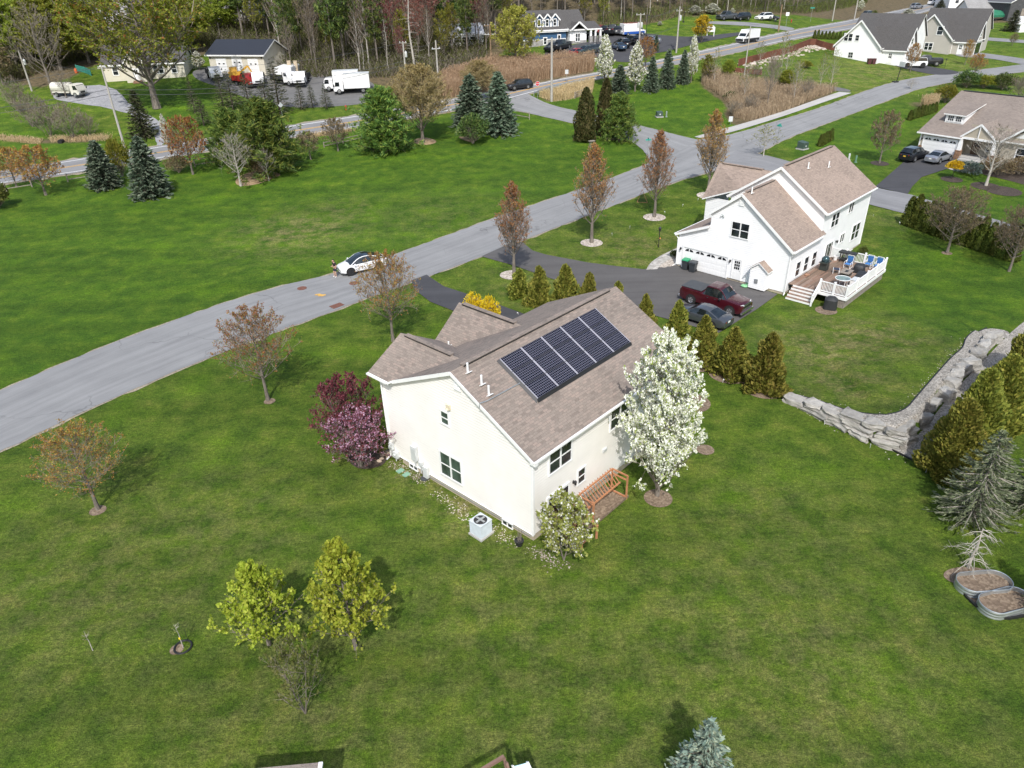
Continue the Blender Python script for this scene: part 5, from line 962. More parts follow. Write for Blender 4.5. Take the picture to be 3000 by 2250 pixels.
for p, q in ((RP[0], RP[3]), (LP[0], LP[3])): b.beam(V(*p) + V(-.012, 0, -.1), V(*q) + V(-.012, 0, -.1), .026, .2, up=(0, 0, 1))
b.slab([(-ov, 10.2, zl(10.2) - .2), (-ov, wr, hr - .2), (-ov, -eo, he - eo * sR - .2), (.06, -eo, he - eo * sR - .2), (.06, wr, hr - .2), (.06, 10.2, zl(10.2) - .2)][:3] + [(.06, -eo, he - eo * sR - .2), (.06, wr, hr - .2), (.06, 10.2, zl(10.2) - .2)], .01) if 0 else None
b.box((-.04, -.18, he - .3), (.2, .36, .16)); b.box((L1 / 2, -.17, he - .27), (L1, .34, .02)); b.beam((-.345, w1y, 5.72), (-.345, 10.25, 5.72), .03, .16); b.build('fascia', M_TRIM, H1)
gutter(H1, (-ov, -eo - .05, he - eo * sR - .04), (L1 + ov, -eo - .05, he - eo * sR - .04)); gutter(H1, (-.41, w1y, 5.75), (-.41, 10.35, 5.75))
b = MB(); b.tube([(-.36, W1 + .1, 5.7), (-.05, W1 - .04, 5.35), (-.02, W1 - .06, .55), (-.05, W1 - .06, .2), (-.4, W1 - .1, .1)], .05, 6); b.build('downspout', M_TRIM, H1)
GX = (.06, 0, 0); GD = (0, -1, 0)     # gable wall: s = -y
window(H1, GX, GD, -6.75, -5.16, 1.07, 2.56, 2, glass=M_GLASSG); window(H1, GX, GD, -6.38, -5.86, 4.62, 5.36, 1, glass=M_GLASSG); window(H1, GX, GD, -9.62, -8.95, .12, .36, 2, False, fw=.05); window(H1, GX, GD, -2.12, -1.45, .02, .3, 2, False, fw=.06)
RX = (0, 0, 0); RD = (1, 0, 0)        # rear wall
window(H1, RX, RD, 1.33, 3.03, 3.56, 4.86, 2); window(H1, RX, RD, 6.5, 8.2, 3.56, 4.86, 2); window(H1, RX, RD, 3.7, 4.26, 1.52, 2.4, 1); window(H1, RX, RD, 10.6, 12.3, 3.66, 4.93, 2); window(H1, RX, RD, 9.5, 11.4, 1.2, 2.5, 2)
SD = door(H1, RX, RD, 1.2, 2.85, .45, 2.1, M_TRIM, None, False, 'sliding_door'); b = MB()
for i in range(2): b.box((1.2 + (i + .5) * .825, -.06, 1.27), (.7, .03, 1.5))
b.build('door_glass', M_DGLASS, SD)
lantern(H1, (3.28, 0, 1.95), (0, -1, 0))
b = MB(); b.box((6.02, -.04, 2.54), (.36, .08, .2)); b.box((6.02, -.09, 2.54), (.3, .02, .14)); b.build('wall_vent', M_LGREY, H1)
b = MB(); b.tube([(6.15, 0, 4.6), (6.15, -.14, 4.7), (6.15, -.16, 4.4)], .05, 8); b.build('flood_light', M_LGREY, H1)
b = MB(); b.box((0, 5.72, 5.86), (.12, .26, .3)); b.tube([(-.06, 5.72, 5.8), (-.12, 5.72, 5.72)], .09, 8); b.build('flood_light', M_BEIGE, H1)
b = MB(); b.box((.03, 4.95, 7.5), (.05, .5, .75)); [b.box((0.0, 4.95, 7.2 + .12 * k), (.03, .44, .05)) for k in range(6)]; b.build('gable_vent', M_TRIM, H1)
for (y, z, sy, sz, nm) in ((8.95, 1.45, .42, .95, 'inverter_box'), (8.45, .95, .24, .3, 'junction_box'), (8.05, .55, .36, .75, 'disconnect_box'), (11.12, .95, .3, .42, 'electric_meter'), (10.75, .5, .4, .4, 'gas_meter')):
    b = MB(); b.box((-.06, y, z), (.2, sy, sz)); b.box((-.165, y, z + sz * .1), (.015, sy * .8, sz * .6)); b.tube([(-.08, y, z - sz / 2), (-.08, y, max(.05, z - sz / 2 - .5))], .03, 6)
    if 'meter' in nm: b.lathe([(.1, 0), (.1, .1), (.06, .13), (.001, .13)], (-.16, y, z), 10)
    b.build(nm, M_LGREY, H1)
b = MB(); b.tube([(-.02, 8.0, .3), (-.02, 6.9, .33), (-.02, .1, .33)], .02, 5); b.build('conduit', M_METAL, H1)
for x, y in ((.67, 4.79), (.79, 3.96), (.67, 3.36)): pipe(RF1, (x, y, he + sR * y), .55)
pipe(RF1, (5.6, 11.7, 5.25), .3)
b = MB(); zr = lambda y: he + sR * y + .06; b.tube([(-ov - .05, 3.2, zr(3.2) - .3), (-ov, 3.2, zr(3.2)), (.3, 3.13, zr(3.13)), (2.7, 3.08, zr(3.08))], .03, 6); b.build('conduit', M_METAL, RF1)
# solar array: five columns of three panels
def solar_mat():
    m, nt, bs = mat('solar_cells'); uv = N(nt, 'ShaderNodeSeparateXYZ'); L(nt, coord(nt, 'UV'), uv.inputs[0]); sh = []
    for o in (0, 1): f = mth(nt, 'FRACT', mth(nt, 'DIVIDE', uv.outputs[o], .1325)); sh.append(mth(nt, 'LESS_THAN', mth(nt, 'ABSOLUTE', mth(nt, 'SUBTRACT', f, .5)), .44))
    inside = mth(nt, 'MULTIPLY', sh[0], sh[1]); cell = ramp(nt, [(.3, (.002, .003, .008)), (.7, (.006, .006, .014))], noise(nt, 1.5, coord(nt), 3))
    L(nt, mix(nt, inside, (.19, .19, .24), cell), bs.inputs['Base Color']); bs.inputs['Roughness'].default_value = .2; bs.inputs['Specular IOR Level'].default_value = .2; return m
M_SOLAR = solar_mat(); cs = 1 / math.hypot(1, sR); u0, u1, v0, v1 = 2.72, 11.0, 2.27, 5.24; du = (u1 - u0) / 5; dv = (v1 - v0) / 3
ra = V(1, 0, 0); rb = V(0, cs, sR * cs); rn = V(0, -sR * cs, cs); Pt = lambda u, v, d: V(0, 0, he) + ra * u + rb * v + rn * d
SA = MB(); SA.box(Pt((u0 + u1) / 2, (v0 + v1) / 2, .06), (u1 - u0 - .1, v1 - v0 - .1, .08), (ra, rb, rn)); SA.add([Pt(u0 - .04, v0 - .16, .01), Pt(u1 + .04, v0 - .16, .01), Pt(u1 + .04, v0, .13), Pt(u0 - .04, v0, .13)], [(0, 1, 2, 3)]); SA.add([Pt(u0 - .14, v0 - .16, .01), Pt(u0 - .0, v0 - .0, .13), Pt(u0, v1, .13), Pt(u0 - .14, v1, .01)], [(0, 1, 2, 3)])
SAo = SA.build('solar_array', M_BLK, RF1)
for i in range(5):
    for j in range(3):
        c = Pt(u0 + (i + .5) * du, v0 + (j + .5) * dv, .13); b = MB(); b.box(c, (du - .06, dv - .03, .035), (ra, rb, rn), 2); [b.box(c + ra * sx * (du / 2 - .03) + rn * .006, (.05, dv - .03, .04), (ra, rb, rn), 0) for sx in (-1, 1)]
        h = [(-1, -1), (1, -1), (1, 1), (-1, 1)]; b.add([c + ra * sx * (du / 2 - .06) + rb * sy * (dv / 2 - .035) + rn * .02 for sx, sy in h], [(0, 1, 2, 3)], 1)
        me = b.mesh('solar_panel', [plain('panel_frame', (.4, .39, .43), .4, .2), M_SOLAR, M_BLK]); uvl = me.uv_layers[0].data
        for p in me.polygons:
            if p.material_index == 1:
                for li, q in zip(p.loop_indices, h): uvl[li].uv = ((q[0] + 1) / 2 * .1325 * 12, (q[1] + 1) / 2 * .1325 * 7)
        link('solar_panel', me, SAo)
# things round it
def place(o, P, rz=0): o.location = P; o.rotation_euler = (0, 0, rz); return o
def H1P(x, y, z=None): c, s = math.cos(PH1), math.sin(PH1); X, Y = .83 + c * x - s * y, 27.705 + s * x + c * y; return V(X, Y, float(hgt(X, Y)) if z is None else z + ZH)
P = gp(1410, 1563); o = thing('air_conditioner', 'pale grey air conditioning unit beside the cream house wall', 'air conditioner', P, PH1)
b = MB(); b.box((0, 0, .05), (.95, .95, .1)); b.build('base_pad', M_CONC, o); b = MB(); b.box((0, 0, .5), (.8, .8, .8)); b.box((0, 0, .9), (.86, .86, .06)); [b.box((0, 0, .16 + .05 * k), (.83, .83, .014)) for k in range(14)]; b.build('cabinet', plain('ac_grey', (.5, .55, .58), .5), o)
b = MB(); b.lathe([(.36, .935), (.34, .94), (.32, .936), (.02, .936)], n=20); b.build('fan_opening', M_BLK, o); b = MB(); [b.beam((0, 0, .96), (.3 * math.cos(a), .3 * math.sin(a), .955), .12, .01) for a in (0, 1.57, 3.14, 4.71)]; b.lathe([(.1, .95), (.1, .99), (.001, 1.0)], n=10); b.build('fan', M_METAL, o)
P = gp(1521, 1597); o = thing('plant_pot', 'black pot with dry twigs at the cream house corner', 'plant pot', P); b = MB(); b.lathe([(.17, 0), (.23, .3), (.25, .3), (.25, .34), (.21, .34), (.2, .28), (.001, .28)], n=14); b.build('pot', M_BLK, o, True)
b = MB(); rr = random.Random(3); [b.tube([(rr.uniform(-.1, .1), rr.uniform(-.1, .1), .25), (rr.uniform(-.2, .2), rr.uniform(-.2, .2), rr.uniform(.6, 1.05))], .009, 4) for _ in range(12)]; b.build('twigs', M_TWIG, o)
for px, py, l in ((1172.7, 1380, 'flat green utility hatch in the grass, left of two'), (1190.3, 1391, 'flat green utility hatch in the grass, right of two')):
    b = MB(); b.box((0, 0, .02), (.42, .32, .05)); b.box((0, 0, .05), (.36, .26, .012)); o = b.build('ground_hatch', plain('lid_green', (.2, .36, .26), .6), None); place(o, gp(px, py), PH1); tag(o, l, 'ground hatch', 'green utility hatches')
b = MB(); b.lathe([(.19, 0), (.2, .06), (.19, .09), (.1, .1), (.001, .1)], n=14); b.tube([(.2 * math.cos(a), .2 * math.sin(a), .06 + .02 * math.sin(3 * a)) for a in np.linspace(0, 12.5, 40)], .03, 6); o = b.build('garden_hose', plain('hose_grey', (.06, .065, .07), .5)); place(o, gp(1244, 1404)); tag(o, 'coiled dark hose on the ground below the wall boxes', 'garden hose')
def rocks(name, pts, label, cat, group, m, r0=.25, seed=1, flat=.6):
    rr = random.Random(seed)
    for px, py, s in pts:
        bm = bmesh.new(); bmesh.ops.create_icosphere(bm, subdivisions=2, radius=1)
        for v in bm.verts: v.co *= rr.uniform(.85, 1.12); v.co.z *= flat
        me = bpy.data.meshes.new(name); bm.to_mesh(me); bm.free(); me.materials.append(m); o = link(name, me); P = gp(px, py); o.location = (P[0], P[1], P[2] + s * r0 * .3); o.scale = (s * r0, s * r0 * rr.uniform(.7, 1.1), s * r0); o.rotation_euler = (0, 0, rr.uniform(0, 6)); tag(o, label, cat, group)
rocks('rock', [(1121, 1335, .8), (1132, 1330, 1.2), (1118, 1346, .6), (1112, 1352, .7), (1137, 1341, .6)], 'pale rock at the foot of the cream house downspout', 'rock', 'rocks at the house corner', plain('pale_rock', (.42, .33, .25), .9, var=.35, sc_=5))
def pebbles(name, path, n, w, size, mats_, seed, lo=.4):
    r = np.random.default_rng(seed); A = G(*path); k = r.random(n) * (len(A) - 1); i = k.astype(int); f = (k - i)[:, None]; C = A[i] * (1 - f) + A[i + 1] * f + np.concatenate([r.normal(size=(n, 2)) * w, np.zeros((n, 1))], 1); C[:, 2] = hgt(C[:, 0], C[:, 1])
    bm = bmesh.new(); bmesh.ops.create_icosphere(bm, subdivisions=1, radius=1); bv = np.array([v.co[:] for v in bm.verts]); bf = np.array([[v.index for v in f.verts] for f in bm.faces]); bm.free()
    s = size * (lo + r.random((n, 1, 1))); P = (bv[None] * (.7 + .5 * r.random((n, len(bv), 1)))) * s * V(1, 1, .55) + C[:, None, :]; F = bf[None] + (np.arange(n) * len(bv))[:, None, None]
    return tag(link(name, fast_mesh(name, P.reshape(-1, 3), F.reshape(-1, 3), mats_)), kind='stuff')
M_PEB = leafmat('pebble_mix', [(0, (.2, .16, .12)), (.4, (.36, .3, .24)), (1, (.6, .55, .48))], 0, .9); M_RIP = leafmat('pale_riprap', [(0, (.3, .25, .19)), (.5, (.5, .44, .36)), (1, (.66, .6, .52))], 0, .9)
pebbles('pebbles', [(1150, 1355), (1200, 1385), (1250, 1412)], 260, .22, .035, M_PEB, 1); pebbles('pebbles', [(1280, 1445), (1340, 1490), (1390, 1530), (1450, 1550), (1510, 1590)], 420, .25, .035, M_PEB, 2); pebbles('pebbles', [(1560, 1605), (1600, 1640), (1660, 1655)], 200, .25, .035, M_PEB, 3)
pebbles('riprap', [(2170, 190), (2210, 186), (2260, 172), (2310, 158), (2350, 146), (2385, 136), (2412, 142)], 420, 1.1, .32, M_RIP, 4)
for a, w, n in (([(2330, 1165), (2400, 1185), (2480, 1218), (2560, 1230), (2620, 1232), (2668, 1215)], .35, 700), ([(2690, 1185), (2740, 1125), (2790, 1065), (2835, 1012), (2900, 975)], .4, 700), ([(2640, 1320), (2700, 1320), (2740, 1290)], .45, 600)): pebbles('pebbles', a, n, w, .035, M_PEB, n + len(a))
# wooden steps rail and bean trellis
o = thing('trellis', 'slatted orange wooden trellis frame against the cream house', 'trellis', H1P(0, 0, 0), PH1); X0, X1, Y0, Y1, ZT = 2.9, 5.95, -.66, -1.66, 1.6
b = MB(); [b.beam((x, y, -.1), (x, y, ZT), .08, .08) for x in (X0, X1) for y in (Y0, Y1)]; [b.beam((x, Y0, z), (x, Y1, z), .06, .08) for x, z in ((X0, ZT), (X1, ZT), (X1, ZT - .3), (X1, .15))]; [b.beam((X0, y, z), (X1, y, z), .07, .09) for y, z in ((Y0, ZT), (Y0 - .55, .95))]; b.build('frame', M_ORWOOD, o)
for i in range(13): x = X0 + .15 + i * (X1 - X0 - .3) / 12; b = MB(); b.beam((x, Y0 + .08, ZT + .1), (x, Y0 - .62, .98), .035, .035); b.build('slat', M_ORWOOD, o)
b = MB(); b.box(((X0 + X1) / 2, -.85, .03), (X1 - X0 + .4, 1.55, .06)); [b.beam((X0 - .2, y, .1), (X1 + .2, y, .1), .08, .14) for y in (-1.65,)]; b.build('soil_bed', M_DIRT, o)
o = thing('wooden_steps', 'orange wooden steps with handrail at the sliding door', 'steps', H1P(0, 0, 0), PH1)
b = MB(); b.box((1.7, -.6, .42), (1.3, 1.2, .08)); [b.beam((x, y, -.1), (x, y, .4), .1, .1) for x in (1.1, 2.3) for y in (-.12, -1.15)]; b.build('landing', M_ORWOOD, o); b = MB(); [b.box((1.7, -1.35 - .28 * k, .3 - .15 * k), (1.2, .28, .05)) for k in range(3)]; b.build('treads', M_ORWOOD, o)
b = MB(); [b.beam((2.36, y, -.05), (2.36, y, z), .09, .09) for y, z in ((-.1, 1.35), (-1.1, 1.35), (-2.3, .85))]; b.beam((2.36, -.1, 1.35), (2.36, -1.1, 1.35), .09, .12); b.beam((2.36, -1.1, 1.35), (2.36, -2.35, .85), .1, .12); [b.beam((2.36, y, .45), (2.36, y, 1.3), .04, .04) for y in (-.4, -.7)]; b.build('handrail', M_ORWOOD, o)
b = MB(); b.beam((1.1, -.1, 1.35), (1.1, -1.1, 1.35), .09, .12); b.beam((1.1, -1.1, 1.35), (1.1, -2.35, .85), .1, .12); [b.beam((1.1, y, -.05), (1.1, y, z), .09, .09) for y, z in ((-.1, 1.35), (-1.1, 1.35), (-2.3, .85))]; b.build('handrail', M_ORWOOD, o)
# ------------------------------------------------------------------ the white neighbour house and its deck
PH2 = .791; O2 = V(24.098, 58.097, 0.)
def H2P(x, y, z=0.): c, s = math.cos(PH2), math.sin(PH2); return V(O2[0] + c * x - s * y, O2[1] + s * x + c * y, z)
H2 = root('white_house', 'white sided two storey house with tan shingle roof, garage and rear deck', 'house', O2, PH2)
W2, heA, hrA, wA, w1, l0, l1, LA, heB, hrB, wB, w2, LB = 10.936, 4.301, 8.139, 5.057, 7.832, 3.454, 4.739, 5.927, 6.224, 9.381, 4.562, 9.195, 10.889
sA = (hrA - heA) / wA; sB = (hrB - heB) / wB; sLn = (l1 - l0) / (W2 - w1); zA = lambda y: (heA + sA * y if y < wA else hrA - sA * (y - wA)); zB = lambda y: (heB + sB * y if y < wB else hrB - sB * (y - wB)); zf = .25
walls(H2, [[(0, 0, zf), (0, 0, heA - .12), (0, wA, hrA - .13), (0, w1, zA(w1) - .12), (0, w1, l1 - .1), (0, W2, l0 - .1), (0, W2, zf)], [(0, 0, zf), (LA, 0, zf), (LA, 0, heA - .12), (0, 0, heA - .12)], [(0, W2, zf), (LA, W2, zf), (LA, W2, l0), (0, W2, l0)][::-1], [(0, w1, l1 - .1), (LA, w1, l1 - .1), (LA, w1, zA(w1) - .12), (0, w1, zA(w1) - .12)][::-1],
           [(LA, 0, -.9), (LA, 0, heB - .12), (LA, wB, hrB - .13), (LA, w2, zB(w2) - .12), (LA, w2, -.9)], [(LA, 0, .25), (LA + LB, 0, .25), (LA + LB, 0, heB - .12), (LA, 0, heB - .12)], [(LA, w2, 0), (LA + LB, w2, 0), (LA + LB, w2, zB(w2) - .12), (LA, w2, zB(w2) - .12)][::-1], [(LA + LB, 0, .25), (LA + LB, w2, .25), (LA + LB, w2, zB(w2) - .12), (LA + LB, wB, hrB - .13), (LA + LB, 0, heB - .12)], [(1.5, W2, 0), (1.5, 12.3, 0), (7., 12.3, 0), (7., W2, 0)]], M_WHITE)
b = MB(); b.box((LA / 2 + .03, W2 / 2, -.4), (LA - .04, W2 - .08, 1.28)); b.box((LA + LB / 2, w2 / 2, -.42), (LB - .04, w2 - .06, 1.32)); b.build('foundation', M_FOUND, H2)
o_, e_ = .25, .35
RF2 = roofs(H2, [[(-o_, -e_, heA - e_ * sA), (LA + .3, -e_, heA - e_ * sA), (LA + .3, wA, hrA), (-o_, wA, hrA)], [(-o_, wA, hrA), (LA + .3, wA, hrA), (LA + .3, w1 + e_, zA(w1 + e_)), (-o_, w1 + e_, zA(w1 + e_))], [(-o_, w1, l1), (LA, w1, l1), (LA, W2 + e_, l0 - e_ * sLn), (-o_, W2 + e_, l0 - e_ * sLn)],
            [(LA - o_, -e_, heB - e_ * sB), (LA + LB + o_, -e_, heB - e_ * sB), (LA + LB + o_, wB, hrB), (LA - o_, wB, hrB)], [(LA - o_, wB, hrB), (LA + LB + o_, wB, hrB), (LA + LB + o_, w2 + e_, zB(w2 + e_)), (LA - o_, w2 + e_, zB(w2 + e_))],
            [(7.5, 13.2, 4.6), (7.5, w2, zB(w2) + .05), (10.2, wB + (hrB - 7.7) / sB, 7.7), (10.2, 13.2, 7.7)], [(10.2, 13.2, 7.7), (10.2, wB + (hrB - 7.7) / sB, 7.7), (12.9, w2, zB(w2) + .05), (12.9, 13.2, 4.6)]], M_ROOF2)
walls(H2, [[(7.8, w2, 0), (7.8, 12.9, 0), (7.8, 12.9, 4.8), (7.8, w2, 4.8)], [(7.8, 12.9, 0), (7.8, 12.9, 4.8), (10.2, 12.9, 7.5), (12.6, 12.9, 4.8), (12.6, 12.9, 0)]], M_WHITE)
for a, q in (((.4, wA, hrA + .04), (LA - .4, wA, hrA + .04)), ((LA + .4, wB, hrB + .04), (LA + LB - .4, wB, hrB + .04)), ((10.2, 12.8, 7.74), (10.2, 8.4, 7.74))): b = MB(); b.beam(a, q, .3, .06, 0); b.beam(V(*a) + V(0, -.16, -.03), V(*q) + V(0, -.16, -.03), .015, .05, 1); b.build('ridge_vent', [M_ROOF2, M_BLK], RF2)
pipe(RF2, (.9, wA - .3, hrA - .2), .6); pipe(RF2, (LA + 3.2, wB - 1, zB(wB - 1)), .6); pipe(RF2, (LA + 6.5, wB - 1.6, zB(wB - 1.6)), .6)
b = MB()
for (x, ya, za, yb, zb) in ((-o_, -e_, heA - e_ * sA, wA, hrA), (-o_, wA, hrA, w1 + e_, zA(w1 + e_)), (-o_, w1, l1, W2 + e_, l0 - e_ * sLn), (LA - o_, -e_, heB - e_ * sB, wB, hrB), (LA - o_, wB, hrB, w2 + e_, zB(w2 + e_))): b.beam((x - .012, ya, za - .11), (x - .012, yb, zb - .11), .026, .22)
for x, y, z in ((-.1, -.17, heA - .3), (-.1, w1 + .17, zA(w1) - .3), (LA - .1, -.17, heB - .3), (LA - .1, w2 + .17, zB(w2) - .3)): b.box((x, y, z), (.26, .34, .16))
for y in (.03, W2 - .03): b.box((-.012, y, (zf + 3.2) / 2), (.04, .12, 3.))
b.box((-.005, -.012, 2.2), (.12, .04, 3.9)); b.box((LA + LB - .05, -.012, 3.2), (.12, .04, 5.9)); b.box((LA / 2, -.17, heA - .26), (LA, .34, .02)); b.build('fascia', M_TRIM, H2)
gutter(H2, (-o_, -e_ - .06, heA - e_ * sA - .06), (LA - .3, -e_ - .06, heA - e_ * sA - .06)); gutter(H2, (LA - o_, -e_ - .06, heB - e_ * sB - .06), (LA + LB + o_, -e_ - .06, heB - e_ * sB - .06)); gutter(H2, (-o_, W2 + e_ + .06, l0 - e_ * sLn - .06), (LA, W2 + e_ + .06, l0 - e_ * sLn - .06))
b = MB(); b.tube([(-.1, W2 + .42, l0 - .25), (-.1, W2 + .05, l0 - .6), (-.08, W2 + .05, .3), (-.3, W2 + .3, .1)], .05, 6); b.build('downspout', M_TRIM, H2); b = MB(); b.tube([(-.12, -.38, heA - .4), (-.06, -.05, heA - .8), (-.06, -.05, .25), (-.3, -.1, .1)], .05, 6); b.build('downspout', M_TRIM, H2)
GX, GD = (0, 0, 0), (0, -1, 0)
window(H2, GX, GD, -5.68, -4.08, 4.2, 5.5, 2); garage_door(H2, GX, GD, -10.3, -5.7, .12, 2.12, 4); door(H2, GX, GD, -5.1, -4.3, .28, 2.15, M_TRIM, (3, 3))
lantern(H2, (0, 10.62, 1.9), (-1, 0, 0)); lantern(H2, (0, 5.4, 1.9), (-1, 0, 0)); b = MB(); b.box((-.06, 6.7, 5.9), (.12, .3, .14)); b.tube([(-.06, 6.6, 5.85), (-.16, 6.55, 5.78)], .06, 7); b.tube([(-.06, 6.8, 5.85), (-.16, 6.85, 5.78)], .06, 7); b.build('flood_light', M_LGREY, H2)
b = MB(); b.box((-.04, wA, 7.3), (.04, .5, .6)); [b.box((-.065, wA, 7.06 + .11 * k), (.02, .42, .05)) for k in range(5)]; b.build('gable_vent', M_TRIM, H2)
# small gabled chimney box on the garage gable
b = MB(); y0, y1, zc, za = 1.5, 3.05, 2.1, 2.6; xb = -.75; b.add([(xb, y0, .2), (xb, y1, .2), (xb, y1, zc), (xb, (y0 + y1) / 2, za), (xb, y0, zc), (0, y0, .2), (0, y1, .2), (0, y1, zc), (0, (y0 + y1) / 2, za), (0, y0, zc)], [(0, 4, 3, 2, 1), (0, 1, 6, 5), (1, 2, 7, 6), (4, 0, 5, 9)]); CB = b.build('fireplace_box', M_WHITE, H2)
ym = (y0 + y1) / 2; roofs(CB, [[(xb - .15, y0 - .2, zc - .13), (0, y0 - .2, zc - .13), (0, ym, za + .1), (xb - .15, ym, za + .1)], [(xb - .15, ym, za + .1), (0, ym, za + .1), (0, y1 + .2, zc - .13), (xb - .15, y1 + .2, zc - .13)]], M_ROOF2, .09)
b = MB(); b.box((xb - .04, 2.35, .95), (.08, .3, .38)); b.box((xb - .09, 2.35, .95), (.03, .2, .26)); b.build('flue_vent', M_METAL, CB)
RX, RD = (0, 0, 0), (1, 0, 0)
for a, c in ((1.62, 2.4), (3.25, 4.05), (4.9, 5.7)): window(H2, RX, RD, a, c, 1.2, 2.5, 1)
window(H2, RX, RD, 7.85, 9.4, 4.1, 5.3, 2); window(H2, RX, RD, 11.6, 12.6, 4.6, 5.5, 2, False); window(H2, RX, RD, 13.8, 15.6, 1.3, 2.8, 2); window(H2, RX, RD, 10.9, 11.8, 1.85, 2.65, 2, False); window(H2, RX, RD, 14.3, 14.9, -.3, .1, 1, False)
SD = door(H2, RX, RD, 7.7, 9.1, 1.02, 2.55, M_TRIM, None, False, 'sliding_door'); b = MB(); [b.box((8.05 + .7 * i, -.06, 1.8), (.6, .03, 1.36)) for i in range(2)]; gl = b.build('door_glass', M_DGLASS, SD); b = MB(); [b.box((8.05 + .7 * i, -.085, 1.8), (.04, .02, 1.36)) for i in range(2)]; b.build('muntin', M_TRIM, gl)
lantern(H2, (9.9, 0, 2.3), (0, -1, 0))
DK = root('wooden_deck', 'brown plank deck with white railing and steps behind the white house', 'deck', O2, PH2)
def deck_mat():
    m, nt, bs = mat('deck_boards'); co = coord(nt); b_ = N(nt, 'ShaderNodeTexBrick'); L(nt, co, b_.inputs['Vector']); b_.inputs['Scale'].default_value = 1; b_.inputs['Brick Width'].default_value = 2.6; b_.inputs['Row Height'].default_value = .145; b_.inputs['Mortar Size'].default_value = .006; b_.inputs['Color1'].default_value = (0, 0, 0, 1); b_.inputs['Color2'].default_value = (1, 1, 1, 1)
    c = ramp(nt, [(0, (.13, .09, .065)), (.4, (.2, .145, .105)), (.7, (.24, .14, .095)), (1, (.26, .215, .18))], b_.outputs['Color']); f = noise(nt, 1.6, vscale(nt, co, (.35, 3, 1)), 5, .7); c = mix(nt, .4, c, ramp(nt, [(.3, (.25, .22, .2)), (.7, (.75, .72, .7))], f), 'OVERLAY'); L(nt, mix(nt, b_.outputs['Fac'], c, (.03, .02, .015)), bs.inputs['Base Color']); bs.inputs['Roughness'].default_value = .75; return m
M_DECK = deck_mat(); DZ = 1.0; DX0, DX1, DY = .45, 9.15, -5.1
b = MB(); b.box(((DX0 + DX1) / 2, DY / 2 - .03, DZ - .03), (DX1 - DX0, -DY - .06, .06)); b.build('floor', M_DECK, DK)
b = MB(); b.box(((DX0 + DX1) / 2, DY - .03, DZ - .12), (DX1 - DX0 + .1, .05, .26)); b.box((DX0 - .03, (DY - 2.7) / 2, DZ - .12), (.05, -DY - 2.7, .26)); b.box((DX1 + .03, DY / 2, DZ - .12), (.05, -DY, .26)); b.build('rim_board', M_TRIM, DK)
b = MB()
for i in range(44): x = DX0 + .1 + (DX1 - DX0 - .2) * i / 43; b.box((x, DY + .12, (DZ - .25) / 2 - .25), (.185, .03, DZ + .28))
for i in range(4): b.box((DX0 + .06, DY + .2 + i * .2, .1), (.03, .185, 1.3))
for i in range(25): b.box((DX1 - .06, DY + .2 + i * .2, .1), (.03, .185, 1.3))
b.build('skirt_boards', M_WEATH, DK)
def railing(p, q, n, sl=0.):
    p, q = V(*p), V(*q); b = MB(); b.beam(p + V(0, 0, .92), q + V(0, 0, .92), .09, .06); b.beam(p + V(0, 0, .1), q + V(0, 0, .1), .05, .07); b.build('rail', M_TRIM, DK); b = MB()
    for i in range(n): c = p + (q - p) * (i + .5) / n; b.box(c + V(0, 0, .5), (.038, .038, .8))
    b.build('balusters', M_TRIM, DK)
def post(x, y, z=DZ, h=1.05): b = MB(); b.box((x, y, z + h / 2 - .1), (.13, .13, h + .2)); b.lathe([(.1, h), (.1, h + .03), (.06, h + .07), (.001, h + .09)], (x, y, z), 8); b.build('post', M_TRIM, DK)
for x, y in ((DX0 + .05, -2.75), (DX0 + .05, -3.95), (DX0 + .05, DY + .06), (2.65, DY + .06), (4.85, DY + .06), (7.0, DY + .06), (DX1 - .05, DY + .06), (DX1 - .05, -3.2), (DX1 - .05, -1.5), (DX1 - .05, -.1)): post(x, y)
for p, q, n in (((DX0 + .05, -2.8, DZ), (DX0 + .05, -3.9, DZ), 9), ((DX0 + .05, -4.0, DZ), (DX0 + .05, DY + .1, DZ), 9), ((DX0 + .1, DY + .06, DZ), (2.6, DY + .06, DZ), 17), ((2.7, DY + .06, DZ), (4.8, DY + .06, DZ), 17), ((4.9, DY + .06, DZ), (6.95, DY + .06, DZ), 17), ((7.05, DY + .06, DZ), (DX1 - .1, DY + .06, DZ), 17), ((DX1 - .05, DY + .1, DZ), (DX1 - .05, -3.25, DZ), 14), ((DX1 - .05, -3.15, DZ), (DX1 - .05, -1.55, DZ), 13), ((DX1 - .05, -1.45, DZ), (DX1 - .05, -.15, DZ), 11)): railing(p, q, n)
for k in range(4):
    b = MB(); b.box((DX0 - .14 - .29 * k, -1.6, DZ - .19 - .2 * k), (.29, 2.25, .04), mi=0); b.box((DX0 - .28 - .29 * k, -1.6, DZ - .28 - .2 * k), (.025, 2.25, .16), mi=1); b.build('step', [M_DECK, M_TRIM], DK)
b = MB(); b.box((DX0 + .01, -1.6, DZ - .1), (.03, 2.25, .17)); b.build('riser', M_TRIM, DK)
b = MB(); b.beam((DX0, -2.76, DZ + .9), (DX0 - 1.2, -2.76, .9), .09, .06); b.beam((DX0, -2.76, DZ + .1), (DX0 - 1.2, -2.76, .12), .05, .06); [b.box((DX0 - .12 - .12 * i, -2.76, DZ + .45 - (.1 * i)), (.038, .038, .78)) for i in range(9)]; b.box((DX0 - 1.2, -2.76, .45), (.12, .12, 1.1)); b.build('stair_rail', M_TRIM, DK)
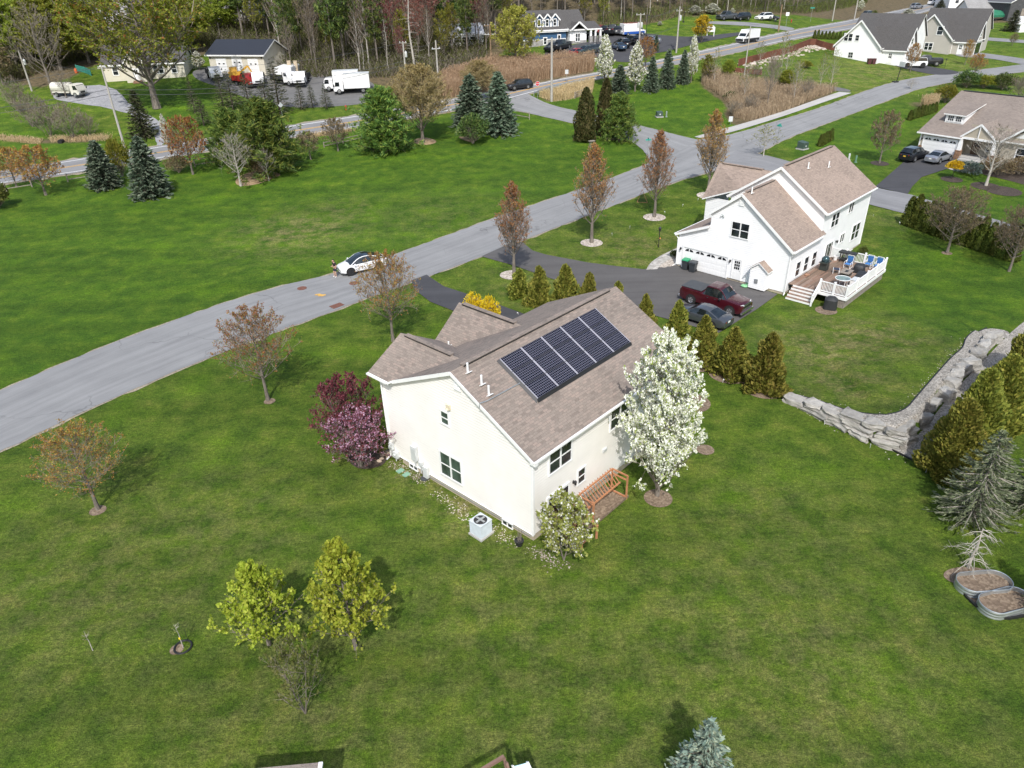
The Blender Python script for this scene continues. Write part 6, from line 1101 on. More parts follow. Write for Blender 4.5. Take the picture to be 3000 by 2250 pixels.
# on and around the deck
M_COVER = plain('black_cover', (.022, .024, .026), .6, var=.3); M_BLUEF = plain('blue_fabric', (.06, .2, .48), .8, var=.2, sc_=8); M_NAVY = plain('navy_fabric', (.03, .04, .07), .8); M_GRILL = plain('dark_grill', (.045, .055, .05), .4, .2)
def dput(name, label, cat, x, y, rz=0, group=None, z=DZ): return thing(name, label, cat, H2P(x, y, z), PH2 + rz, group)
o = dput('kettle_grill', 'dark green domed grill on its cabinet by the house wall', 'grill', 5.5, -1.0); b = MB(); b.box((0, 0, .38), (.62, .62, .72)); b.build('cabinet', M_GRILL, o); b = MB(); b.box((0, 0, .77), (1.05, .72, .06)); b.build('side_shelf', M_GRILL, o); b = MB(); b.lathe([(.3, .8), (.34, .9), (.34, 1.02), (.3, 1.16), (.2, 1.26), (.05, 1.3), (.001, 1.3)], n=16); b.build('dome_lid', plain('lid_steel', (.05, .09, .1), .2, .5), o, True)
o = dput('griddle_station', 'long black flat-top griddle station at the far deck end', 'grill', 8.75, -1.75); b = MB(); b.box((0, 0, .9), (.75, 1.5, .12)); b.build('cooking_top', M_COVER, o); b = MB(); [b.beam((x, y, 0), (x, y, .86), .06, .06) for x in (-.3, .3) for y in (-.55, .55)]; b.box((0, 0, .25), (.6, 1.1, .04)); b.build('frame', M_BLK, o); b = MB(); [b.lathe([(.035, -.02), (.035, .02)], (-.39, y, .84), 8) for y in (-.4, -.13, .13, .4)]; b.build('knobs', M_METAL, o)
def chair(x, y, rz, label, fab, group='deck chairs'):
    o = dput('deck_chair', label, 'chair', x, y, rz, group)
    for s in (-1, 1): b = MB(); b.tube([(.28, s * .28, .02), (.3, s * .28, .55), (-.25, s * .28, .58), (-.32, s * .28, .02), (.28, s * .28, .02)], .022, 6); b.build('arm_frame', M_TRIM, o, True)
    b = MB(); b.box((0, 0, .36), (.5, .5, .04)); b.build('seat', fab, o); b = MB(); b.beam((-.24, 0, .38), (-.42, 0, 1.), .5, .04, up=(0, 1, 0)) if 0 else b.box((-.34, 0, .7), (.04, .5, .66), ((.96, 0, -.27), (0, 1, 0), (.27, 0, .96))); b.build('back', fab, o); b = MB(); [b.tube([(-.23, s * .26, .36), (-.44, s * .26, 1.04)], .02, 6) for s in (-1, 1)]; b.tube([(-.44, -.26, 1.04), (-.44, .26, 1.04)], .02, 6); b.build('back_frame', M_TRIM, o)
chair(7.4, -2.4, math.pi, 'blue fabric chair in front of the black griddle', M_BLUEF); chair(8.6, -3.75, math.pi, 'blue fabric chair, left of the pair in the far deck corner', M_BLUEF); chair(8.65, -4.55, math.pi, 'blue fabric chair, right of the pair in the far deck corner', M_BLUEF)
o = dput('footstool', 'white framed dark seated stool in the middle of the deck', 'stool', 5.4, -2.15, .4); [(lambda b, s: (b.tube([(.25, s * .26, .02), (.27, s * .26, .42), (-.27, s * .26, .42), (-.25, s * .26, .02), (.25, s * .26, .02)], .022, 6), b.build('side_frame', M_TRIM, o, True)))(MB(), s) for s in (-1, 1)]; b = MB(); b.box((0, 0, .4), (.5, .5, .05)); b.build('seat', M_NAVY, o)
def covered(x, y, sx, sy, h, rz, label, z=DZ, top=.7):
    b = MB(); n = 14; r2 = random.Random(int(x * 10)); rings = []
    for zz, q in ((0, 1.06), (h * .45, 1.0), (h * .8, .97), (h, top), (h * 1.04, top * .5)): rings.append([(sx / 2 * q * (abs(math.cos(a)) ** .5) * math.copysign(1, math.cos(a)) * r2.uniform(.96, 1.04), sy / 2 * q * (abs(math.sin(a)) ** .5) * math.copysign(1, math.sin(a)) * r2.uniform(.96, 1.04), zz) for a in np.linspace(0, 2 * math.pi, n + 1)[:-1]])
    b.loft(rings, closed=True); o = b.build('covered_furniture', M_COVER, None, True); place(o, H2P(x, y, z), PH2 + rz); tag(o, label, 'furniture cover')
covered(7.0, -3.55, 1., .95, .72, .2, 'black covered square furniture near the blue chairs'); covered(5.3, -4.35, 1.7, .8, .6, .1, 'long black covered furniture against the front railing', top=.75); covered(-.15, -4.15, .95, 1.05, 1.05, .3, 'black covered grill standing on the grass below the deck', z=.0, top=.55)
o = dput('coffee_table', 'low wooden fire table with dark inset top', 'table', 5.3, -3.1); b = MB(); b.box((0, 0, .42), (1.25, .8, .06)); b.build('table_top', M_WEATH, o); b = MB(); b.box((0, 0, .2), (1., .6, .4)); b.build('base', M_GRILL, o); b = MB(); b.box((0, 0, .458), (.5, .26, .012)); b.build('inset', M_BLK, o)
o = dput('glass_table', 'round glass topped table with white frame', 'table', 2.75, -3.75); b = MB(); b.tube([(.62 * math.cos(a), .62 * math.sin(a), .72) for a in np.linspace(0, 6.2832, 33)], .03, 6, cap=False); [b.beam((-.62 * math.cos(a), -.62 * math.sin(a), .71), (.62 * math.cos(a), .62 * math.sin(a), .71), .03, .02) for a in (.4, 1.97)]; b.build('rim', M_TRIM, o); b = MB(); b.lathe([(.6, .715), (.6, .728), (.001, .728)], n=28); b.build('glass_top', glassmat('table_glass', (.2, .27, .27), .08), o); [(lambda b, a: (b.tube([(.5 * math.cos(a), .5 * math.sin(a), .7), (.45 * math.cos(a), .45 * math.sin(a), 0)], .022, 6), b.build('leg', M_TRIM, o)))(MB(), a) for a in (.78, 2.36, 3.93, 5.5)]
o = dput('storage_box', 'white storage box between glass table and front railing', 'box', 3.75, -4.5); b = MB(); b.box((0, 0, .25), (.9, .6, .5)); b.build('body', M_TRIM, o); b = MB(); b.box((0, 0, .53), (.94, .64, .06)); b.box((0, 0, .565), (.5, .14, .012)); b.build('lid', M_LGREY, o)
o = dput('bucket', 'white bucket beside the black griddle', 'bucket', 8.6, -.75); b = MB(); b.lathe([(.16, 0), (.2, .36), (.21, .38), (.18, .38), (.16, .3), (.001, .3)], n=14); b.build('pail', M_TRIM, o, True); b = MB(); b.tube([(.2 * math.cos(a), 0, .36 + .16 * math.sin(a)) for a in np.linspace(0, 3.14, 10)], .01, 5); b.build('handle', M_METAL, o)
rocks('stone_ornament', [], '', '', '', M_FOUND); b = MB(); b.lathe([(.12, 0), (.16, .12), (.1, .2), (.001, .22)], n=9); b.lathe([(.1, 0), (.12, .1), (.001, .14)], (.22, .08, 0), 8); o = b.build('garden_ornament', plain('terracotta', (.35, .2, .13), .9, var=.3)); place(o, H2P(3.1, -.45, DZ)); tag(o, 'small brown pottery ornament against the white wall on the deck', 'ornament')
def bin_(x, y, lid, label):
    o = thing('wheelie_bin', label, 'trash bin', H2P(x, y, float(hgt(*H2P(x, y)[:2])) + .05), PH2 + math.pi / 2 * 0 + .1, 'wheeled bins at the garage'); b = MB(); b.loft([[(-.25, -.24, .06), (.25, -.24, .06), (.25, .24, .06), (-.25, .24, .06)], [(-.31, -.31, .95), (.31, -.31, .95), (.31, .31, .95), (-.31, .31, .95)]], closed=True); b.box((0, 0, .82), (.66, .66, .08)); b.build('body', plain('bin_grey', (.035, .04, .045), .5), o)
    b = MB(); b.loft([[(-.35, -.34, .95), (.35, -.34, .95), (.35, .34, .95), (-.35, .34, .95)], [(-.3, -.3, 1.06), (.3, -.3, 1.06), (.3, .3, 1.06), (-.3, .3, 1.06)]], closed=True); b.build('lid', lid, o); [(lambda b, s: (b.tube([(.25, s * .2, .12), (.25, s * .29, .12)], .12, 12), b.build('wheel', M_BLK, o)))(MB(), s) for s in (-1, 1)]
bin_(-.35, 9.75, plain('green_lid', (.02, .27, .12), .45), 'wheeled bin with green lid at the white garage door'); bin_(-.45, 8.9, plain('dark_lid', (.05, .055, .06), .45), 'wheeled bin with dark lid at the white garage door')
b = MB(); r2 = random.Random(4); [b.lathe([(.2, 0), (.26, .1), (.16, .2), (.001, .22)], (r2.uniform(-.25, .25), r2.uniform(-.2, .2), 0), 9) for _ in range(5)]; o = b.build('bag', plain('bag_green', (.22, .5, .25), .5, var=.3, sc_=6), None, True); place(o, H2P(-.45, 3.4, .06)); tag(o, 'crumpled light green bag on the driveway beside the chimney box', 'bag')

# ------------------------------------------------------------------ the ranch house on the right
P3 = gp(2686, 441); PH3 = -.961; O3 = V(57.64, 102.49, float(hgt(57.64, 102.49)))
def fit3():
    "front corner on the terrain under the seen garage corner"
    return gp(2687, 441)
O3 = fit3(); H3 = root('ranch_house', 'tan ranch house with broad brown roof, dormer and white garage door', 'house', O3, PH3); h3, r3, D3 = 2.77, 7.0, 9.3; s3 = (r3 - h3) / D3
z3 = lambda y: h3 + s3 * y
walls(H3, [[(0, 0, -.4), (5.35, 0, -.4), (5.35, 0, 2.75), (0, 0, 2.75)], [(0, 0, -.4), (0, 0, 2.65), (0, D3, r3 - .15), (0, 2 * D3, 2.65), (0, 2 * D3, -.4)], [(5.35, 0, -.4), (5.35, 2.2, -.4), (5.35, 2.2, 3.), (5.35, 0, 2.75)][::-1], [(5.35, 2.2, -.4), (10.4, 2.2, -.4), (10.4, 2.2, 4), (5.35, 2.2, 4)], [(10.4, .6, -.4), (17, .6, -.4), (17, .6, 2.7), (13.7, .6, 5.1), (10.4, .6, 2.7)], [(10.4, .6, -.4), (10.4, 2.2, -.4), (10.4, 2.2, 2.8), (10.4, .6, 2.7)][::-1]], M_TAN)
RF3 = roofs(H3, [[(-.4, -.4, z3(-.4)), (18, -.4, z3(-.4)), (18, D3, r3), (-.4, D3, r3)][0:1] + [(5.6, -.4, z3(-.4)), (5.6, .2, z3(.2)), (18, .2, z3(.2)), (18, D3, r3), (-.4, D3, r3)], [(-.4, D3, r3), (18, D3, r3), (18, 2 * D3 + .4, h3 - .2), (-.4, 2 * D3 + .4, h3 - .2)],
   [(5.3, -.1, 2.75), (5.3, 2., 2.95), (7.6, 5.0, 4.9), (7.6, -.1, 4.75)][:2] + [(7.5, 4.6, 4.72), (7.5, -.1, 4.55)], [(7.5, -.1, 4.55), (7.5, 4.6, 4.72), (9.9, 2., 2.95), (9.9, -.1, 2.75)], [(10., .1, 2.55), (10., 2, 2.9), (13.7, 7.2, 5.75), (13.7, .1, 5.55)], [(13.7, .1, 5.55), (13.7, 7.2, 5.75), (17.4, 2, 2.9), (17.4, .1, 2.55)]], M_ROOF3, .14)
b = MB(); b.beam((0, D3 + .0, r3 + .04), (17.6, D3, r3 + .04), .32, .07); b.build('ridge_vent', M_BLK, RF3)
b = MB(); b.box((.06, -.03, 1.3), (.16, .08, 2.7)); b.beam((-.45, -.42, z3(-.4) - .1), (5.6, -.42, z3(-.4) - .1), .06, .16); b.beam((5.3, -.16, 2.68), (7.5, -.16, 4.48), .05, .22); b.beam((7.5, -.16, 4.48), (9.9, -.16, 2.68), .05, .22); b.beam((5.2, -.06, 2.6), (10., -.06, 2.6), .16, .26); b.beam((10., .06, 2.48), (13.7, .06, 5.48), .05, .24); b.beam((13.7, .06, 5.48), (17.4, .06, 2.48), .05, .24); b.beam((10.2, .54, 2.62), (17.2, .54, 2.62), .06, .14); b.beam((7.5, -.1, 2.7), (7.5, -.1, 4.4), .08, .1, up=(1, 0, 0)); b.build('fascia', M_TRIM, H3)
walls(H3, [[(5.4, -.02, 2.72), (9.8, -.02, 2.72), (7.5, -.02, 4.45)]], M_TAN, 'porch_gable')
b = MB(); b.add([(11.6, .585, 3.35), (15.8, .585, 3.35), (13.7, .585, 5.0)], [(0, 1, 2)]); b.build('gable_panel', M_TRIM, H3)
garage_door(H3, (0, -.02, 0), (1, 0, 0), .55, 5.05, -.02, 2.05, 4); lantern(H3, (.3, -.02, 1.7), (0, -1, 0))
for x in (5.5, 9.7):
    b = MB(); b.loft([[(x - .24, -.24, .9), (x + .24, -.24, .9), (x + .24, .24, .9), (x - .24, .24, .9)], [(x - .17, -.17, 2.5), (x + .17, -.17, 2.5), (x + .17, .17, 2.5), (x - .17, .17, 2.5)]], closed=True); b.build('porch_column', M_TRIM, H3); b = MB(); b.box((x, 0, .25), (.62, .62, 1.3)); b.box((x, 0, .92), (.7, .7, .06)); b.build('stone_pier', M_BRICK, H3)
b = MB(); b.box((.28, -.04, .35), (.5, .1, .9)); b.box((5.2, -.04, .35), (.3, .1, .9)); b.build('stone_base', M_BRICK, H3); b = MB(); b.box((7.6, 1., .05), (4.4, 2.3, .3)); b.box((7.4, -.6, -.05), (2.6, 1.0, .2)); b.build('porch_floor', M_CONC, H3)
door(H3, (0, 2.2, 0), (1, 0, 0), 6.2, 7.15, .2, 2.25, plain('door_brown', (.12, .07, .04), .5), (2, 3)); window(H3, (0, 2.2, 0), (1, 0, 0), 8.0, 9.4, .9, 2.2, 2); window(H3, (0, .6, 0), (1, 0, 0), 12.3, 15.1, .6, 2.1, 2, True, None, .14)
b = MB(); dz = z3(2.2); b.box((2.9, 2.3, dz + .55), (2.5, .06, 1.4)); b.add([(1.65, 2.3, dz - .1), (1.65, 2.3, dz + 1.25), (1.65, 5.4, z3(5.4))], [(0, 1, 2)]); b.add([(4.15, 2.3, dz - .1), (4.15, 2.3, dz + 1.25), (4.15, 5.4, z3(5.4))], [(0, 2, 1)]); DM = b.build('dormer', M_TRIM, H3)
window(DM, (0, 2.27, 0), (1, 0, 0), 2.0, 2.75, dz + .3, dz + .95, 1, False, (3, 2), .1); window(DM, (0, 2.27, 0), (1, 0, 0), 3.05, 3.8, dz + .3, dz + .95, 1, False, (3, 2), .1); roofs(DM, [[(1.4, 2., dz + 1.2), (4.4, 2., dz + 1.2), (4.4, 7., z3(7.) + .06), (1.4, 7., z3(7.) + .06)]], M_ROOF3, .12)
# roof corner of one more house at the right edge
P = gp(2990, 262); o = root('brown_house', 'corner of a brown roofed house at the right picture edge', 'house', P + V(2.2, 1.5, 0), -.9); walls(o, [[(0, 0, 0), (9, 0, 0), (9, 0, 2.8), (0, 0, 2.8)], [(0, 0, 0), (0, 0, 2.8), (0, 4, 4.9), (0, 8, 2.8), (0, 8, 0)]], M_TAN); roofs(o, [[(-.4, -.4, 2.7), (9, -.4, 2.7), (9, 4, 5), (-.4, 4, 5)], [(-.4, 4, 5), (9, 4, 5), (9, 8.4, 2.7), (-.4, 8.4, 2.7)]], M_ROOF3)

# ------------------------------------------------------------------ farther houses
def gabled(par, x0, x1, y0, y1, he_, hr_, mw, mr, ov=.35, ridge='x', base=-1.2, ends=True):
    "block with a gable roof, ridge along x or y, added as parts"
    if ridge == 'x':
        ym = (y0 + y1) / 2; s = (hr_ - he_) / (y1 - ym)
        walls(par, [[(x0, y0, base), (x1, y0, base), (x1, y0, he_), (x0, y0, he_)], [(x1, y1, base), (x0, y1, base), (x0, y1, he_), (x1, y1, he_)], [(x0, y1, base), (x0, y0, base), (x0, y0, he_), (x0, ym, hr_ - .1), (x0, y1, he_)], [(x1, y0, base), (x1, y1, base), (x1, y1, he_), (x1, ym, hr_ - .1), (x1, y0, he_)]], mw)
        return roofs(par, [[(x0 - ov, y0 - ov, he_ - ov * s + .1), (x1 + ov, y0 - ov, he_ - ov * s + .1), (x1 + ov, ym, hr_ + .1), (x0 - ov, ym, hr_ + .1)], [(x0 - ov, ym, hr_ + .1), (x1 + ov, ym, hr_ + .1), (x1 + ov, y1 + ov, he_ - ov * s + .1), (x0 - ov, y1 + ov, he_ - ov * s + .1)]], mr, .22)
    xm = (x0 + x1) / 2; s = (hr_ - he_) / (x1 - xm)
    walls(par, [[(x0, y0, base), (x1, y0, base), (x1, y0, he_), (xm, y0, hr_ - .1), (x0, y0, he_)], [(x1, y0, base), (x1, y1, base), (x1, y1, he_), (x1, y0, he_)], [(x0, y1, base), (x0, y0, base), (x0, y0, he_), (x0, y1, he_)], [(x1, y1, base), (x0, y1, base), (x0, y1, he_), (xm, y1, hr_ - .1), (x1, y1, he_)]], mw)
    return roofs(par, [[(x0 - ov, y1 + ov, he_ - ov * s + .1), (x0 - ov, y0 - ov, he_ - ov * s + .1), (xm, y0 - ov, hr_ + .1), (xm, y1 + ov, hr_ + .1)], [(xm, y1 + ov, hr_ + .1), (xm, y0 - ov, hr_ + .1), (x1 + ov, y0 - ov, he_ - ov * s + .1), (x1 + ov, y1 + ov, he_ - ov * s + .1)]], mr, .22)
def twin(px, py, label, mw, wins, opened):
    P = gp(px, py); o = root('grey_roof_house', label, 'house', P, .80, 'charcoal roofed houses')      # gable wall at x = 0, wing to the right front
    gabled(o, 0, 10, 0, 9.2, 3.2, 8.0, mw, M_ROOFD); gabled(o, 1.6, 7.2, -4.6, 5., 2.9, 6.6, mw, M_ROOFD, ridge='y'); gabled(o, 6.5, 14.5, -4., 8.5, 4.8, 8.7, mw, M_ROOFD, ridge='y')
    for s0, s1, q0, q1, c, g_ in wins: window(o, (0, 0, 0), (0, -1, 0), s0, s1, q0, q1, c, True, g_, .14)
    door(o, (1.6, 0, 0), (0, -1, 0), 1.4, 2.3, .0, 2.05, M_TRIM, (2, 2))
    if opened: b = MB(); b.box((4.4, -4.62, 1.15), (4.4, .05, 2.3)); b.build('garage_shade_panel', M_DGLASS, o); b = MB(); b.box((4.4, -4.66, 2.38), (4.8, .08, .2)); b.box((2.1, -4.66, 1.15), (.2, .08, 2.3)); b.box((6.7, -4.66, 1.15), (.2, .08, 2.3)); b.build('garage_trim', M_TRIM, o)  # dark panel stands in for the shade inside the open garage
    else: garage_door(o, (1.6, -4.62, 0), (1, 0, 0), .6, 5.0, .0, 2.2, 4)
    window(o, (1.6, -4.62, 0), (1, 0, 0), 2.3, 3.3, 3.6, 4.6, 1, True, None, .12)
    b = MB(); b.beam((1.2, -4.98, 2.75), (4.4, -4.98, 6.5), .05, .24); b.beam((4.4, -4.98, 6.5), (7.6, -4.98, 2.75), .05, .24); b.beam((1.2, -4.95, 2.8), (7.6, -4.95, 2.8), .1, .2); b.beam((-.37, -.35, 3.0), (-.37, 4.6, 7.95), .05, .26); b.beam((-.37, 4.6, 7.95), (-.37, 9.5, 3.0), .05, .26); b.build('fascia', M_TRIM, o)
    b = MB(); b.tube([(1.5, -.05, 2.9), (1.5, -.05, 0)], .05, 6); b.build('downspout', M_TRIM, o); return o
twin(2568, 187, 'white house with charcoal roof and closed garage, left of the two', M_WHITE, [(-7.6, -6., 4.1, 5.4, 2, (1, 2)), (-5.3, -4.6, 4.2, 5.2, 1, (1, 2)), (-6.1, -5.2, .9, 1.9, 1, (2, 2))], False)
twin(2776, 160, 'beige house with charcoal roof and open garage, right of the two', M_GREY, [(-6.9, -5.8, 4., 5.6, 1, None), (-3.3, -2.2, 4., 5.6, 1, None), (-7.6, -6.4, .6, 2.1, 1, None), (-5.2, -3.6, .8, 2.2, 2, (1, 2))], True)
# farm at the upper right
P = gp(2790, 28); o = root('farmhouse', 'white gabled farmhouse with pale metal roof at the upper right', 'house', P, -.1); gabled(o, -1.5, 7., 0, 11, 4.2, 7.6, M_WHITE, plain('pale_roof', (.62, .64, .68), .5), ridge='y'); [window(o, (0, 0, 0), (1, 0, 0), s, s + 1., 1.9, 3.3, 1, True, None, .14) for s in (.4, 3.6)]
P = gp(2832, 55); o = root('long_farm_building', 'long low white farm building with grey roof', 'farm building', P, -.09); gabled(o, 0, 11.5, 0, 8, 2.6, 5.0, M_WHITE, M_ROOFG); [window(o, (0, 0, 0), (1, 0, 0), s, s + 1.2, .9, 2.1, 1, True, None, .12) for s in (1.2, 4.6)]; door(o, (0, 0, 0), (1, 0, 0), 8.2, 9.2, 0, 2.1)
P = gp(2948, 62); o = root('grey_barn', 'weathered dark grey barn at the upper right corner', 'barn', P, .12); gabled(o, 0, 12, 0, 10, 5., 8., plain('barn_boards', (.075, .075, .08), .9, var=.4, sc_=2), plain('barn_roof', (.11, .11, .12), .8), ridge='y'); b = MB(); b.box((5.5, -.05, 1.6), (3, .08, 3.2)); b.build('barn_door', M_WEATH, o)
P = gp(2984, 95); o = root('white_shed', 'small white shed cut by the right picture edge', 'shed', P, .1); gabled(o, 0, 4, 0, 4, 2.2, 3.6, M_WHITE, M_TRIM, ridge='y')
# left side: cottage, three-bay garage, hidden houses
P = gp(316, 240); o = root('cottage', 'ivory cottage with dark roof half hidden by the huge maple', 'house', P, .13); gabled(o, -.3, 15, 0, 8, 3.2, 6.2, M_CREAM2, M_ROOFD); gabled(o, 4.2, 8.4, -1.6, 4, 3.2, 5.9, M_CREAM2, M_ROOFD, ridge='y')
for s, c in ((1.5, 1), (9.2, 2), (12.6, 1)): window(o, (0, 0, 0), (1, 0, 0), s, s + .9 * c, 1.2, 2.6, c, True, None, .14)
window(o, (-.3, 0, 0), (0, -1, 0), -3.6, -2.6, 1.2, 2.5, 1, True, None, .12); window(o, (-.3, 0, 0), (0, -1, 0), -6.2, -5.4, 1.2, 2.5, 1, True, None, .12); door(o, (4.2, -1.6, 0), (1, 0, 0), 1.6, 2.6, .2, 2.3, M_TRIM, (2, 2)); b = MB(); [b.box((6.3, -1.9 - .3 * k, .15 - .15 * k), (1.6, .3, .15)) for k in range(3)]; b.build('steps', M_BRICK, o); b = MB(); b.box((9.5, 4, 6.5), (.6, .6, 1.)); b.build('chimney', M_BRICK, o)
P = gp(620, 211); Q = gp(781, 222); PHg = math.atan2(Q[1] - P[1], Q[0] - P[0]); Lg = float(np.hypot(*(Q - P)[:2])); o = root('three_bay_garage', 'ivory metal garage building with three white doors and dark roof', 'garage', P, PHg); gabled(o, 0, Lg, 0, 8.5, 3.4, 5.6, M_CREAM2, M_METALROOF, .5)
for s, zt_ in ((.13, 2.55), (.42, 3.0), (.71, 2.55)):
    a = Lg * s; b = MB(); [b.box((a + Lg * .09, -.03, .3 + zt_ / 5 * k), (Lg * .185, .06, zt_ / 5 - .02)) for k in range(5)]; d = b.build('garage_door', M_TRIM, o); b = MB(); [b.box((a + Lg * q, -.075, zt_ * .62), (Lg * .03, .03, .22)) for q in (.05, .135)]; b.build('pane', M_DGLASS, d)
lantern(o, (.4, 0, 2.7), (0, -1, 0)); lantern(o, (Lg - .4, 0, 2.7), (0, -1, 0))
P = gp(640, 60); o = root('wood_house', 'grey house with white garage door on the rise behind the wood', 'house', P, -.15); gabled(o, -6, 10, 0, 9, 3, 6.5, M_GREY, M_ROOFG); garage_door(o, (0, 0, 0), (1, 0, 0), -.6, 2.4, 0, 2.3, 3); [window(o, (0, 0, 0), (1, 0, 0), s, s + 1, 1, 2.2, 1, True, None, .14) for s in (4, 6.6, -4)]
P = gp(270, 112); o = root('wood_house', 'pale house with white trimmed windows behind the huge maple', 'house', P, .1); gabled(o, -5, 9, 0, 9, 5.2, 8.6, M_GREY, M_ROOFG); [window(o, (0, 0, 0), (1, 0, 0), s, s + 1.2, z, z + 1.3, 1, True, (2, 2), .16) for s in (-3.4, -.5, 3, 6) for z in (.8, 3.5)]; b = MB(); b.box((5, -1.2, 1.2), (4.5, .08, .1)); b.box((5, -1.2, .3), (4.5, .08, .1)); [b.box((2.9 + .35 * k, -1.2, .75), (.06, .06, 1.0)) for k in range(13)]; b.build('porch_rail', M_TRIM, o)
P = gp(1296, 138); Q = gp(1418, 130); o = root('white_warehouse', 'long white low building glimpsed through the red budding trees', 'building', P, math.atan2(Q[1] - P[1], Q[0] - P[0])); Lw = float(np.hypot(*(Q - P)[:2])); gabled(o, 0, Lw, 0, 8, 2.4, 4.2, M_TRIM, plain('pale_metal_roof', (.66, .67, .69), .5), .2); [window(o, (0, 0, 0), (1, 0, 0), s, s + 1.4, .8, 1.8, 1, True, None, .12) for s in np.linspace(1, Lw - 3, 4)]
# blue business building
P = gp(1590, 134); Q = gp(1718, 121); PHb = math.atan2(Q[1] - P[1], Q[0] - P[0]); Lb = float(np.hypot(*(Q - P)[:2])); o = root('blue_business_building', 'blue and white building with dark roof and three white framed dormers', 'building', P, PHb); k = Lb
gabled(o, -k * .45, k * .53, 0, 9, 3.1, 6.6, M_BLUE, M_ROOFD, .45); gabled(o, k * .5, k * 1.0, 1.5, 10, 3.4, 6.4, M_WHITE, M_ROOFD, .45)
walls(o, [[(k * .58, -.9, -.5), (k * .96, -.9, -.5), (k * .96, -.9, 2.9), (k * .58, -.9, 2.9)], [(k * .58, 2, -.5), (k * .58, -.9, -.5), (k * .58, -.9, 2.9), (k * .58, 2, 2.9)], [(k * .96, -.9, -.5), (k * .96, 2, -.5), (k * .96, 2, 2.9), (k * .96, -.9, 2.9)]], M_WHITE, 'entrance_wall')
roofs(o, [[(k * .56, -1.3, 2.9), (k * 1.3, -1.3, 2.9), (k * 1.3, 3, 4.2), (k * .56, 3, 4.2)], [(k * .6, -1.6, 2.95), (k * .6, 3, 2.95), (k * .76, 3, 4.35), (k * .76, -1.6, 4.35)][::-1], [(k * .76, -1.6, 4.35), (k * .76, 3, 4.35), (k * .93, 3, 2.95), (k * .93, -1.6, 2.95)][::-1]], M_ROOFD, .16, 'porch_roof')
b = MB(); b.beam((k * .59, -1.66, 2.95), (k * .765, -1.66, 4.4), .06, .3); b.beam((k * .765, -1.66, 4.4), (k * .94, -1.66, 2.95), .06, .3); b.beam((k * .56, -1.36, 2.85), (k * 1.3, -1.36, 2.85), .08, .26); b.beam((-k * .48, -.5, 2.98), (k * .56, -.5, 2.98), .1, .26); b.beam((k * .47, 1., 3.3), (k * 1.03, 1., 3.3), .1, .26); b.build('fascia', M_TRIM, o)
b = MB(); b.box((k * .04, -.06, .3), (k * .96, .14, 1.7)); b.box((k * .77, -.96, .2), (k * .38, .14, 1.1)); b.build('stone_base', M_STONE, o); b = MB(); b.box((k * .04, -.09, 1.2), (k * .96, .1, .14)); b.build('belt_trim', M_TRIM, o)
for x in (1.05, 1.16, 1.27): b = MB(); b.box((k * x, -1.1, .5), (.7, .7, 2.)); b.build('stone_pier', M_STONE, o); b = MB(); b.box((k * x, -1.1, 2.1), (.4, .4, 1.4)); b.build('porch_column', M_TRIM, o)
window(o, (0, -.13, 0), (1, 0, 0), k * .34, k * .39, .5, 1.9, 1, True, None, .18); window(o, (0, -.13, 0), (1, 0, 0), k * .02, k * .08, .3, 1.5, 1, True, None, .18); window(o, (0, -1.03, 0), (1, 0, 0), k * .71, k * .8, .6, 2.1, 2, True, None, .12); b = MB(); b.box((k * 1.12, 1.4, 1.2), (k * .28, .1, 2.4)); b.build('entrance_glass', M_DGLASS, o)
for x in (-.06, .12, .29):
    c = k * x; b = MB(); b.add([(c - .85, .6, 3.2), (c + .85, .6, 3.2), (c + .85, .6, 5.1), (c, .6, 6.0), (c - .85, .6, 5.1)], [(0, 1, 2, 3, 4)]); b.add([(c - .85, .6, 3.2), (c - .85, .6, 5.1), (c - .85, 3., 5.1), (c - .85, 1, 3.2)], [(0, 1, 2, 3)]); b.add([(c + .85, .6, 3.2), (c + .85, .6, 5.1), (c + .85, 3., 5.1), (c + .85, 1, 3.2)], [(0, 1, 2, 3)]); D = b.build('dormer', M_BLUE, o)
    roofs(D, [[(c - 1.15, .3, 4.85), (c, .3, 6.1), (c, 4., 6.1), (c - 1.15, 3, 4.85)][::-1], [(c, .3, 6.1), (c + 1.15, .3, 4.85), (c + 1.15, 3, 4.85), (c, 4, 6.1)][::-1]], M_ROOFD, .14); b = MB(); b.beam((c - 1.2, .22, 4.8), (c, .22, 6.08), .06, .26); b.beam((c, .22, 6.08), (c + 1.2, .22, 4.8), .06, .26); b.box((c - .78, .56, 4.1), (.2, .08, 1.8)); b.box((c + .78, .56, 4.1), (.2, .08, 1.8)); b.box((c, .56, 3.25), (1.7, .08, .24)); b.build('trim', M_TRIM, D); window(D, (0, .58, 0), (1, 0, 0), c - .3, c + .3, 3.8, 5., 1, True, None, .16)
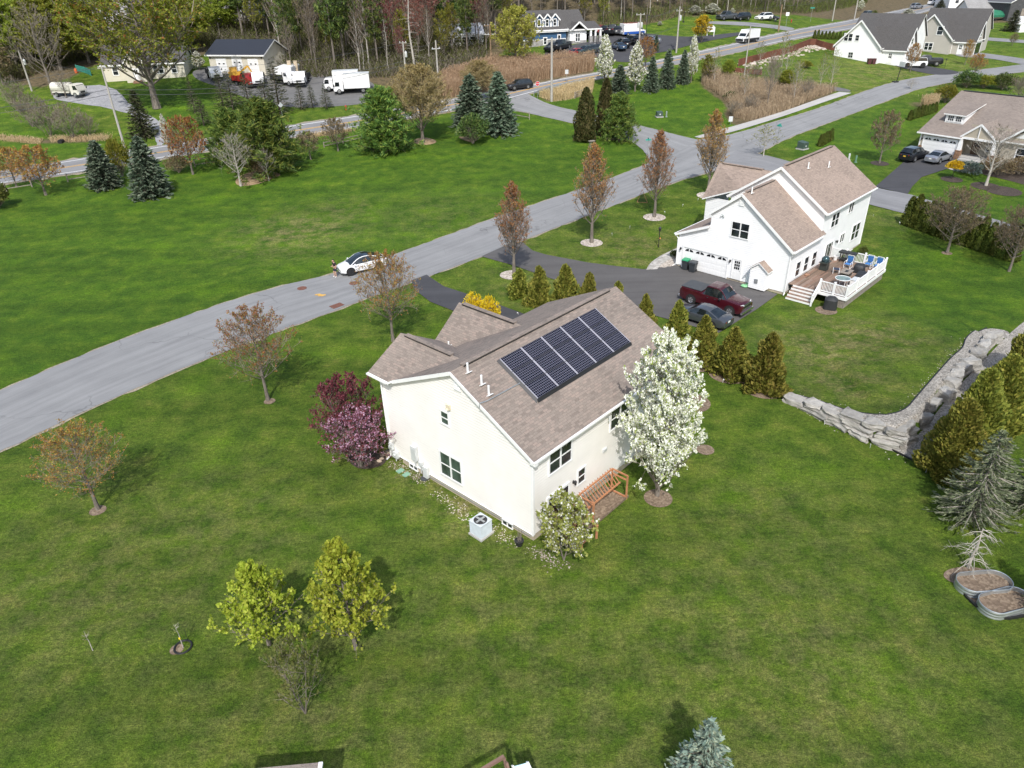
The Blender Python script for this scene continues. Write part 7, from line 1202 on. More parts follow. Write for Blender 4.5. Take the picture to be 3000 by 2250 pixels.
# things cut by the lower edge
P = gp(865, 2330); o = root('garden_shed', 'shingled shed roof corner at the bottom edge', 'shed', V(*gz(940, 2233, 2.3)[:2], 0) , .07)
walls(o, [[(-3, -2.6, 0), (-.15, -2.6, 0), (-.15, -2.6, 1.9), (-3, -2.6, 1.9)], [(-.15, -2.6, 0), (-.15, -.1, 0), (-.15, -.1, 1.9), (-.15, -1.3, 2.2), (-.15, -2.6, 1.9)], [(-3, -.1, 0), (-.15, -.1, 0), (-.15, -.1, 1.9), (-3, -.1, 1.9)][::-1]], M_CREAM2); roofs(o, [[(-3.2, .0, 2.3), (0, .0, 2.3), (0, -2.9, 2.35), (-3.2, -2.9, 2.35)][::-1]], M_ROOF3, .1); b = MB(); b.beam((-.0, .0, 2.27), (-.0, -2.9, 2.32), .14, .1); b.build('fascia', M_TRIM, o)
P = gz(1476, 2217, 2.2); o = root('swing_set', 'wooden play frame with light blue slide at the bottom edge', 'play set', V(P[0], P[1], 0), .45); b = MB(); b.beam((0, 0, 2.2), (-2.8, -.25, 2.2), .1, .14); b.build('beam', plain('brown_beam', (.2, .12, .09), .8), o)
for x, y, l_ in ((0, .0, -.6), (0, -.2, .6), (-2.8, -.25, .6)): b = MB(); b.beam((x, y, 2.15), (x + .1, y - .9 * (1 if l_ > 0 else .6), 0), .09, .09); b.build('leg', plain('brown_beam', (.2, .12, .09), .8), o)
b = MB(); b.slab([(.15, -.4, 2.1), (.62, -.5, 2.1), (.9, -2.4, .3), (.4, -2.3, .3)][::-1], .04); b.build('slide', plain('pale_blue', (.42, .62, .72), .4), o); b = MB(); [b.beam((x, y, 2.16), (x + .28, y - 1.95, .36), .04, .16) for x, y in ((.13, -.38), (.64, -.5))]; b.build('slide_rim', M_TRIM, o)
# ------------------------------------------------------------------ stone wall
M_WALLST = None
def stone_mat():
    m, nt, bs = mat('limestone_block'); co = coord(nt); f = noise(nt, 1.8, co, 7, .7); oi = N(nt, 'ShaderNodeObjectInfo'); c = ramp(nt, [(.28, (.19, .175, .155)), (.42, (.36, .34, .305)), (.58, (.47, .45, .41)), (.75, (.6, .575, .53))], f)
    hs = N(nt, 'ShaderNodeHueSaturation'); L(nt, c, hs.inputs['Color']); L(nt, mth(nt, 'MULTIPLY_ADD', oi.outputs['Random'], .35, .8), hs.inputs['Value']); L(nt, hs.outputs[0], bs.inputs['Base Color']); bs.inputs['Roughness'].default_value = .95; bump(nt, noise(nt, 5, vscale(nt, co, (1, 1, 2.5)), 7, .8), 1., .13, bs); return m
M_WALLST = stone_mat()
def block(P, size, rz, label, group, seed, tilt=0.):
    r2 = np.random.default_rng(seed); bm = bmesh.new(); bmesh.ops.create_cube(bm, size=1); bmesh.ops.subdivide_edges(bm, edges=bm.edges[:], cuts=3, use_grid_fill=True); ph = r2.random(6) * 6.28
    for v in bm.verts:
        x, y, z = v.co; q = (abs(x) ** 6 + abs(y) ** 6 + abs(z) ** 6) ** (1 / 6) / .5; v.co /= max(q, .001) ** .3
        v.co.x += .07 * math.sin(3 * y + ph[0] + 4 * z); v.co.y += .09 * math.sin(5 * x + ph[1]) + .04 * math.sin(9 * z + ph[2]); v.co.z += .08 * math.sin(4 * x + ph[3] + 3 * y) + .02 * r2.normal(); v.co.x += .02 * r2.normal(); v.co.y += .03 * r2.normal()
    me = bpy.data.meshes.new('stone_block'); bm.to_mesh(me); bm.free(); me.materials.append(M_WALLST)
    o = link('stone_block', me); o.location = P; o.scale = size; o.rotation_euler = (tilt, 0, rz); tag(o, label, 'stone block', group)
wl = resample(WALL[:6], 60); s_ = np.concatenate([[0], np.cumsum(np.hypot(*np.diff(wl[:, :2], axis=0).T))]); tot = s_[-1]; sd = 1
OR = ['first', 'second', 'third', 'fourth', 'fifth', 'sixth', 'seventh', 'eighth', 'ninth', 'tenth', 'eleventh', 'twelfth']
rq = random.Random(11)
for course, (start, zc, hh) in enumerate(((0., .2, .5), (tot * .16, .58, .46), (tot * .42, .98, .44))):
    s = start + .02; k = 0
    while s < tot - .5:
        ln = rq.uniform(1.15, 1.9); ln = min(ln, tot - s); m_ = s + ln / 2; x, y, h = [np.interp(m_, s_, wl[:, j]) for j in range(3)]; x2, y2 = [np.interp(m_ + .2, s_, wl[:, j]) for j in (0, 1)]; x1, y1 = [np.interp(m_ - .2, s_, wl[:, j]) for j in (0, 1)]; rz = math.atan2(y2 - y1, x2 - x1)
        nx_, ny_ = -math.sin(rz), math.cos(rz); inn = .06 + .16 * course; top_h = min(hh, max(.2, h + .15 - (zc - hh / 2)))
        if h + .2 > zc - hh / 2: block((x + nx_ * inn, y + ny_ * inn, float(hbase(x, y)) + zc - (hh - top_h) / 2), (ln * .97, .95, top_h), rz + rq.uniform(-.05, .05), '%s limestone block from the left in the %s course of the long wall' % (OR[min(k, 11)], ('bottom', 'middle', 'top')[course]), 'blocks of the limestone wall', sd)
        s += ln + .04; sd += 1; k += 1
UP = [(2700, 1222, 1.1, .9), (2728, 1180, 1.2, .8), (2772, 1150, 1.0, .85), (2786, 1122, 1.1, .9), (2800, 1100, 1.2, .8), (2822, 1078, 1.2, .75), (2845, 1062, 1.4, .85), (2866, 1036, 1.0, .8), (2882, 1012, 1.5, .7), (2898, 992, 1.0, .7), (2914, 983, 1.1, .6)]
for i, (px, py, a, b_) in enumerate(UP): P = gz(px, py, .55); block((P[0], P[1], float(hbase(P[0], P[1])) + .42), (a, b_, .8), rq.uniform(.2, .9), '%s single stone from the wall corner beside the golden arborvitae' % OR[i], 'single stones along the pebble strip', 90 + i, rq.uniform(-.15, .15))

# ------------------------------------------------------------------ galvanized planters
M_GALV = plain('galvanized', (.5, .53, .54), .35, .75, .15)
def planter(axis0, axis1, side, label):
    a, b_ = gp(*axis0), gp(*axis1); c = (a + b_) / 2; d = nrm(V(*(b_ - a)[:2], 0)); rz = math.atan2(d[1], d[0]); hl = np.linalg.norm((b_ - a)[:2]) / 2; R = side; o = thing('raised_planter', label, 'planter', c, rz, 'galvanized planters')
    ring = lambda r, z: [((hl if math.cos(t) > 0 else -hl) + r * math.cos(t), r * math.sin(t), z) for t in np.linspace(-math.pi / 2, 1.5 * math.pi, 33)[:-1]]
    b = MB(); b.loft([ring(R + .012 * math.sin(z * 42), z) for z in np.linspace(0, .42, 20)], closed=True, cap=False); b.loft([ring(R - .03, z) for z in (.42, .1)][::-1], closed=True, cap=False); b.build('corrugated_wall', M_GALV, o, True); b = MB(); rg_ = ring(R, .43); b.tube(rg_ + [rg_[0]], .025, 6, cap=False); b.build('rim', M_GALV, o, True); b = MB(); b.poly(ring(R - .02, .22)); b.build('soil', M_DIRT, o)
planter((2838, 1724), (2914, 1718), .62, 'galvanized oval planter, upper and left of the two'); planter((2905, 1786), (2972, 1768), .62, 'galvanized oval planter, lower and right of the two')

# ------------------------------------------------------------------ vehicles
M_TYRE = plain('tyre_rubber', (.018, .018, .018), .85); M_RIM = plain('alloy', (.55, .56, .58), .3, .8, .1); M_RIMD = plain('dark_alloy', (.06, .06, .065), .35, .7); M_CGLASS = glassmat('car_glass', (.012, .016, .018), .03, .9); M_LAMP = plain('headlamp', (.65, .67, .7), .12, .2); M_TAIL = plain('tail_lamp', (.35, .012, .012), .2); M_CHROME = plain('chrome', (.7, .7, .72), .12, .95, .05); M_PLATE = plain('plate_white', (.75, .75, .72), .5); M_PLATEY = plain('plate_yellow', (.65, .42, .04), .5); M_UNDER = plain('underbody', (.012, .012, .012), .8)
def wheel(par, x, y, r, w, rim):
    b = MB(); sg = 1 if y > 0 else -1; prof = [(r * .62, -w / 2), (r * .93, -w / 2), (r, -w / 4), (r, w / 4), (r * .93, w / 2), (r * .62, w / 2)]; n = 20; rings = [[(x + q * math.cos(t), y + d, r + q * math.sin(t)) for t in np.linspace(0, 2 * math.pi, n + 1)[:-1]] for q, d in prof]; b.loft(rings, closed=True, cap=False); wo = b.build('wheel', M_TYRE, par, True)
    b = MB(); yo = y + sg * w * .36; b.add([(x, yo - sg * .05, r)] + [(x + r * .64 * math.cos(t), yo - sg * .05, r + r * .64 * math.sin(t)) for t in np.linspace(0, 2 * math.pi, n + 1)[:-1]], [(0, 1 + k, 1 + (k + 1) % n) for k in range(n)], 1)
    for k in range(5):
        a = k * 1.2566 + .3; b.beam((x + .03 * math.cos(a), yo, r + .03 * math.sin(a)), (x + r * .6 * math.cos(a), yo, r + r * .6 * math.sin(a)), .11 * r / .33, .04, 0, up=(0, 1, 0))
    b.tube([(x + r * .61 * math.cos(t), yo, r + r * .61 * math.sin(t)) for t in np.linspace(0, 2 * math.pi, 21)], .03, 5, 0, False); b.build('rim', [rim, M_UNDER], wo)
def interp(xs, t): a, b_ = zip(*xs); return float(np.interp(t, a, b_))
def car(name, label, P, rz, body, spec, group=None, rim=M_RIM, roofmat=None, plate=M_PLATE, chrome=False):
    "spec: Ln length, Wd width, belt / hood line, roof line, windshield etc. x runs from the nose (+) to the tail (-)"
    Ln, Wd, r, wb = spec['L'], spec['W'], spec['r'], spec['wb']; deck = spec['deck']; roof = spec['roof']; x0 = Ln / 2; o = thing(name, label, spec.get('cat', 'car'), P, rz, group); hw = Wd / 2; n = 30; rings = []
    wx = (spec.get('fo', .9), )[0]; fx = x0 - wx; rx = fx - wb
    for i in range(n + 1):
        t = i / n; x = x0 - Ln * t; top = interp(deck, t); e = min(t, 1 - t) * Ln; rnd_ = 1 - .13 * max(0, 1 - e / .55) ** 2; w = hw * rnd_; lo = .22 + .1 * max(0, 1 - e / .35); cr = .05
        rings.append([(x, 0, lo), (x, w * .82, lo), (x, w * .97, lo + .1), (x, w, lo + (top - lo) * .45), (x, w * .985, lo + (top - lo) * .75), (x, w * .94, top - .035), (x, w * .84, top), (x, 0, top + cr * (1 if t < .9 else .4))])
    full = [[*q, *[(a, -b_, c) for a, b_, c in q[-2:0:-1]]] for q in rings]
    b = MB(); b.loft(full, closed=True)
    ts = [t for t, z in roof]; ws = spec.get('roofw', .7); gr = []; bt = []
    T = np.linspace(ts[0], ts[-1], 22)
    for t in T:
        x = x0 - Ln * t; z = interp(roof, t); d = interp(deck, t) - .03; f = min(1, max(0, (z - d) / .35)); w1_ = hw * .9; w2_ = hw * (.9 - (.9 - ws) * f)
        gr.append([(x, w1_, d), (x, w2_ * 1.01, max(d, z - .07)), (x, w2_ * .9, z), (x, 0, z + .03 * f), (x, -w2_ * .9, z), (x, -w2_ * 1.01, max(d, z - .07)), (x, -w1_, d)])
    zr = max(z for t, z in roof); flat = [interp(roof, t) > zr - .14 for t in T]
    def mf(i, k): return 0 if (k in (1, 4)) or (k in (2, 3) and flat[i] and flat[i + 1]) else 1
    gb, gg = MB(), MB()
    for i in range(len(gr) - 1):
        for k in range(6): (gb if mf(i, k) == 0 else gg).add([gr[i][k], gr[i][k + 1], gr[i + 1][k + 1], gr[i + 1][k]], [(0, 1, 2, 3)])
    if roofmat is None: b.add(gb.v, gb.f)
    for t in spec['pillars']:
        i = int(np.argmin(abs(T - t)))
        for k in (0, 6): pa, pb = V(*gr[i][k]), V(*gr[i][1 if k == 0 else 5]); off = V(0, .008 if k == 0 else -.008, 0); gg.beam(pa + off, pb + off, .07, .03, 0, up=(0, 1, 0))
    for q in (1, 5): b.tube([V(*g_[q]) * .6 + V(*g_[q + (1 if q == 1 else -1)]) * .4 + V(0, 0, -.01) for g_ in gr], .045, 6, cap=False)      # roof rail and corner pillars
    bo = b.build('body', body, o, .7)
    if roofmat is not None: gb.build('roof', roofmat, o, .7)
    gg.build('windows', M_CGLASS, o, .7)
    for x in (fx, rx):
        for s in (1, -1):
            q = MB(); q.add([(x, s * (hw + .004), r + .02)] + [(x + (r + .09) * math.cos(t), s * (hw + .004), r + .02 + (r + .09) * math.sin(t)) for t in np.linspace(0, 2 * math.pi, 25)[:-1]], [((0, 1 + k, 1 + (k + 1) % 24) if s < 0 else (0, 1 + (k + 1) % 24, 1 + k)) for k in range(24)]); q.build('wheel_arch', M_UNDER, o)
            wheel(o, x, s * (hw - .09), r, .23, rim)
    zt, ze = interp(deck, .03), interp(deck, .97)
    for s in (1, -1):
        q = MB(); q.beam((x0 - .04, s * hw * .5, zt - .14), (x0 - .22, s * hw * .84, zt - .1), .1, spec.get('lamp', .13)); q.build('headlight', M_LAMP, o); q = MB(); q.beam((-x0 + .03, s * hw * .5, ze - .14), (-x0 + .2, s * hw * .86, ze - .12), .1, spec.get('tail', .14)); q.build('taillight', M_TAIL, o)
        t = ts[0] + .08; q = MB(); q.box((x0 - Ln * t, s * (hw + .1), interp(deck, t) + .05), (.14, .2, .14)); q.build('mirror', M_CHROME if chrome else body, o)
    q = MB(); q.box((x0 - .02, 0, zt - .24), (.06, hw * 1.05, spec.get('grille', .16))); q.build('grille', M_BLK, o)
    if chrome:
        q = MB(); q.box((x0 + .005, 0, zt - .12), (.05, hw * 1.2, .05)); q.box((x0 + .005, 0, zt - .42), (.05, hw * 1.25, .05)); q.box((x0 + .03, 0, .42), (.16, hw * 1.86, .2)); q.box((-x0 - .03, 0, .45), (.14, hw * 1.8, .16)); q.build('bumper', M_CHROME, o); q = MB(); [q.box((x0 - Ln * .45, s * (hw + .04), .36), (Ln * .32, .12, .04)) for s in (1, -1)]; q.build('side_step', M_CHROME, o)
    q = MB(); q.box((-x0 + .005, 0, ze - .2 if spec.get('tall') is None else .78), (.03, .34, .17)); q.build('licence_plate', plate, o)
    for hx in spec.get('handles', ()):
        for s in (1, -1): q = MB(); q.box((x0 - Ln * hx, s * (hw * .985 + .015), interp(deck, hx) - .16), (.16, .03, .03)); q.build('door_handle', M_CHROME if chrome else body, o)
    if 'bed' in spec:
        t0, t1 = spec['bed']; q = MB(); z = interp(deck, .9); q.box((x0 - Ln * (t0 + t1) / 2, 0, z + .06), (Ln * (t1 - t0), Wd * .84, .05)); q.build('bed_cover', plain('bed_cover', (.06, .065, .07), .75), o)
    return o
SED = dict(L=4.65, W=1.8, r=.33, wb=2.7, fo=.9, deck=[(0, .6), (.04, .72), (.25, .92), (.5, .95), (.8, .98), (.93, 1.0), (1, .82)], roof=[(.25, .93), (.43, 1.38), (.52, 1.43), (.64, 1.4), (.86, 1.03)], pillars=(.5,), handles=(.5, .66))
SUV = dict(L=4.95, W=1.93, r=.37, wb=2.85, fo=.95, deck=[(0, .75), (.04, .9), (.27, 1.08), (.5, 1.1), (.95, 1.12), (1, .95)], roof=[(.26, 1.08), (.4, 1.6), (.5, 1.72), (.85, 1.7), (.96, 1.2)], roofw=.74, pillars=(.5, .7), handles=(.47, .63), cat='suv', tall=1)
CROSS = dict(L=4.75, W=1.92, r=.37, wb=2.89, fo=.88, deck=[(0, .62), (.04, .78), (.22, .98), (.5, 1.02), (.8, 1.08), (.95, 1.12), (1, .9)], roof=[(.2, .98), (.4, 1.52), (.5, 1.62), (.62, 1.6), (.93, 1.16)], pillars=(.47,), handles=(.47, .63), grille=.03)
PICK = dict(L=5.9, W=2.06, r=.4, wb=3.67, fo=1.0, deck=[(0, .95), (.03, 1.1), (.24, 1.22), (.3, 1.2), (.62, 1.2), (.66, 1.28), (.97, 1.3), (1, 1.1)], roof=[(.25, 1.2), (.345, 1.8), (.4, 1.95), (.57, 1.94), (.625, 1.25)], roofw=.74, pillars=(.48,), handles=(.41, .53), cat='pickup truck', lamp=.18, grille=.42, bed=(.65, .985))
def road_dir(px0, px1): a, b_ = gp(*px0), gp(*px1); return math.atan2(b_[1] - a[1], b_[0] - a[0])
P_ = plain
PW = paint('white_paint', (.8, .8, .8), 0, .3); PGR = paint('graphite_paint', (.085, .092, .105), .45, .32); PBK = paint('black_paint', (.012, .013, .017), .2, .25); PRED = paint('maroon_paint', (.06, .005, .01), .2, .25); PSI = paint('silver_paint', (.36, .38, .42), .6, .3); PR2 = paint('red_paint', (.32, .02, .02), .1, .3); PBL = paint('blue_paint', (.05, .09, .15), .4, .3); PDG = paint('dark_green_paint', (.04, .06, .06), .3, .3)
def lift(P, h): P = V(*P); P[2] += h; return P
zd2 = lambda x, y: H2P(x, y, float(hgt(*H2P(x, y)[:2])) + .055)
car('pickup_truck', 'dark red crew cab pickup with black bed cover on the driveway', zd2(-6.0, 3.35), PH2 - math.pi / 2, PRED, PICK, None, M_RIM, None, M_PLATEY, True)
car('sedan', 'dark grey sedan on the driveway in front of the red pickup', zd2(-9.4, 2.45), PH2 + math.pi / 2, PGR, SED, None, M_RIMD)
wc = gp(1030, 808); rdw = road_dir((1089, 785), (1030, 808)); rdw = math.atan2(*(RA_up[4] - RA_up[5])[[1, 0]]); c_ = V(wc[0], wc[1], 0) + V(-math.cos(rdw), -math.sin(rdw), 0) * 1.45 + V(math.sin(rdw), -math.cos(rdw), 0) * .8
WCAR = car('electric_car', 'white rounded car with black glass roof parked on the road', V(c_[0], c_[1], float(hgt(c_[0], c_[1])) + .045), rdw, PW, CROSS, None, M_RIMD, M_CGLASS)
d3 = PH3 + math.pi / 2; q = gp(2674, 468); car('suv', 'black suv parked on the dark driveway of the ranch house', lift(q, .075), d3, PBK, SUV, None, M_RIM, None, M_PLATEY); q = gp(2747, 474); car('sedan', 'silver sedan parked beside the black suv', lift(q, .075), d3, PSI, SED)
mr = math.atan2(*(RM_u[8] - RM_u[9])[[1, 0]]); SUVM = car('suv', 'dark grey suv driving on the main road by the reeds', lift(gp(1522, 261), .05), mr, paint('charcoal_paint', (.022, .024, .03), .3, .25), SUV)
jd = PH2 + math.pi * .93
JEEP = dict(L=4.6, W=1.9, r=.42, wb=3.0, fo=.75, deck=[(0, 1.0), (.02, 1.1), (.3, 1.15), (.95, 1.18), (1, 1.1)], roof=[(.33, 1.16), (.37, 1.7), (.4, 1.85), (.93, 1.84), (.97, 1.2)], roofw=.84, pillars=(.52, .72), cat='suv', tall=1)
jp = car('off_road_car', 'white boxy off-road car on the drive by the charcoal roofed house', lift(gp(2676, 197), .06), math.radians(170), PW, JEEP, None, M_RIMD, plain('black_roof', (.03, .03, .035), .5))
b = MB(); b.tube([(-2.4, .18, 1.1), (-2.55, .18, 1.1)], .4, 16); b.build('spare_wheel', M_TYRE, jp)
car('pickup_truck', 'dark pickup parked behind the white off-road car', lift(gp(2712, 192), .06), math.radians(170), PBK, PICK)
# business lot and lane: small in the picture
for px, py, pt, sp_, ang, l in [(1757, 98, PR2, SUV, 1.2, 'red car, leftmost of the row behind the blue building'), (1773, 99, PBK, SUV, 1.2, 'black car second in the row behind the blue building'), (1794, 100, PBK, PICK, 1.2, 'dark pickup third in the row behind the blue building'), (1813, 100, PGR, SUV, 1.2, 'dark grey car fourth in the row behind the blue building'), (1829, 101, PSI, SUV, 1.2, 'silver car beside the blue and white van'),
        (1620, 149, PBK, SUV, -2.2, 'black car in front of the blue wall, left one'), (1644, 145, PBK, PICK, -2.2, 'dark pickup in front of the blue wall, right one'), (1688, 164, PR2, SED, -2.5, 'red car half hidden behind the reeds'), (1716, 160, PDG, SUV, -2.5, 'dark green car behind the reeds'), (1732, 156, PGR, SUV, -2.5, 'dark grey car behind the reeds, right one'), (1812, 146, PBL, SED, 1.9, 'blue car between the two blossoming trees'), (1822, 138, PBK, SUV, 1.9, 'black car between the two blossoming trees'), (1848, 128, PBK, SUV, 2., 'dark car behind the second blossoming tree'), (1905, 126, PSI, SED, 2.4, 'silver car beyond the rusty brown tree'),
        (2128, 58, PGR, PICK, -2.6, 'grey pickup on the grass by the wood, leftmost'), (2173, 59, PBK, SUV, -2.6, 'black car on the grass by the wood, second'), (2237, 59, PW, SUV, -2.7, 'white car on the grass by the wood'), (2257, 60, PBK, SED, -.5, 'dark car beside the white car on the grass'), (2544, 50, PGR, SUV, .6, 'dark car on the main road at the upper right'), (2684, 26, PSI, SUV, .5, 'silver car on the main road farthest away'), (2735, 14, PW, SUV, .5, 'white car beside the dark spruce at the farmhouse')]:
    car('parked_car', l, lift(gp(px, py), .06), ang, pt, sp_, 'cars seen far off')
def van(name, label, P, rz, body, lower, L_=5.8, Wd=2.05, Hh=2.5, hood=.9, group=None, cat='van', cargo=None):
    o = thing(name, label, cat, P, rz, group); hw = Wd / 2; prof = [(L_ / 2, .35), (L_ / 2, .95), (L_ / 2 - hood * .9, 1.25), (L_ / 2 - hood * 1.5, Hh * .82), (L_ / 2 - hood * 1.9, Hh), (-L_ / 2 + .05, Hh), (-L_ / 2, Hh - .1), (-L_ / 2, .35)]
    b = MB(); b.loft([[(x, -hw, z) for x, z in prof], [(x, -hw * .98, z) for x, z in prof], [(x, hw * .98, z) for x, z in prof], [(x, hw, z) for x, z in prof]], closed=True); b.build('body', body, o); b = MB(); [b.box((-.1, s * (hw + .008), .6), (L_ * .94, .015, .5)) for s in (1, -1)]; b.box((L_ / 2 + .01, 0, .6), (.02, Wd * .96, .4)); b.build('lower_trim', lower, o)
    b = MB(); x1, z1, x2, z2 = L_ / 2 - hood * .93, 1.3, L_ / 2 - hood * 1.5, Hh * .8; nrm_ = V(z2 - z1, 0, x1 - x2); nrm_ = nrm(nrm_) * .02; b.add([V(x1, -hw * .86, z1) + nrm_, V(x1, hw * .86, z1) + nrm_, V(x2, hw * .8, z2) + nrm_, V(x2, -hw * .8, z2) + nrm_], [(0, 1, 2, 3)]); [b.add([(x1 - .12, s * (hw + .012), 1.28), (x1 - .9, s * (hw + .012), 1.28), (x1 - .9, s * (hw + .012), Hh * .78), (x2 - .0, s * (hw + .012), Hh * .78)], [(0, 1, 2, 3)]) for s in (1, -1)]; b.build('windows', M_CGLASS, o)
    for x in (L_ / 2 - .95, -L_ / 2 + 1.1):
        for s in (1, -1): wheel(o, x, s * (hw - .08), .36, .24, M_RIM)
    for s in (1, -1): b = MB(); b.box((L_ / 2 - .02, s * hw * .75, .95), (.1, .3, .18)); b.build('headlight', M_LAMP, o); b = MB(); b.box((-L_ / 2, s * hw * .9, 1.1), (.04, .12, .5)); b.build('taillight', M_TAIL, o); b = MB(); b.box((x1 - .1, s * (hw + .14), 1.35), (.12, .2, .26)); b.build('mirror', M_BLK, o)
    b = MB(); b.box((L_ / 2 + .01, 0, .8), (.04, Wd * .5, .16)); b.build('grille', M_BLK, o); return o
vr = math.atan2(*(RM_u[13] - RM_u[15])[[1, 0]]); van('white_van', 'white high roofed van driving on the main road', lift(gp(2189, 124), .05), vr, PW, M_BLK, 5.9, 2.05, 2.6)
vb = van('service_van', 'white and blue van with red top stripe parked at the end of the row', lift(gp(1853, 104), .06), math.radians(20), PW, paint('van_blue', (.02, .09, .38), 0, .3), 5.6, 2.0, 2.5); b = MB(); b.box((-.4, 0, 2.53), (3.6, 1.5, .05)); b.build('roof_stripe', PR2, vb)
def truck(label, P, rz, cabcol, box, L_=7.2, name='box_truck', boxh=2.5, boxlen=4.9, cab='over', group=None, cat='truck', boxname='cargo_box'):
    o = thing(name, label, cat, P, rz, group); hw = 1.1; x0 = L_ / 2; b = MB(); cl = 1.75
    pr = [(x0, .45), (x0, 1.15), (x0 - .35, 2.1), (x0 - .55, 2.25), (x0 - cl, 2.25), (x0 - cl, .45)] if cab == 'over' else [(x0, .5), (x0, 1.35), (x0 - .95, 1.5), (x0 - 1.3, 2.3), (x0 - 2.3, 2.35), (x0 - 2.3, .5)]
    b.loft([[(x, s, z) for x, z in pr] for s in (-hw * .95, hw * .95)], closed=True); b.build('cab', cabcol, o); b = MB()
    (xa, za), (xb, zb) = ((pr[1], pr[2]) if cab == 'over' else (pr[2], pr[3])); b.add([(xa + .015 - .06, -hw * .85, za + .08), (xa + .015 - .06, hw * .85, za + .08), (xb + .02, hw * .8, zb - .05), (xb + .02, -hw * .8, zb - .05)], [(0, 1, 2, 3)]); [b.add([(xa - .25, s * (hw * .95 + .01), za + .12), (xa - 1.1, s * (hw * .95 + .01), za + .12), (xa - 1.1, s * (hw * .95 + .01), zb - .1), (xb - .05, s * (hw * .95 + .01), zb - .1)], [(0, 1, 2, 3)]) for s in (1, -1)]; b.build('windows', M_CGLASS, o)
    b = MB(); b.box((0 - .3, 0, .62), (L_ - .8, .9, .22)); b.build('chassis', M_UNDER, o); bx = -x0 + boxlen / 2; b = MB()
    if boxname == 'tank': b.tube([(bx - boxlen / 2, 0, 1.6), (bx - boxlen / 2 + .15, 0, 1.6), (bx + boxlen / 2 - .15, 0, 1.6), (bx + boxlen / 2, 0, 1.6)], [.7, .9, .9, .7], 16); b.box((bx, 0, .8), (boxlen * .9, 1.6, .2))
    elif boxname == 'dump_bed': b.box((bx, 0, .95), (boxlen, 2.2, .1)); [b.box((bx, s * 1.08, 1.4), (boxlen, .06, .9)) for s in (1, -1)]; b.box((bx + boxlen / 2, 0, 1.6), (.08, 2.2, 1.4)); b.box((bx - boxlen / 2, 0, 1.3), (.08, 2.2, .7)); [b.box((bx + k, s * 1.12, 1.4), (.1, .06, .9)) for k in np.linspace(-boxlen / 2 + .2, boxlen / 2 - .2, 6) for s in (1, -1)]
    else: b.box((bx, 0, .85 + boxh / 2), (boxlen, 2.3, boxh)); [b.box((bx, s * 1.16, z), (boxlen, .03, .05)) for s in (1, -1) for z in (.95, .8 + boxh, 1.9)]; b.box((bx, 0, .86 + boxh), (boxlen + .04, 2.34, .05), mi=1)
    b.build(boxname, [box, M_LGREY], o)
    for x in (x0 - (.95 if cab == 'over' else .8), -x0 + 1.3):
        for s in (1, -1): wheel(o, x, s * .95, .42, .26, M_RIM)
    for s in (1, -1): b = MB(); b.box((x0 - .0, s * .8, .85), (.1, .3, .18)); b.build('headlight', M_LAMP, o); b = MB(); b.beam((xa - .2, s * 1.05, za + .2), (xa - .1, s * 1.3, za + .3), .05, .05); b.box((xa - .1, s * 1.32, za + .35), (.08, .16, .4)); b.build('mirror', M_BLK, o)
    b = MB(); b.box((x0 + .01, 0, .85), (.05, 1.1, .3)); b.box((x0 + .02, 0, .5), (.14, 2.1, .16)); b.build('grille', M_BLK, o); return o
tr = road_dir((1100, 262), (1000, 285))
truck('white box truck, nearer of the two in the lot', lift(gp(1034, 272), .05), math.radians(187), PW, PW, 6.6, boxlen=4.7, group='white box trucks'); truck('white box truck, farther of the two in the lot', lift(gp(1003, 264), .05), math.radians(187), PW, PW, 6.6, boxlen=4.7, group='white box trucks')
truck('white stake truck facing the road beside the tan boards', lift(gp(887, 246), .05), math.radians(-88), PW, P_('dump_dark', (.03, .032, .035), .6), 6.2, 'dump_truck', boxlen=3.7, cab='nose', boxname='dump_bed'); truck('white work truck at the left garage door', lift(gp(630, 232), .05), math.radians(-60), PW, P_('dump_dark', (.03, .032, .035), .6), 5.6, 'dump_truck', boxlen=3.2, cab='nose', boxname='dump_bed')
truck('white truck with dark bed behind the tallest thin spruce', lift(gp(838, 248), .05), math.radians(-35), PW, P_('dump_dark', (.03, .032, .035), .6), 6, 'dump_truck', boxlen=3.6, cab='nose', boxname='dump_bed'); truck('white truck with black bed right of the red truck', lift(gp(760, 248), .05), math.radians(-75), PW, P_('dump_dark', (.03, .032, .035), .6), 6, 'dump_truck', boxlen=3.4, cab='nose', boxname='dump_bed')
truck('red truck parked in front of the garage doors', lift(gp(722, 252), .05), math.radians(-40), PR2, PR2, 5.8, 'dump_truck', boxlen=3.2, cab='nose', boxname='dump_bed')
truck('pale tank truck parked on the gravel at the left', lift(gp(205, 283), .05), math.radians(-14), P_('aged_white', (.62, .6, .53), .5), P_('aged_white', (.62, .6, .53), .5), 6.4, 'tank_truck', boxlen=4.2, boxname='tank')
q = gp(693, 238); o = thing('digger', 'yellow orange machine in front of the middle garage door', 'machine', lift(q, .05), .3); b = MB(); b.box((0, 0, 1.2), (2.4, 1.9, 1.)); b.loft([[(x, y, z) for y, z in ((-.8, 1.7), (.8, 1.7), (.7, 2.5), (-.7, 2.5))] for x in (-.9, .5)], closed=True); b.build('body', plain('machine_yellow', (.55, .3, .03), .5, var=.3), o); b = MB(); b.beam((1, 0, 1.5), (2.6, 0, 2.6), .3, .35); b.beam((2.6, 0, 2.6), (3.3, 0, 1.), .25, .3); b.box((3.3, 0, .7), (.7, 1.1, .6)); b.build('arm', plain('machine_yellow', (.55, .3, .03), .5), o); [(lambda b, s: (b.tube([(-.9, s * 1.0, .4), (.9, s * 1.0, .4)], .42, 10), b.build('track', M_UNDER, o)))(MB(), s) for s in (1, -1)]
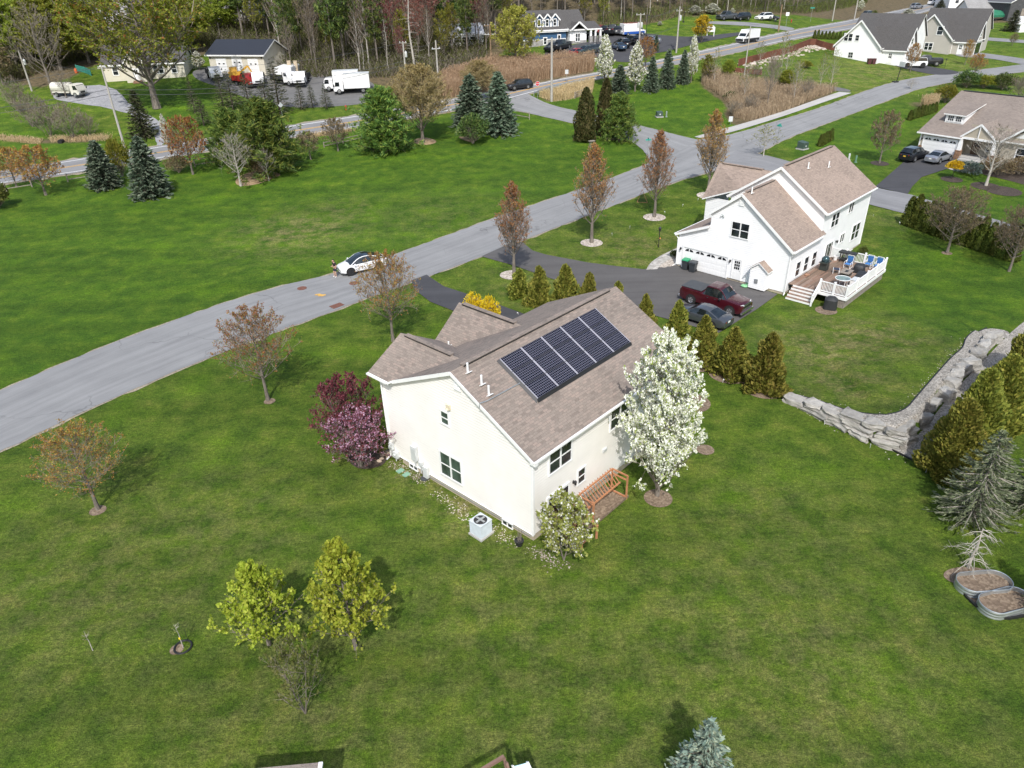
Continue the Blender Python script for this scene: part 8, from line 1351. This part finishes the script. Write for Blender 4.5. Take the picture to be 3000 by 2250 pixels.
q = gp(834, 240); o = thing('shipping_container', 'white container standing right of the garage building', 'container', q, -.05); b = MB(); b.box((0, 3, 1.3), (3.2, 6, 2.6)); [b.box((x, -.02, 1.3), (.06, .05, 2.5)) for x in (-1.5, -.05, .05, 1.5)]; [b.box((x, 3, 1.3), (.04, 5.8, 2.4)) for x in (-1.62, 1.62)]; b.build('box', M_TRIM, o)
for px, l in ((852, 'left'), (871, 'right')): b = MB(); b.box((0, 0, 1.5), (.7, .12, 3.)); b.box((0, .1, 1.5), (.08, .1, 2.8)); o = b.build('leaning_board', plain('tan_board', (.42, .34, .24), .8)); q = gp(px, 226); place(o, q, .1); o.rotation_euler = (-.12, 0, .1); tag(o, '%s tall tan board standing beside the white stake truck' % l, 'board', 'tan boards by the lot')
# ------------------------------------------------------------------ boat under a tarp
q = gp(2913, 60); o = thing('covered_boat', 'boat under a green tarp beside the grey barn', 'boat', q, .1); b = MB(); b.loft([[(x, -w_, .9), (x, -w_ * 1.05, 1.5), (x, 0, h_), (x, w_ * 1.05, 1.5), (x, w_, .9)] for x, w_, h_ in ((-3.4, 1.1, 2.0), (-1, 1.3, 2.9), (1.2, 1.25, 2.6), (3., .8, 1.9), (3.8, .15, 1.7))]); b.build('tarp', plain('green_tarp', (.02, .16, .09), .6, var=.3), o); b = MB(); b.loft([[(x, -w_, .95), (x, 0, .4), (x, w_, .95)] for x, w_ in ((-3.3, 1.05), (1, 1.2), (3.6, .15))], closed=True); b.build('hull', M_TRIM, o); b = MB(); b.box((0, 0, .35), (5, .2, .12)); [b.tube([(-.5, y, .3), (-.5, y + .18, .3)], .3, 12) for y in (-1.1, .92)]; b.build('trailer', M_BLK, o)

# ------------------------------------------------------------------ utility poles and wires
M_POLE = barkmat('weathered_pole', (.3, .28, .25), (.44, .42, .38)); M_POLEB = barkmat('brown_pole', (.2, .13, .08), (.32, .23, .15)); M_INS = plain('insulator', (.6, .62, .63), .3)
TOPS = {}
def pole(key, base, top, label, m=M_POLE, arms=(), cans=0, r=.16, wood=True, P=None):
    P = gp(*base) if P is None else P; H = htop(P, *top); rz = .35; o = thing('utility_pole', label, 'utility pole', P, rz); b = MB(); b.tube([(0, 0, -.3), (0, 0, H)], [r * 1.15, r * .8], 10); b.build('pole', m, o, True)
    for z, w_, cm in arms:
        b = MB(); b.box((0, .14, H - z), (w_, .1, .12)); b.build('crossarm', cm, o)
        for x in np.linspace(-w_ / 2 + .15, w_ / 2 - .15, 4 if w_ > 2 else 3): b = MB(); b.lathe([(.05, 0), (.06, .12), (.04, .2), (.001, .22)], (x, .14, H - z + .06), 8); b.build('insulator', M_INS, o)
    for k in range(cans): b = MB(); b.lathe([(.2, 0), (.24, .08), (.24, .85), (.18, .93), (.05, .95), (.05, 1.1), (.001, 1.1)], ((.36 if k % 2 == 0 else -.36), .05, H - 2.6), 12); b.build('transformer', M_LGREY, o, True)
    TOPS[key] = V(P[0], P[1], P[2] + H); return o
pole('a', (365, 432), (285, 195), 'tall grey leaning pole by the main road at the left', arms=((.25, 1.2, M_POLE),)); pole('b', (94, 267), (61, 146), 'grey pole with transformer behind the leafless thicket', cans=1)
pole('c', (1193, 262), (1182, 122), 'pole with one grey transformer above the tan tree', arms=((.2, 1.4, M_POLE),), cans=1); pole('d', (1286, 262), (1272, 118), 'pale pole with insulator arm right of the tan tree', arms=((1.4, 1.6, M_LGREY),)); pole('e', (1439, 182), (1436, 70), 'brown pole with two crossarms by the red budding trees', M_POLEB, ((.3, 2.4, M_POLEB), (1.9, 2.4, M_LGREY)))
pole('f', (1616, 297), (1619, 110), 'tall pale pole beside the stop sign and guardrail', r=.2); pole('g', (1871, 152), (1874, 40), 'pale pole with paired transformers by the business lot', arms=((.2, 2., M_POLE),), cans=2); pole('h', (1981, 155), (1988, 19), 'pale pole with transformer on the grass right of the business lot', cans=1, arms=((.8, 1.4, M_POLE),)); pole('i', (2280, 92), (2287, 13), 'brown pole at the corner of the side lane', M_POLEB); pole('j', (2438, 62), (2447, -14), 'pale pole beside the main road at the top', arms=((.3, 2, M_POLE),)); pole('k', (2178, 242), (2195, 76), 'thin pale pole rising from the wet meadow', r=.11); pole('l', (2502, 60), (2512, -30), 'pale pole behind the left charcoal roofed house')
def wire(a, b_, sag, label, r=.02, off=0.):
    a, b_ = V(*a), V(*b_); a[2] -= off; b_[2] -= off; t = np.linspace(0, 1, 20); pts = [a + (b_ - a) * q - V(0, 0, sag * 4 * q * (1 - q)) for q in t]; b = MB(); b.tube(pts, r, 4, cap=False); tag(b.build('utility_wire', plain('wire_grey', (.08, .08, .085), .6)), label, 'wire', 'utility wires')
T = TOPS; LFT = T['a'] + (T['a'] - T['c']) * .75 + V(-8, -6, 0)
for k, off in enumerate((.1, 3.2, 3.9)): wire(LFT, T['a'], 1.2, ['topmost wire', 'grey middle wire', 'thick black lower wire'][k] + ' left of the tall leaning pole', .03 if k else .02, off); wire(T['a'], T['c'], 1.6, ['topmost wire', 'grey middle wire', 'thick black lower wire'][k] + ' crossing in front of the truck lot', .03 if k else .02, off)
for A_, B_, n_ in (('c', 'd', 'between the two poles above the tan tree'), ('d', 'e', 'from the insulator pole to the brown crossarm pole'), ('e', 'f', 'from the brown crossarm pole to the tall pale pole'), ('f', 'h', 'above the white blossoming trees'), ('g', 'h', 'above the business lot'), ('h', 'i', 'over the main road to the brown pole'), ('i', 'j', 'along the side lane at the top')):
    for off, w_ in ((.15, 'upper wire '), (3.4, 'lower wire ')): wire(T[A_], T[B_], .8, w_ + n_, .018, off)
wire(T['a'], T['b'], 1., 'service wire to the pole by the leafless thicket', .015, .4)
for base, top, l in (((1747, 142), (1748, 94), 'black lamp post in front of the white entrance'), ((1825, 90), (1827, 38), 'black lamp post behind the parked cars, left one'), ((1893, 108), (1894, 44), 'black lamp post behind the parked cars, right one'), ((2002, 66), (2003, 36), 'black lamp post beside the yellow flowering bush')):
    P = gp(*base); H = htop(P, *top); o = thing('lamp_post', l, 'lamp post', P); b = MB(); b.tube([(0, 0, 0), (0, 0, H)], .07, 8); b.box((0, 0, .2), (.3, .3, .4)); b.build('post', M_BLK, o); b = MB(); b.box((.2, 0, H), (.7, .28, .1)); b.build('lamp_head', M_BLK, o)
P = gp(1929, 725); o = thing('yard_lamp', 'black yard lamp post on the lawn by the garage walk', 'lamp post', P); b = MB(); b.tube([(0, 0, 0), (0, 0, 1.75)], .045, 8); b.build('post', M_BLK, o); b = MB(); b.lathe([(.06, 1.75), (.12, 1.8), (.14, 2.05), (.17, 2.07), (.03, 2.2), (.001, 2.24)], n=6); b.build('lantern_head', M_BLK, o); b = MB(); b.lathe([(.02, .85), (.09, .95), (.02, 1.06)], (.1, .02, 0), 8); b.build('ornament', plain('orange_ornament', (.6, .25, .06), .5), o)
# signs
M_RED = plain('sign_red', (.5, .02, .03), .45); M_SGREEN = plain('sign_green', (.03, .3, .24), .45)
def letters(par, txt, size, P, R_, m, name='lettering'):
    cu = bpy.data.curves.new(name, 'FONT'); cu.body = txt; cu.size = size; cu.align_x = 'CENTER'; cu.align_y = 'CENTER'; cu.extrude = .004; t = bpy.data.objects.new(name, cu); COL.objects.link(t); dg = bpy.context.evaluated_depsgraph_get(); me = bpy.data.meshes.new_from_object(t.evaluated_get(dg)); bpy.data.objects.remove(t); me.materials.clear(); me.materials.append(m); o = link(name, me, par); o.location = P; o.rotation_euler = R_; return o
def facecam(P): return math.atan2(-P[1], -P[0]) + math.pi / 2
P = gp(1575, 289); o = thing('stop_sign', 'red octagonal stop sign at the side road mouth', 'sign', P, facecam(P) + .1); b = MB(); b.beam((0, .05, 0), (0, .05, 2.9), .06, .04); b.build('post', M_METAL, o); b = MB(); b.slab([(.4 * math.cos(a), 0, 2.5 + .4 * math.sin(a)) for a in np.arange(8) * math.pi / 4 + math.pi / 8], .02); b.build('face', M_RED, o); b = MB(); pts = [(.385 * math.cos(a), -.015, 2.5 + .385 * math.sin(a)) for a in np.arange(9) * math.pi / 4 + math.pi / 8]; b.tube(pts, .018, 4, cap=False); b.build('border', M_TRIM, o); letters(o, 'STOP', .3, (0, -.03, 2.5), (math.pi / 2, 0, 0), M_TRIM)
def plate_sign(name, label, px, py, h, w_, hh, m, ang, diamond=False, post=M_METAL, second=False):
    P = gp(px, py); o = thing(name, label, 'sign', P, facecam(P) + ang); b = MB(); b.beam((0, .04, 0), (0, .04, h + hh / 2), .06, .05); b.build('post', post, o); b = MB()
    if diamond: b.slab([(0, 0, h - hh / 2), (w_ / 2, 0, h), (0, 0, h + hh / 2), (-w_ / 2, 0, h)], .02)
    else: b.box((0, 0, h), (w_, .03, hh))
    b.build('face', m, o)
    if second: b = MB(); b.box((0, .05, h + .18), (.03, w_, hh)); b.build('face', m, o)
plate_sign('road_sign', 'pale back of a rectangular road sign before the reeds', 1660, 244, 2.0, .6, .75, M_LGREY, .0); plate_sign('road_sign', 'pale back of a diamond road sign in front of the thin spruces', 829, 348, 2.2, .9, .95, M_LGREY, .5, True); plate_sign('street_sign', 'green street name sign at the lawn corner by the crossing', 1896, 463, 2.5, .75, .2, M_SGREEN, .2, False, M_METAL, True); plate_sign('street_sign', 'green street name sign behind the white house', 2276, 418, 2.4, .75, .2, M_SGREEN, -.5, False, M_METAL, True); plate_sign('street_sign', 'green street name sign by the main road near the hydrant', 2374, 64, 3.4, 1.1, .28, M_SGREEN, 0, False); plate_sign('road_sign', 'white square sign at the side lane corner', 2302, 79, 2.9, .8, .8, M_TRIM, .2); plate_sign('yard_sign', 'small grey yard sign beside the sidewalk and reeds', 2139, 366, .9, .6, .8, M_LGREY, .1)
P = gp(2081, 106); o = thing('monument_sign', 'white signboard on posts on the grass by the main road', 'sign', P, facecam(P)); b = MB(); [b.box((x, 0, .8), (.14, .14, 1.8)) for x in (-.75, .75)]; b.build('posts', M_TRIM, o); b = MB(); b.slab([(-.9, -.05, .9), (.9, -.05, .9), (.9, -.05, 1.8), (.5, -.05, 2.2), (-.5, -.05, 2.2), (-.9, -.05, 1.8)], .1); b.build('board', M_TRIM, o); b = MB(); b.box((0, -.11, 1.5), (.9, .02, .35)); b.build('panel', M_LGREY, o)
P = gp(2626, 241); o = thing('basketball_hoop', 'basketball hoop on a black pole beside the far road', 'basketball hoop', P, math.radians(20)); b = MB(); b.beam((0, 0, 0), (.35, 0, 2.6), .1, .1); b.box((-.3, 0, .12), (1., .7, .2)); b.build('pole', M_BLK, o); b = MB(); b.box((.5, 0, 3.1), (.05, 1.3, .85)); b.build('backboard', M_LGREY, o); b = MB(); b.tube([(.78 + .23 * math.cos(a), .23 * math.sin(a), 2.85) for a in np.linspace(0, 6.283, 17)], .015, 5, cap=False); b.build('rim', M_RED, o)
plate_sign('mailbox_post', 'thin black post on the lawn of the beige house', 2767, 199, 1.6, .2, .3, M_BLK, .2, False, M_BLK)
for px, py, l in ((1014, 322, 'red fire hydrant on the grass strip by the lot'), (2318, 66, 'red fire hydrant by the side lane')): b = MB(); b.lathe([(.17, 0), (.17, .06), (.11, .08), (.11, .55), (.15, .57), (.15, .62), (.09, .75), (.001, .8)], n=10); b.tube([(-.2, 0, .45), (.2, 0, .45)], .06, 8); o = b.build('fire_hydrant', plain('hydrant_red', (.42, .03, .02), .5), None, True); place(o, gp(px, py)); tag(o, l, 'fire hydrant')
def cabinet(px, py, rz, l, w_=.95, h_=.75): P = gp(px, py); o = thing('transformer_box', l, 'utility box', P, rz, None); b = MB(); b.box((0, 0, .08), (w_ * 1.25, w_ * 1.15, .16)); b.build('base_pad', M_CONC, o); b = MB(); b.loft([[(-w_ / 2, -w_ / 2, .16), (w_ / 2, -w_ / 2, .16), (w_ / 2, w_ / 2, .16), (-w_ / 2, w_ / 2, .16)], [(-w_ / 2, -w_ / 2, .16 + h_ * .86), (w_ / 2, -w_ / 2, .16 + h_ * .86), (w_ / 2, w_ / 2, .16 + h_), (-w_ / 2, w_ / 2, .16 + h_)]], closed=True); b.build('cabinet', plain('utility_green', (.055, .085, .07), .5), o); b = MB(); b.box((0, -w_ / 2 - .01, .5), (.2, .02, .2)); b.build('label_plate', M_LGREY, o)
cabinet(1931, 343, .1, 'dark green transformer box on the knoll lawn'); cabinet(2350, 437, .6, 'dark green transformer box behind the white house', 1.1, .95)
def pedestal(px, py, l, m): b = MB(); b.lathe([(.13, 0), (.13, .85), (.11, .92), (.001, .95)], n=8); b.box((0, 0, .05), (.34, .34, .1)); o = b.build('utility_pedestal', m, None); place(o, gp(px, py)); tag(o, l, 'utility pedestal')
pedestal(1952, 343, 'slim grey green pedestal beside the transformer box on the knoll', plain('ped_grey', (.25, .3, .26), .5)); pedestal(2506, 476, 'green pedestal on the lawn left of the ranch driveway', plain('ped_green', (.12, .22, .16), .5)); pedestal(2486, 470, 'short pale pedestal behind the white house roof', M_LGREY)
P = gp(1733, 433); o = thing('wooden_stand', 'small weathered wooden stand beside the brownish cedars', 'stand', P, .5); b = MB(); [b.beam((x, y, 0), (x * .9, y * .9, .95), .08, .08) for x in (-.3, .3) for y in (-.2, .2)]; b.build('legs', M_WEATH, o); b = MB(); b.box((0, 0, .99), (.9, .6, .08)); b.build('top', M_WEATH, o)
P = gp(1880, 592); o = thing('rebounder', 'black netted triangular ball rebounder on the lawn by the road', 'ball net', P, .1); b = MB(); ap = (0, .15, 1.5); [b.tube([p, q], .025, 6) for p, q in (((-.55, .1, 0), ap), ((.6, -.4, 0), ap), ((-.55, .1, 0), (.6, -.4, 0)), ((.75, .5, 0), ap), ((.6, -.4, 0), (.75, .5, 0)))]; b.build('frame', M_ORWOOD, o); b = MB()
for k in range(1, 9): t = k / 9; a_ = V(-.55, .1, 0) * (1 - t) + V(*ap) * t; c_ = V(.6, -.4, 0) * (1 - t) + V(*ap) * t; b.tube([a_, c_], .008, 4); d_ = V(-.55, .1, 0) * (1 - t) + V(.6, -.4, 0) * t; b.tube([d_, d_ * .3 + V(*ap) * .7 if .2 < t < .8 else d_ * .7 + V(*ap) * .3], .008, 4)
b.build('net', M_BLK, o)
for px, py in [(2044, 588), (1999.5, 605), (1948, 626), (1897, 647), (1845, 669), (1793, 690), (2557.8, 635), (2635.7, 657.5), (2723, 684), (2823.7, 713.7), (2921, 741.5), (2414.5, 1245), (2548.5, 1313), (2712, 1384), (2987, 1192), (2117, 1121), (1518, 924)]:
    b = MB(); b.beam((0, 0, 0), (0, 0, .28), .012, .012); b.box((.045, 0, .24), (.1, .012, .09)); o = b.build('marker_flag', M_TRIM); place(o, gp(px, py), rnd.uniform(0, 3)); tag(o, 'tiny white marker flag stuck in the grass', 'marker flag', 'white marker flags')
# fences and guardrail
def rails(path, label, name='split_rail_fence', hgt_=1.1, n_r=3, m=M_WEATH, step=2.6, cat='fence', board=False):
    A_ = resample(G(*path)[:, :2], max(2, int(np.hypot(*np.diff(G(*path)[:, :2], axis=0).T).sum() / step) + 1)); z = hgt(A_[:, 0], A_[:, 1]); o = thing(name, label, cat, (A_[0][0], A_[0][1], z[0])); O_ = V(A_[0][0], A_[0][1], z[0])
    for (x, y), zz in zip(A_, z): b = MB(); b.box(V(x, y, zz + hgt_ * .48) - O_, (.13, .13, hgt_ * 1.1)); b.build('post', m, o)
    for i in range(len(A_) - 1):
        p, q = V(*A_[i], z[i]) - O_, V(*A_[i + 1], z[i + 1]) - O_; b = MB()
        if board: b.beam(p + V(0, 0, hgt_ * .5), q + V(0, 0, hgt_ * .5), .05, hgt_ * .96); [b.beam(p + V(0, -.04, hgt_ * .5 + hgt_ * k), q + V(0, -.04, hgt_ * .5 + hgt_ * k), .05, .1) for k in (-.35, 0, .35)]; b.build('board_panel', m, o)
        else: [b.beam(p + V(0, 0, hgt_ * f), q + V(0, 0, hgt_ * f), .06, .1) for f in np.linspace(.3, .9, n_r)]; b.build('rail', m, o)
rails([(1496, 340), (1551, 350)], 'short grey split rail fence right of the dark blue spruces', n_r=2); rails([(1684, 289), (1722, 274)], 'grey split rail fence behind the brownish cedars'); rails([(200, 533), (262, 523)], 'split rail fence left of the blue spruces', n_r=2); rails([(572, 489), (660, 476)], 'split rail fence between budding tree and white pine', n_r=2); rails([(950, 432), (1060, 408)], 'low split rail fence behind the small brown budding trees', n_r=2, hgt_=.8); rails([(20, 560), (95, 548)], 'split rail fence behind the rusty trees at the left', n_r=2)
M_RUST = plain('rust_brown_boards', (.16, .06, .035), .8, var=.3, sc_=3); rails([(2163, 194), (2240, 174), (2316, 155), (2378, 130), (2425, 146), (2470, 152)], 'long rust brown board fence bending round the pale rocks', 'board_fence', 1.35, 0, M_RUST, 2.4, 'fence', True); rails([(2118, 208), (2170, 214), (2230, 220)], 'low rust brown board fence half hidden by the meadow shrubs', 'board_fence', .9, 0, M_RUST, 2.4, 'fence', True)
P0 = G((1564, 282), (1620, 262), (1680, 250), (1740, 238)); o = thing('guardrail', 'grey metal guardrail beside the main road', 'guardrail', P0[0]); A_ = resample(P0, 12); [(lambda b: (b.box(q - P0[0] + V(0, .06, .35), (.1, .14, .85)), b.build('post', M_METAL, o)))(MB()) for q in A_]; b = MB(); b.loft([[q - P0[0] + V(0, d, z) for d, z in ((0, .45), (-.05, .52), (0, .6), (-.05, .68), (0, .76), (.02, .76), (.02, .45))] for q in A_], closed=True); b.build('rail', M_METAL, o)
# garden fence netting by the cottage
rails([(226, 208), (250, 214), (268, 222)], 'teal netting fence left of the ivory cottage', 'netting_fence', 1.2, 0, plain('teal_net', (.03, .2, .16), .8), 2.2, 'fence', True)
b = MB(); b.lathe([(.25, 0), (.3, .5), (.2, .9), (.001, .95)], n=8); o = b.build('barrel', plain('orange_barrel', (.6, .12, .03), .6), None, True); place(o, gp(224, 214)); tag(o, 'orange barrel beside the teal netting fence', 'barrel')
q = gp(176, 421); b = MB(); b.tube([(0, 0, .25), (0, .9, .25)], .35, 14); o = b.build('culvert_pipe', M_UNDER); place(o, q); tag(o, 'dark culvert pipe end in the grass by the main road', 'pipe')
for px, l in ((2545, 'left'), (2558, 'right')): b = MB(); b.loft([[(-.3, -.3, 0), (.3, -.3, 0), (.3, .3, 0), (-.3, .3, 0)], [(-.36, -.36, 1.), (.36, -.36, 1.), (.36, .36, 1.), (-.36, .36, 1.)]], closed=True); b.box((0, 0, 1.04), (.78, .78, .1)); o = b.build('trash_bin', plain('bin_maroon', (.09, .03, .035), .5)); place(o, gp(px, 188)); tag(o, '%s dark maroon bin at the white charcoal roofed house' % l, 'trash bin', 'maroon bins')
# ------------------------------------------------------------------ the person leaning on the white car
def skin(name, joints, edges, mats, parent, sub=2, root_=0):
    me = bpy.data.meshes.new(name); me.from_pydata([j[:3] for j in joints], edges, []); o = bpy.data.objects.new(name, me); COL.objects.link(o)
    md = o.modifiers.new('Skin', 'SKIN'); md.use_smooth_shade = True
    for i, j in enumerate(joints): r = j[3]; me.skin_vertices[0].data[i].radius = (r, j[4] if len(j) > 4 else r); me.skin_vertices[0].data[i].use_root = (i == root_)
    s = o.modifiers.new('Sub', 'SUBSURF'); s.levels = sub; s.render_levels = sub
    bpy.context.view_layer.update(); dg = bpy.context.evaluated_depsgraph_get(); m2 = bpy.data.meshes.new_from_object(o.evaluated_get(dg)); bpy.data.objects.remove(o); m2.materials.clear(); m2.materials.append(mats); m2.name = name
    for p in m2.polygons: p.use_smooth = True
    return link(name, m2, parent)
SKIN = plain('skin', (.5, .3, .21), .6, var=.08); SHIRT = plain('black_shirt', (.012, .012, .015), .85); SHORTS = plain('navy_shorts', (.012, .016, .035), .85); SHOE = plain('white_shoe', (.72, .72, .7), .6); HAIR = plain('dark_hair', (.012, .009, .008), .7)
pp = gp(984, 812); PR = thing('person', 'person in black shirt and dark shorts leaning on the white car nose', 'person', lift(pp, .045), rdw + .35)
# x forward, y left; seat leans back against the car nose, feet forward
J = [(-.10, 0, .93, .13, .15), (-.09, 0, 1.08, .12, .15), (-.05, 0, 1.25, .13, .17), (-.02, 0, 1.4, .1, .14), (.01, 0, 1.49, .055), (.05, .0, 1.57, .085, .075), (.08, 0, 1.66, .1, .085), (.06, 0, 1.73, .07)]
E_ = [(0, 1), (1, 2), (2, 3), (3, 4), (4, 5), (5, 6), (6, 7)]
def chain(start, pts):
    a = start
    for p in pts: J.append(p); E_.append((a, len(J) - 1)); a = len(J) - 1
    return a
HANDS = []
for s in (1, -1):
    chain(0, [(-.06, s * .1, .88, .1), (.06, s * .12, .48, .062), (.02, s * .12, .28, .055), (.03, s * .13, .09, .04), (.16, s * .15, .035, .035)])
    w = chain(3, [(-.03, s * .2, 1.39, .062), (-.06, s * .25, 1.12, .045), (.16, s * .15, 1.08, .035), (.27, s * .06, 1.12, .028)])
    pm = chain(w, [(.33, s * .05, 1.14, .034, .02)]); HANDS.append((s, pm))
skin('body', J, E_, SKIN, PR)
for s, pm in HANDS:
    b = MB()
    for k, (dy, ln) in enumerate(((.03, .07), (.012, .08), (-.006, .075), (-.024, .06))): y = s * (.05 + dy); b.tube([(.34, y, 1.14), (.34 + ln * .6, y * .9, 1.155), (.34 + ln * .75, y * .7, 1.185 + .005 * k)], [.011, .0095, .007], 6)
    b.tube([(.32, s * .02, 1.15), (.35, s * .0, 1.18), (.37, s * -.002, 1.2)], [.012, .01, .008], 6); b.build('hand', SKIN, PR, True)
b = MB(); b.box((.385, 0, 1.2), (.012, .075, .15), ((.8, 0, -.6), (0, 1, 0), (.6, 0, .8))); b.build('phone', M_BLK, PR)
S_ = [(-.1, 0, .98, .145, .17), (-.09, 0, 1.1, .14, .17), (-.05, 0, 1.26, .145, .185), (-.02, 0, 1.41, .1, .14), (-.005, 0, 1.46, .065)]; SE = [(0, 1), (1, 2), (2, 3), (3, 4)]
for s in (1, -1): n0 = len(S_); S_ += [(-.03, s * .2, 1.39, .078), (-.05, s * .24, 1.22, .066)]; SE += [(3, n0), (n0, n0 + 1)]
skin('shirt', S_, SE, SHIRT, PR)
T2 = [(-.1, 0, .97, .15, .17), (-.1, 0, .88, .15, .17)]; TE = [(0, 1)]
for s in (1, -1): n0 = len(T2); T2 += [(-.06, s * .1, .82, .12), (.03, s * .12, .54, .1)]; TE += [(1, n0), (n0, n0 + 1)]
skin('shorts', T2, TE, SHORTS, PR)
for s in (1, -1): skin('shoe', [(.0, s * .13, .05, .052, .05), (.1, s * .14, .045, .05, .045), (.2, s * .16, .035, .04, .032)], [(0, 1), (1, 2)], SHOE, PR)
skin('hair', [(.0, 0, 1.63, .07, .08), (.03, 0, 1.72, .1, .1), (.09, 0, 1.765, .075, .06), (-.03, 0, 1.58, .05)], [(0, 1), (1, 2), (0, 3)], HAIR, PR)
for s in (1, -1):
    b = MB(); b.lathe([(.001, -.03), (.018, -.02), (.02, .01), (.001, .03)], (.05, s * .088, 1.645), 7); b.build('ear', SKIN, PR, True); b = MB(); b.lathe([(.001, -.008), (.011, 0), (.001, .008)], (.165, s * .033, 1.635), 7); b.build('eye', M_BLK, PR, True)
b = MB(); b.tube([(.16, 0, 1.64), (.19, 0, 1.6), (.165, 0, 1.59)], [.012, .016, .01], 6); b.build('nose', SKIN, PR, True); b = MB(); b.box((.155, 0, 1.565), (.012, .045, .01)); b.build('mouth', plain('lips', (.35, .14, .12), .5), PR)
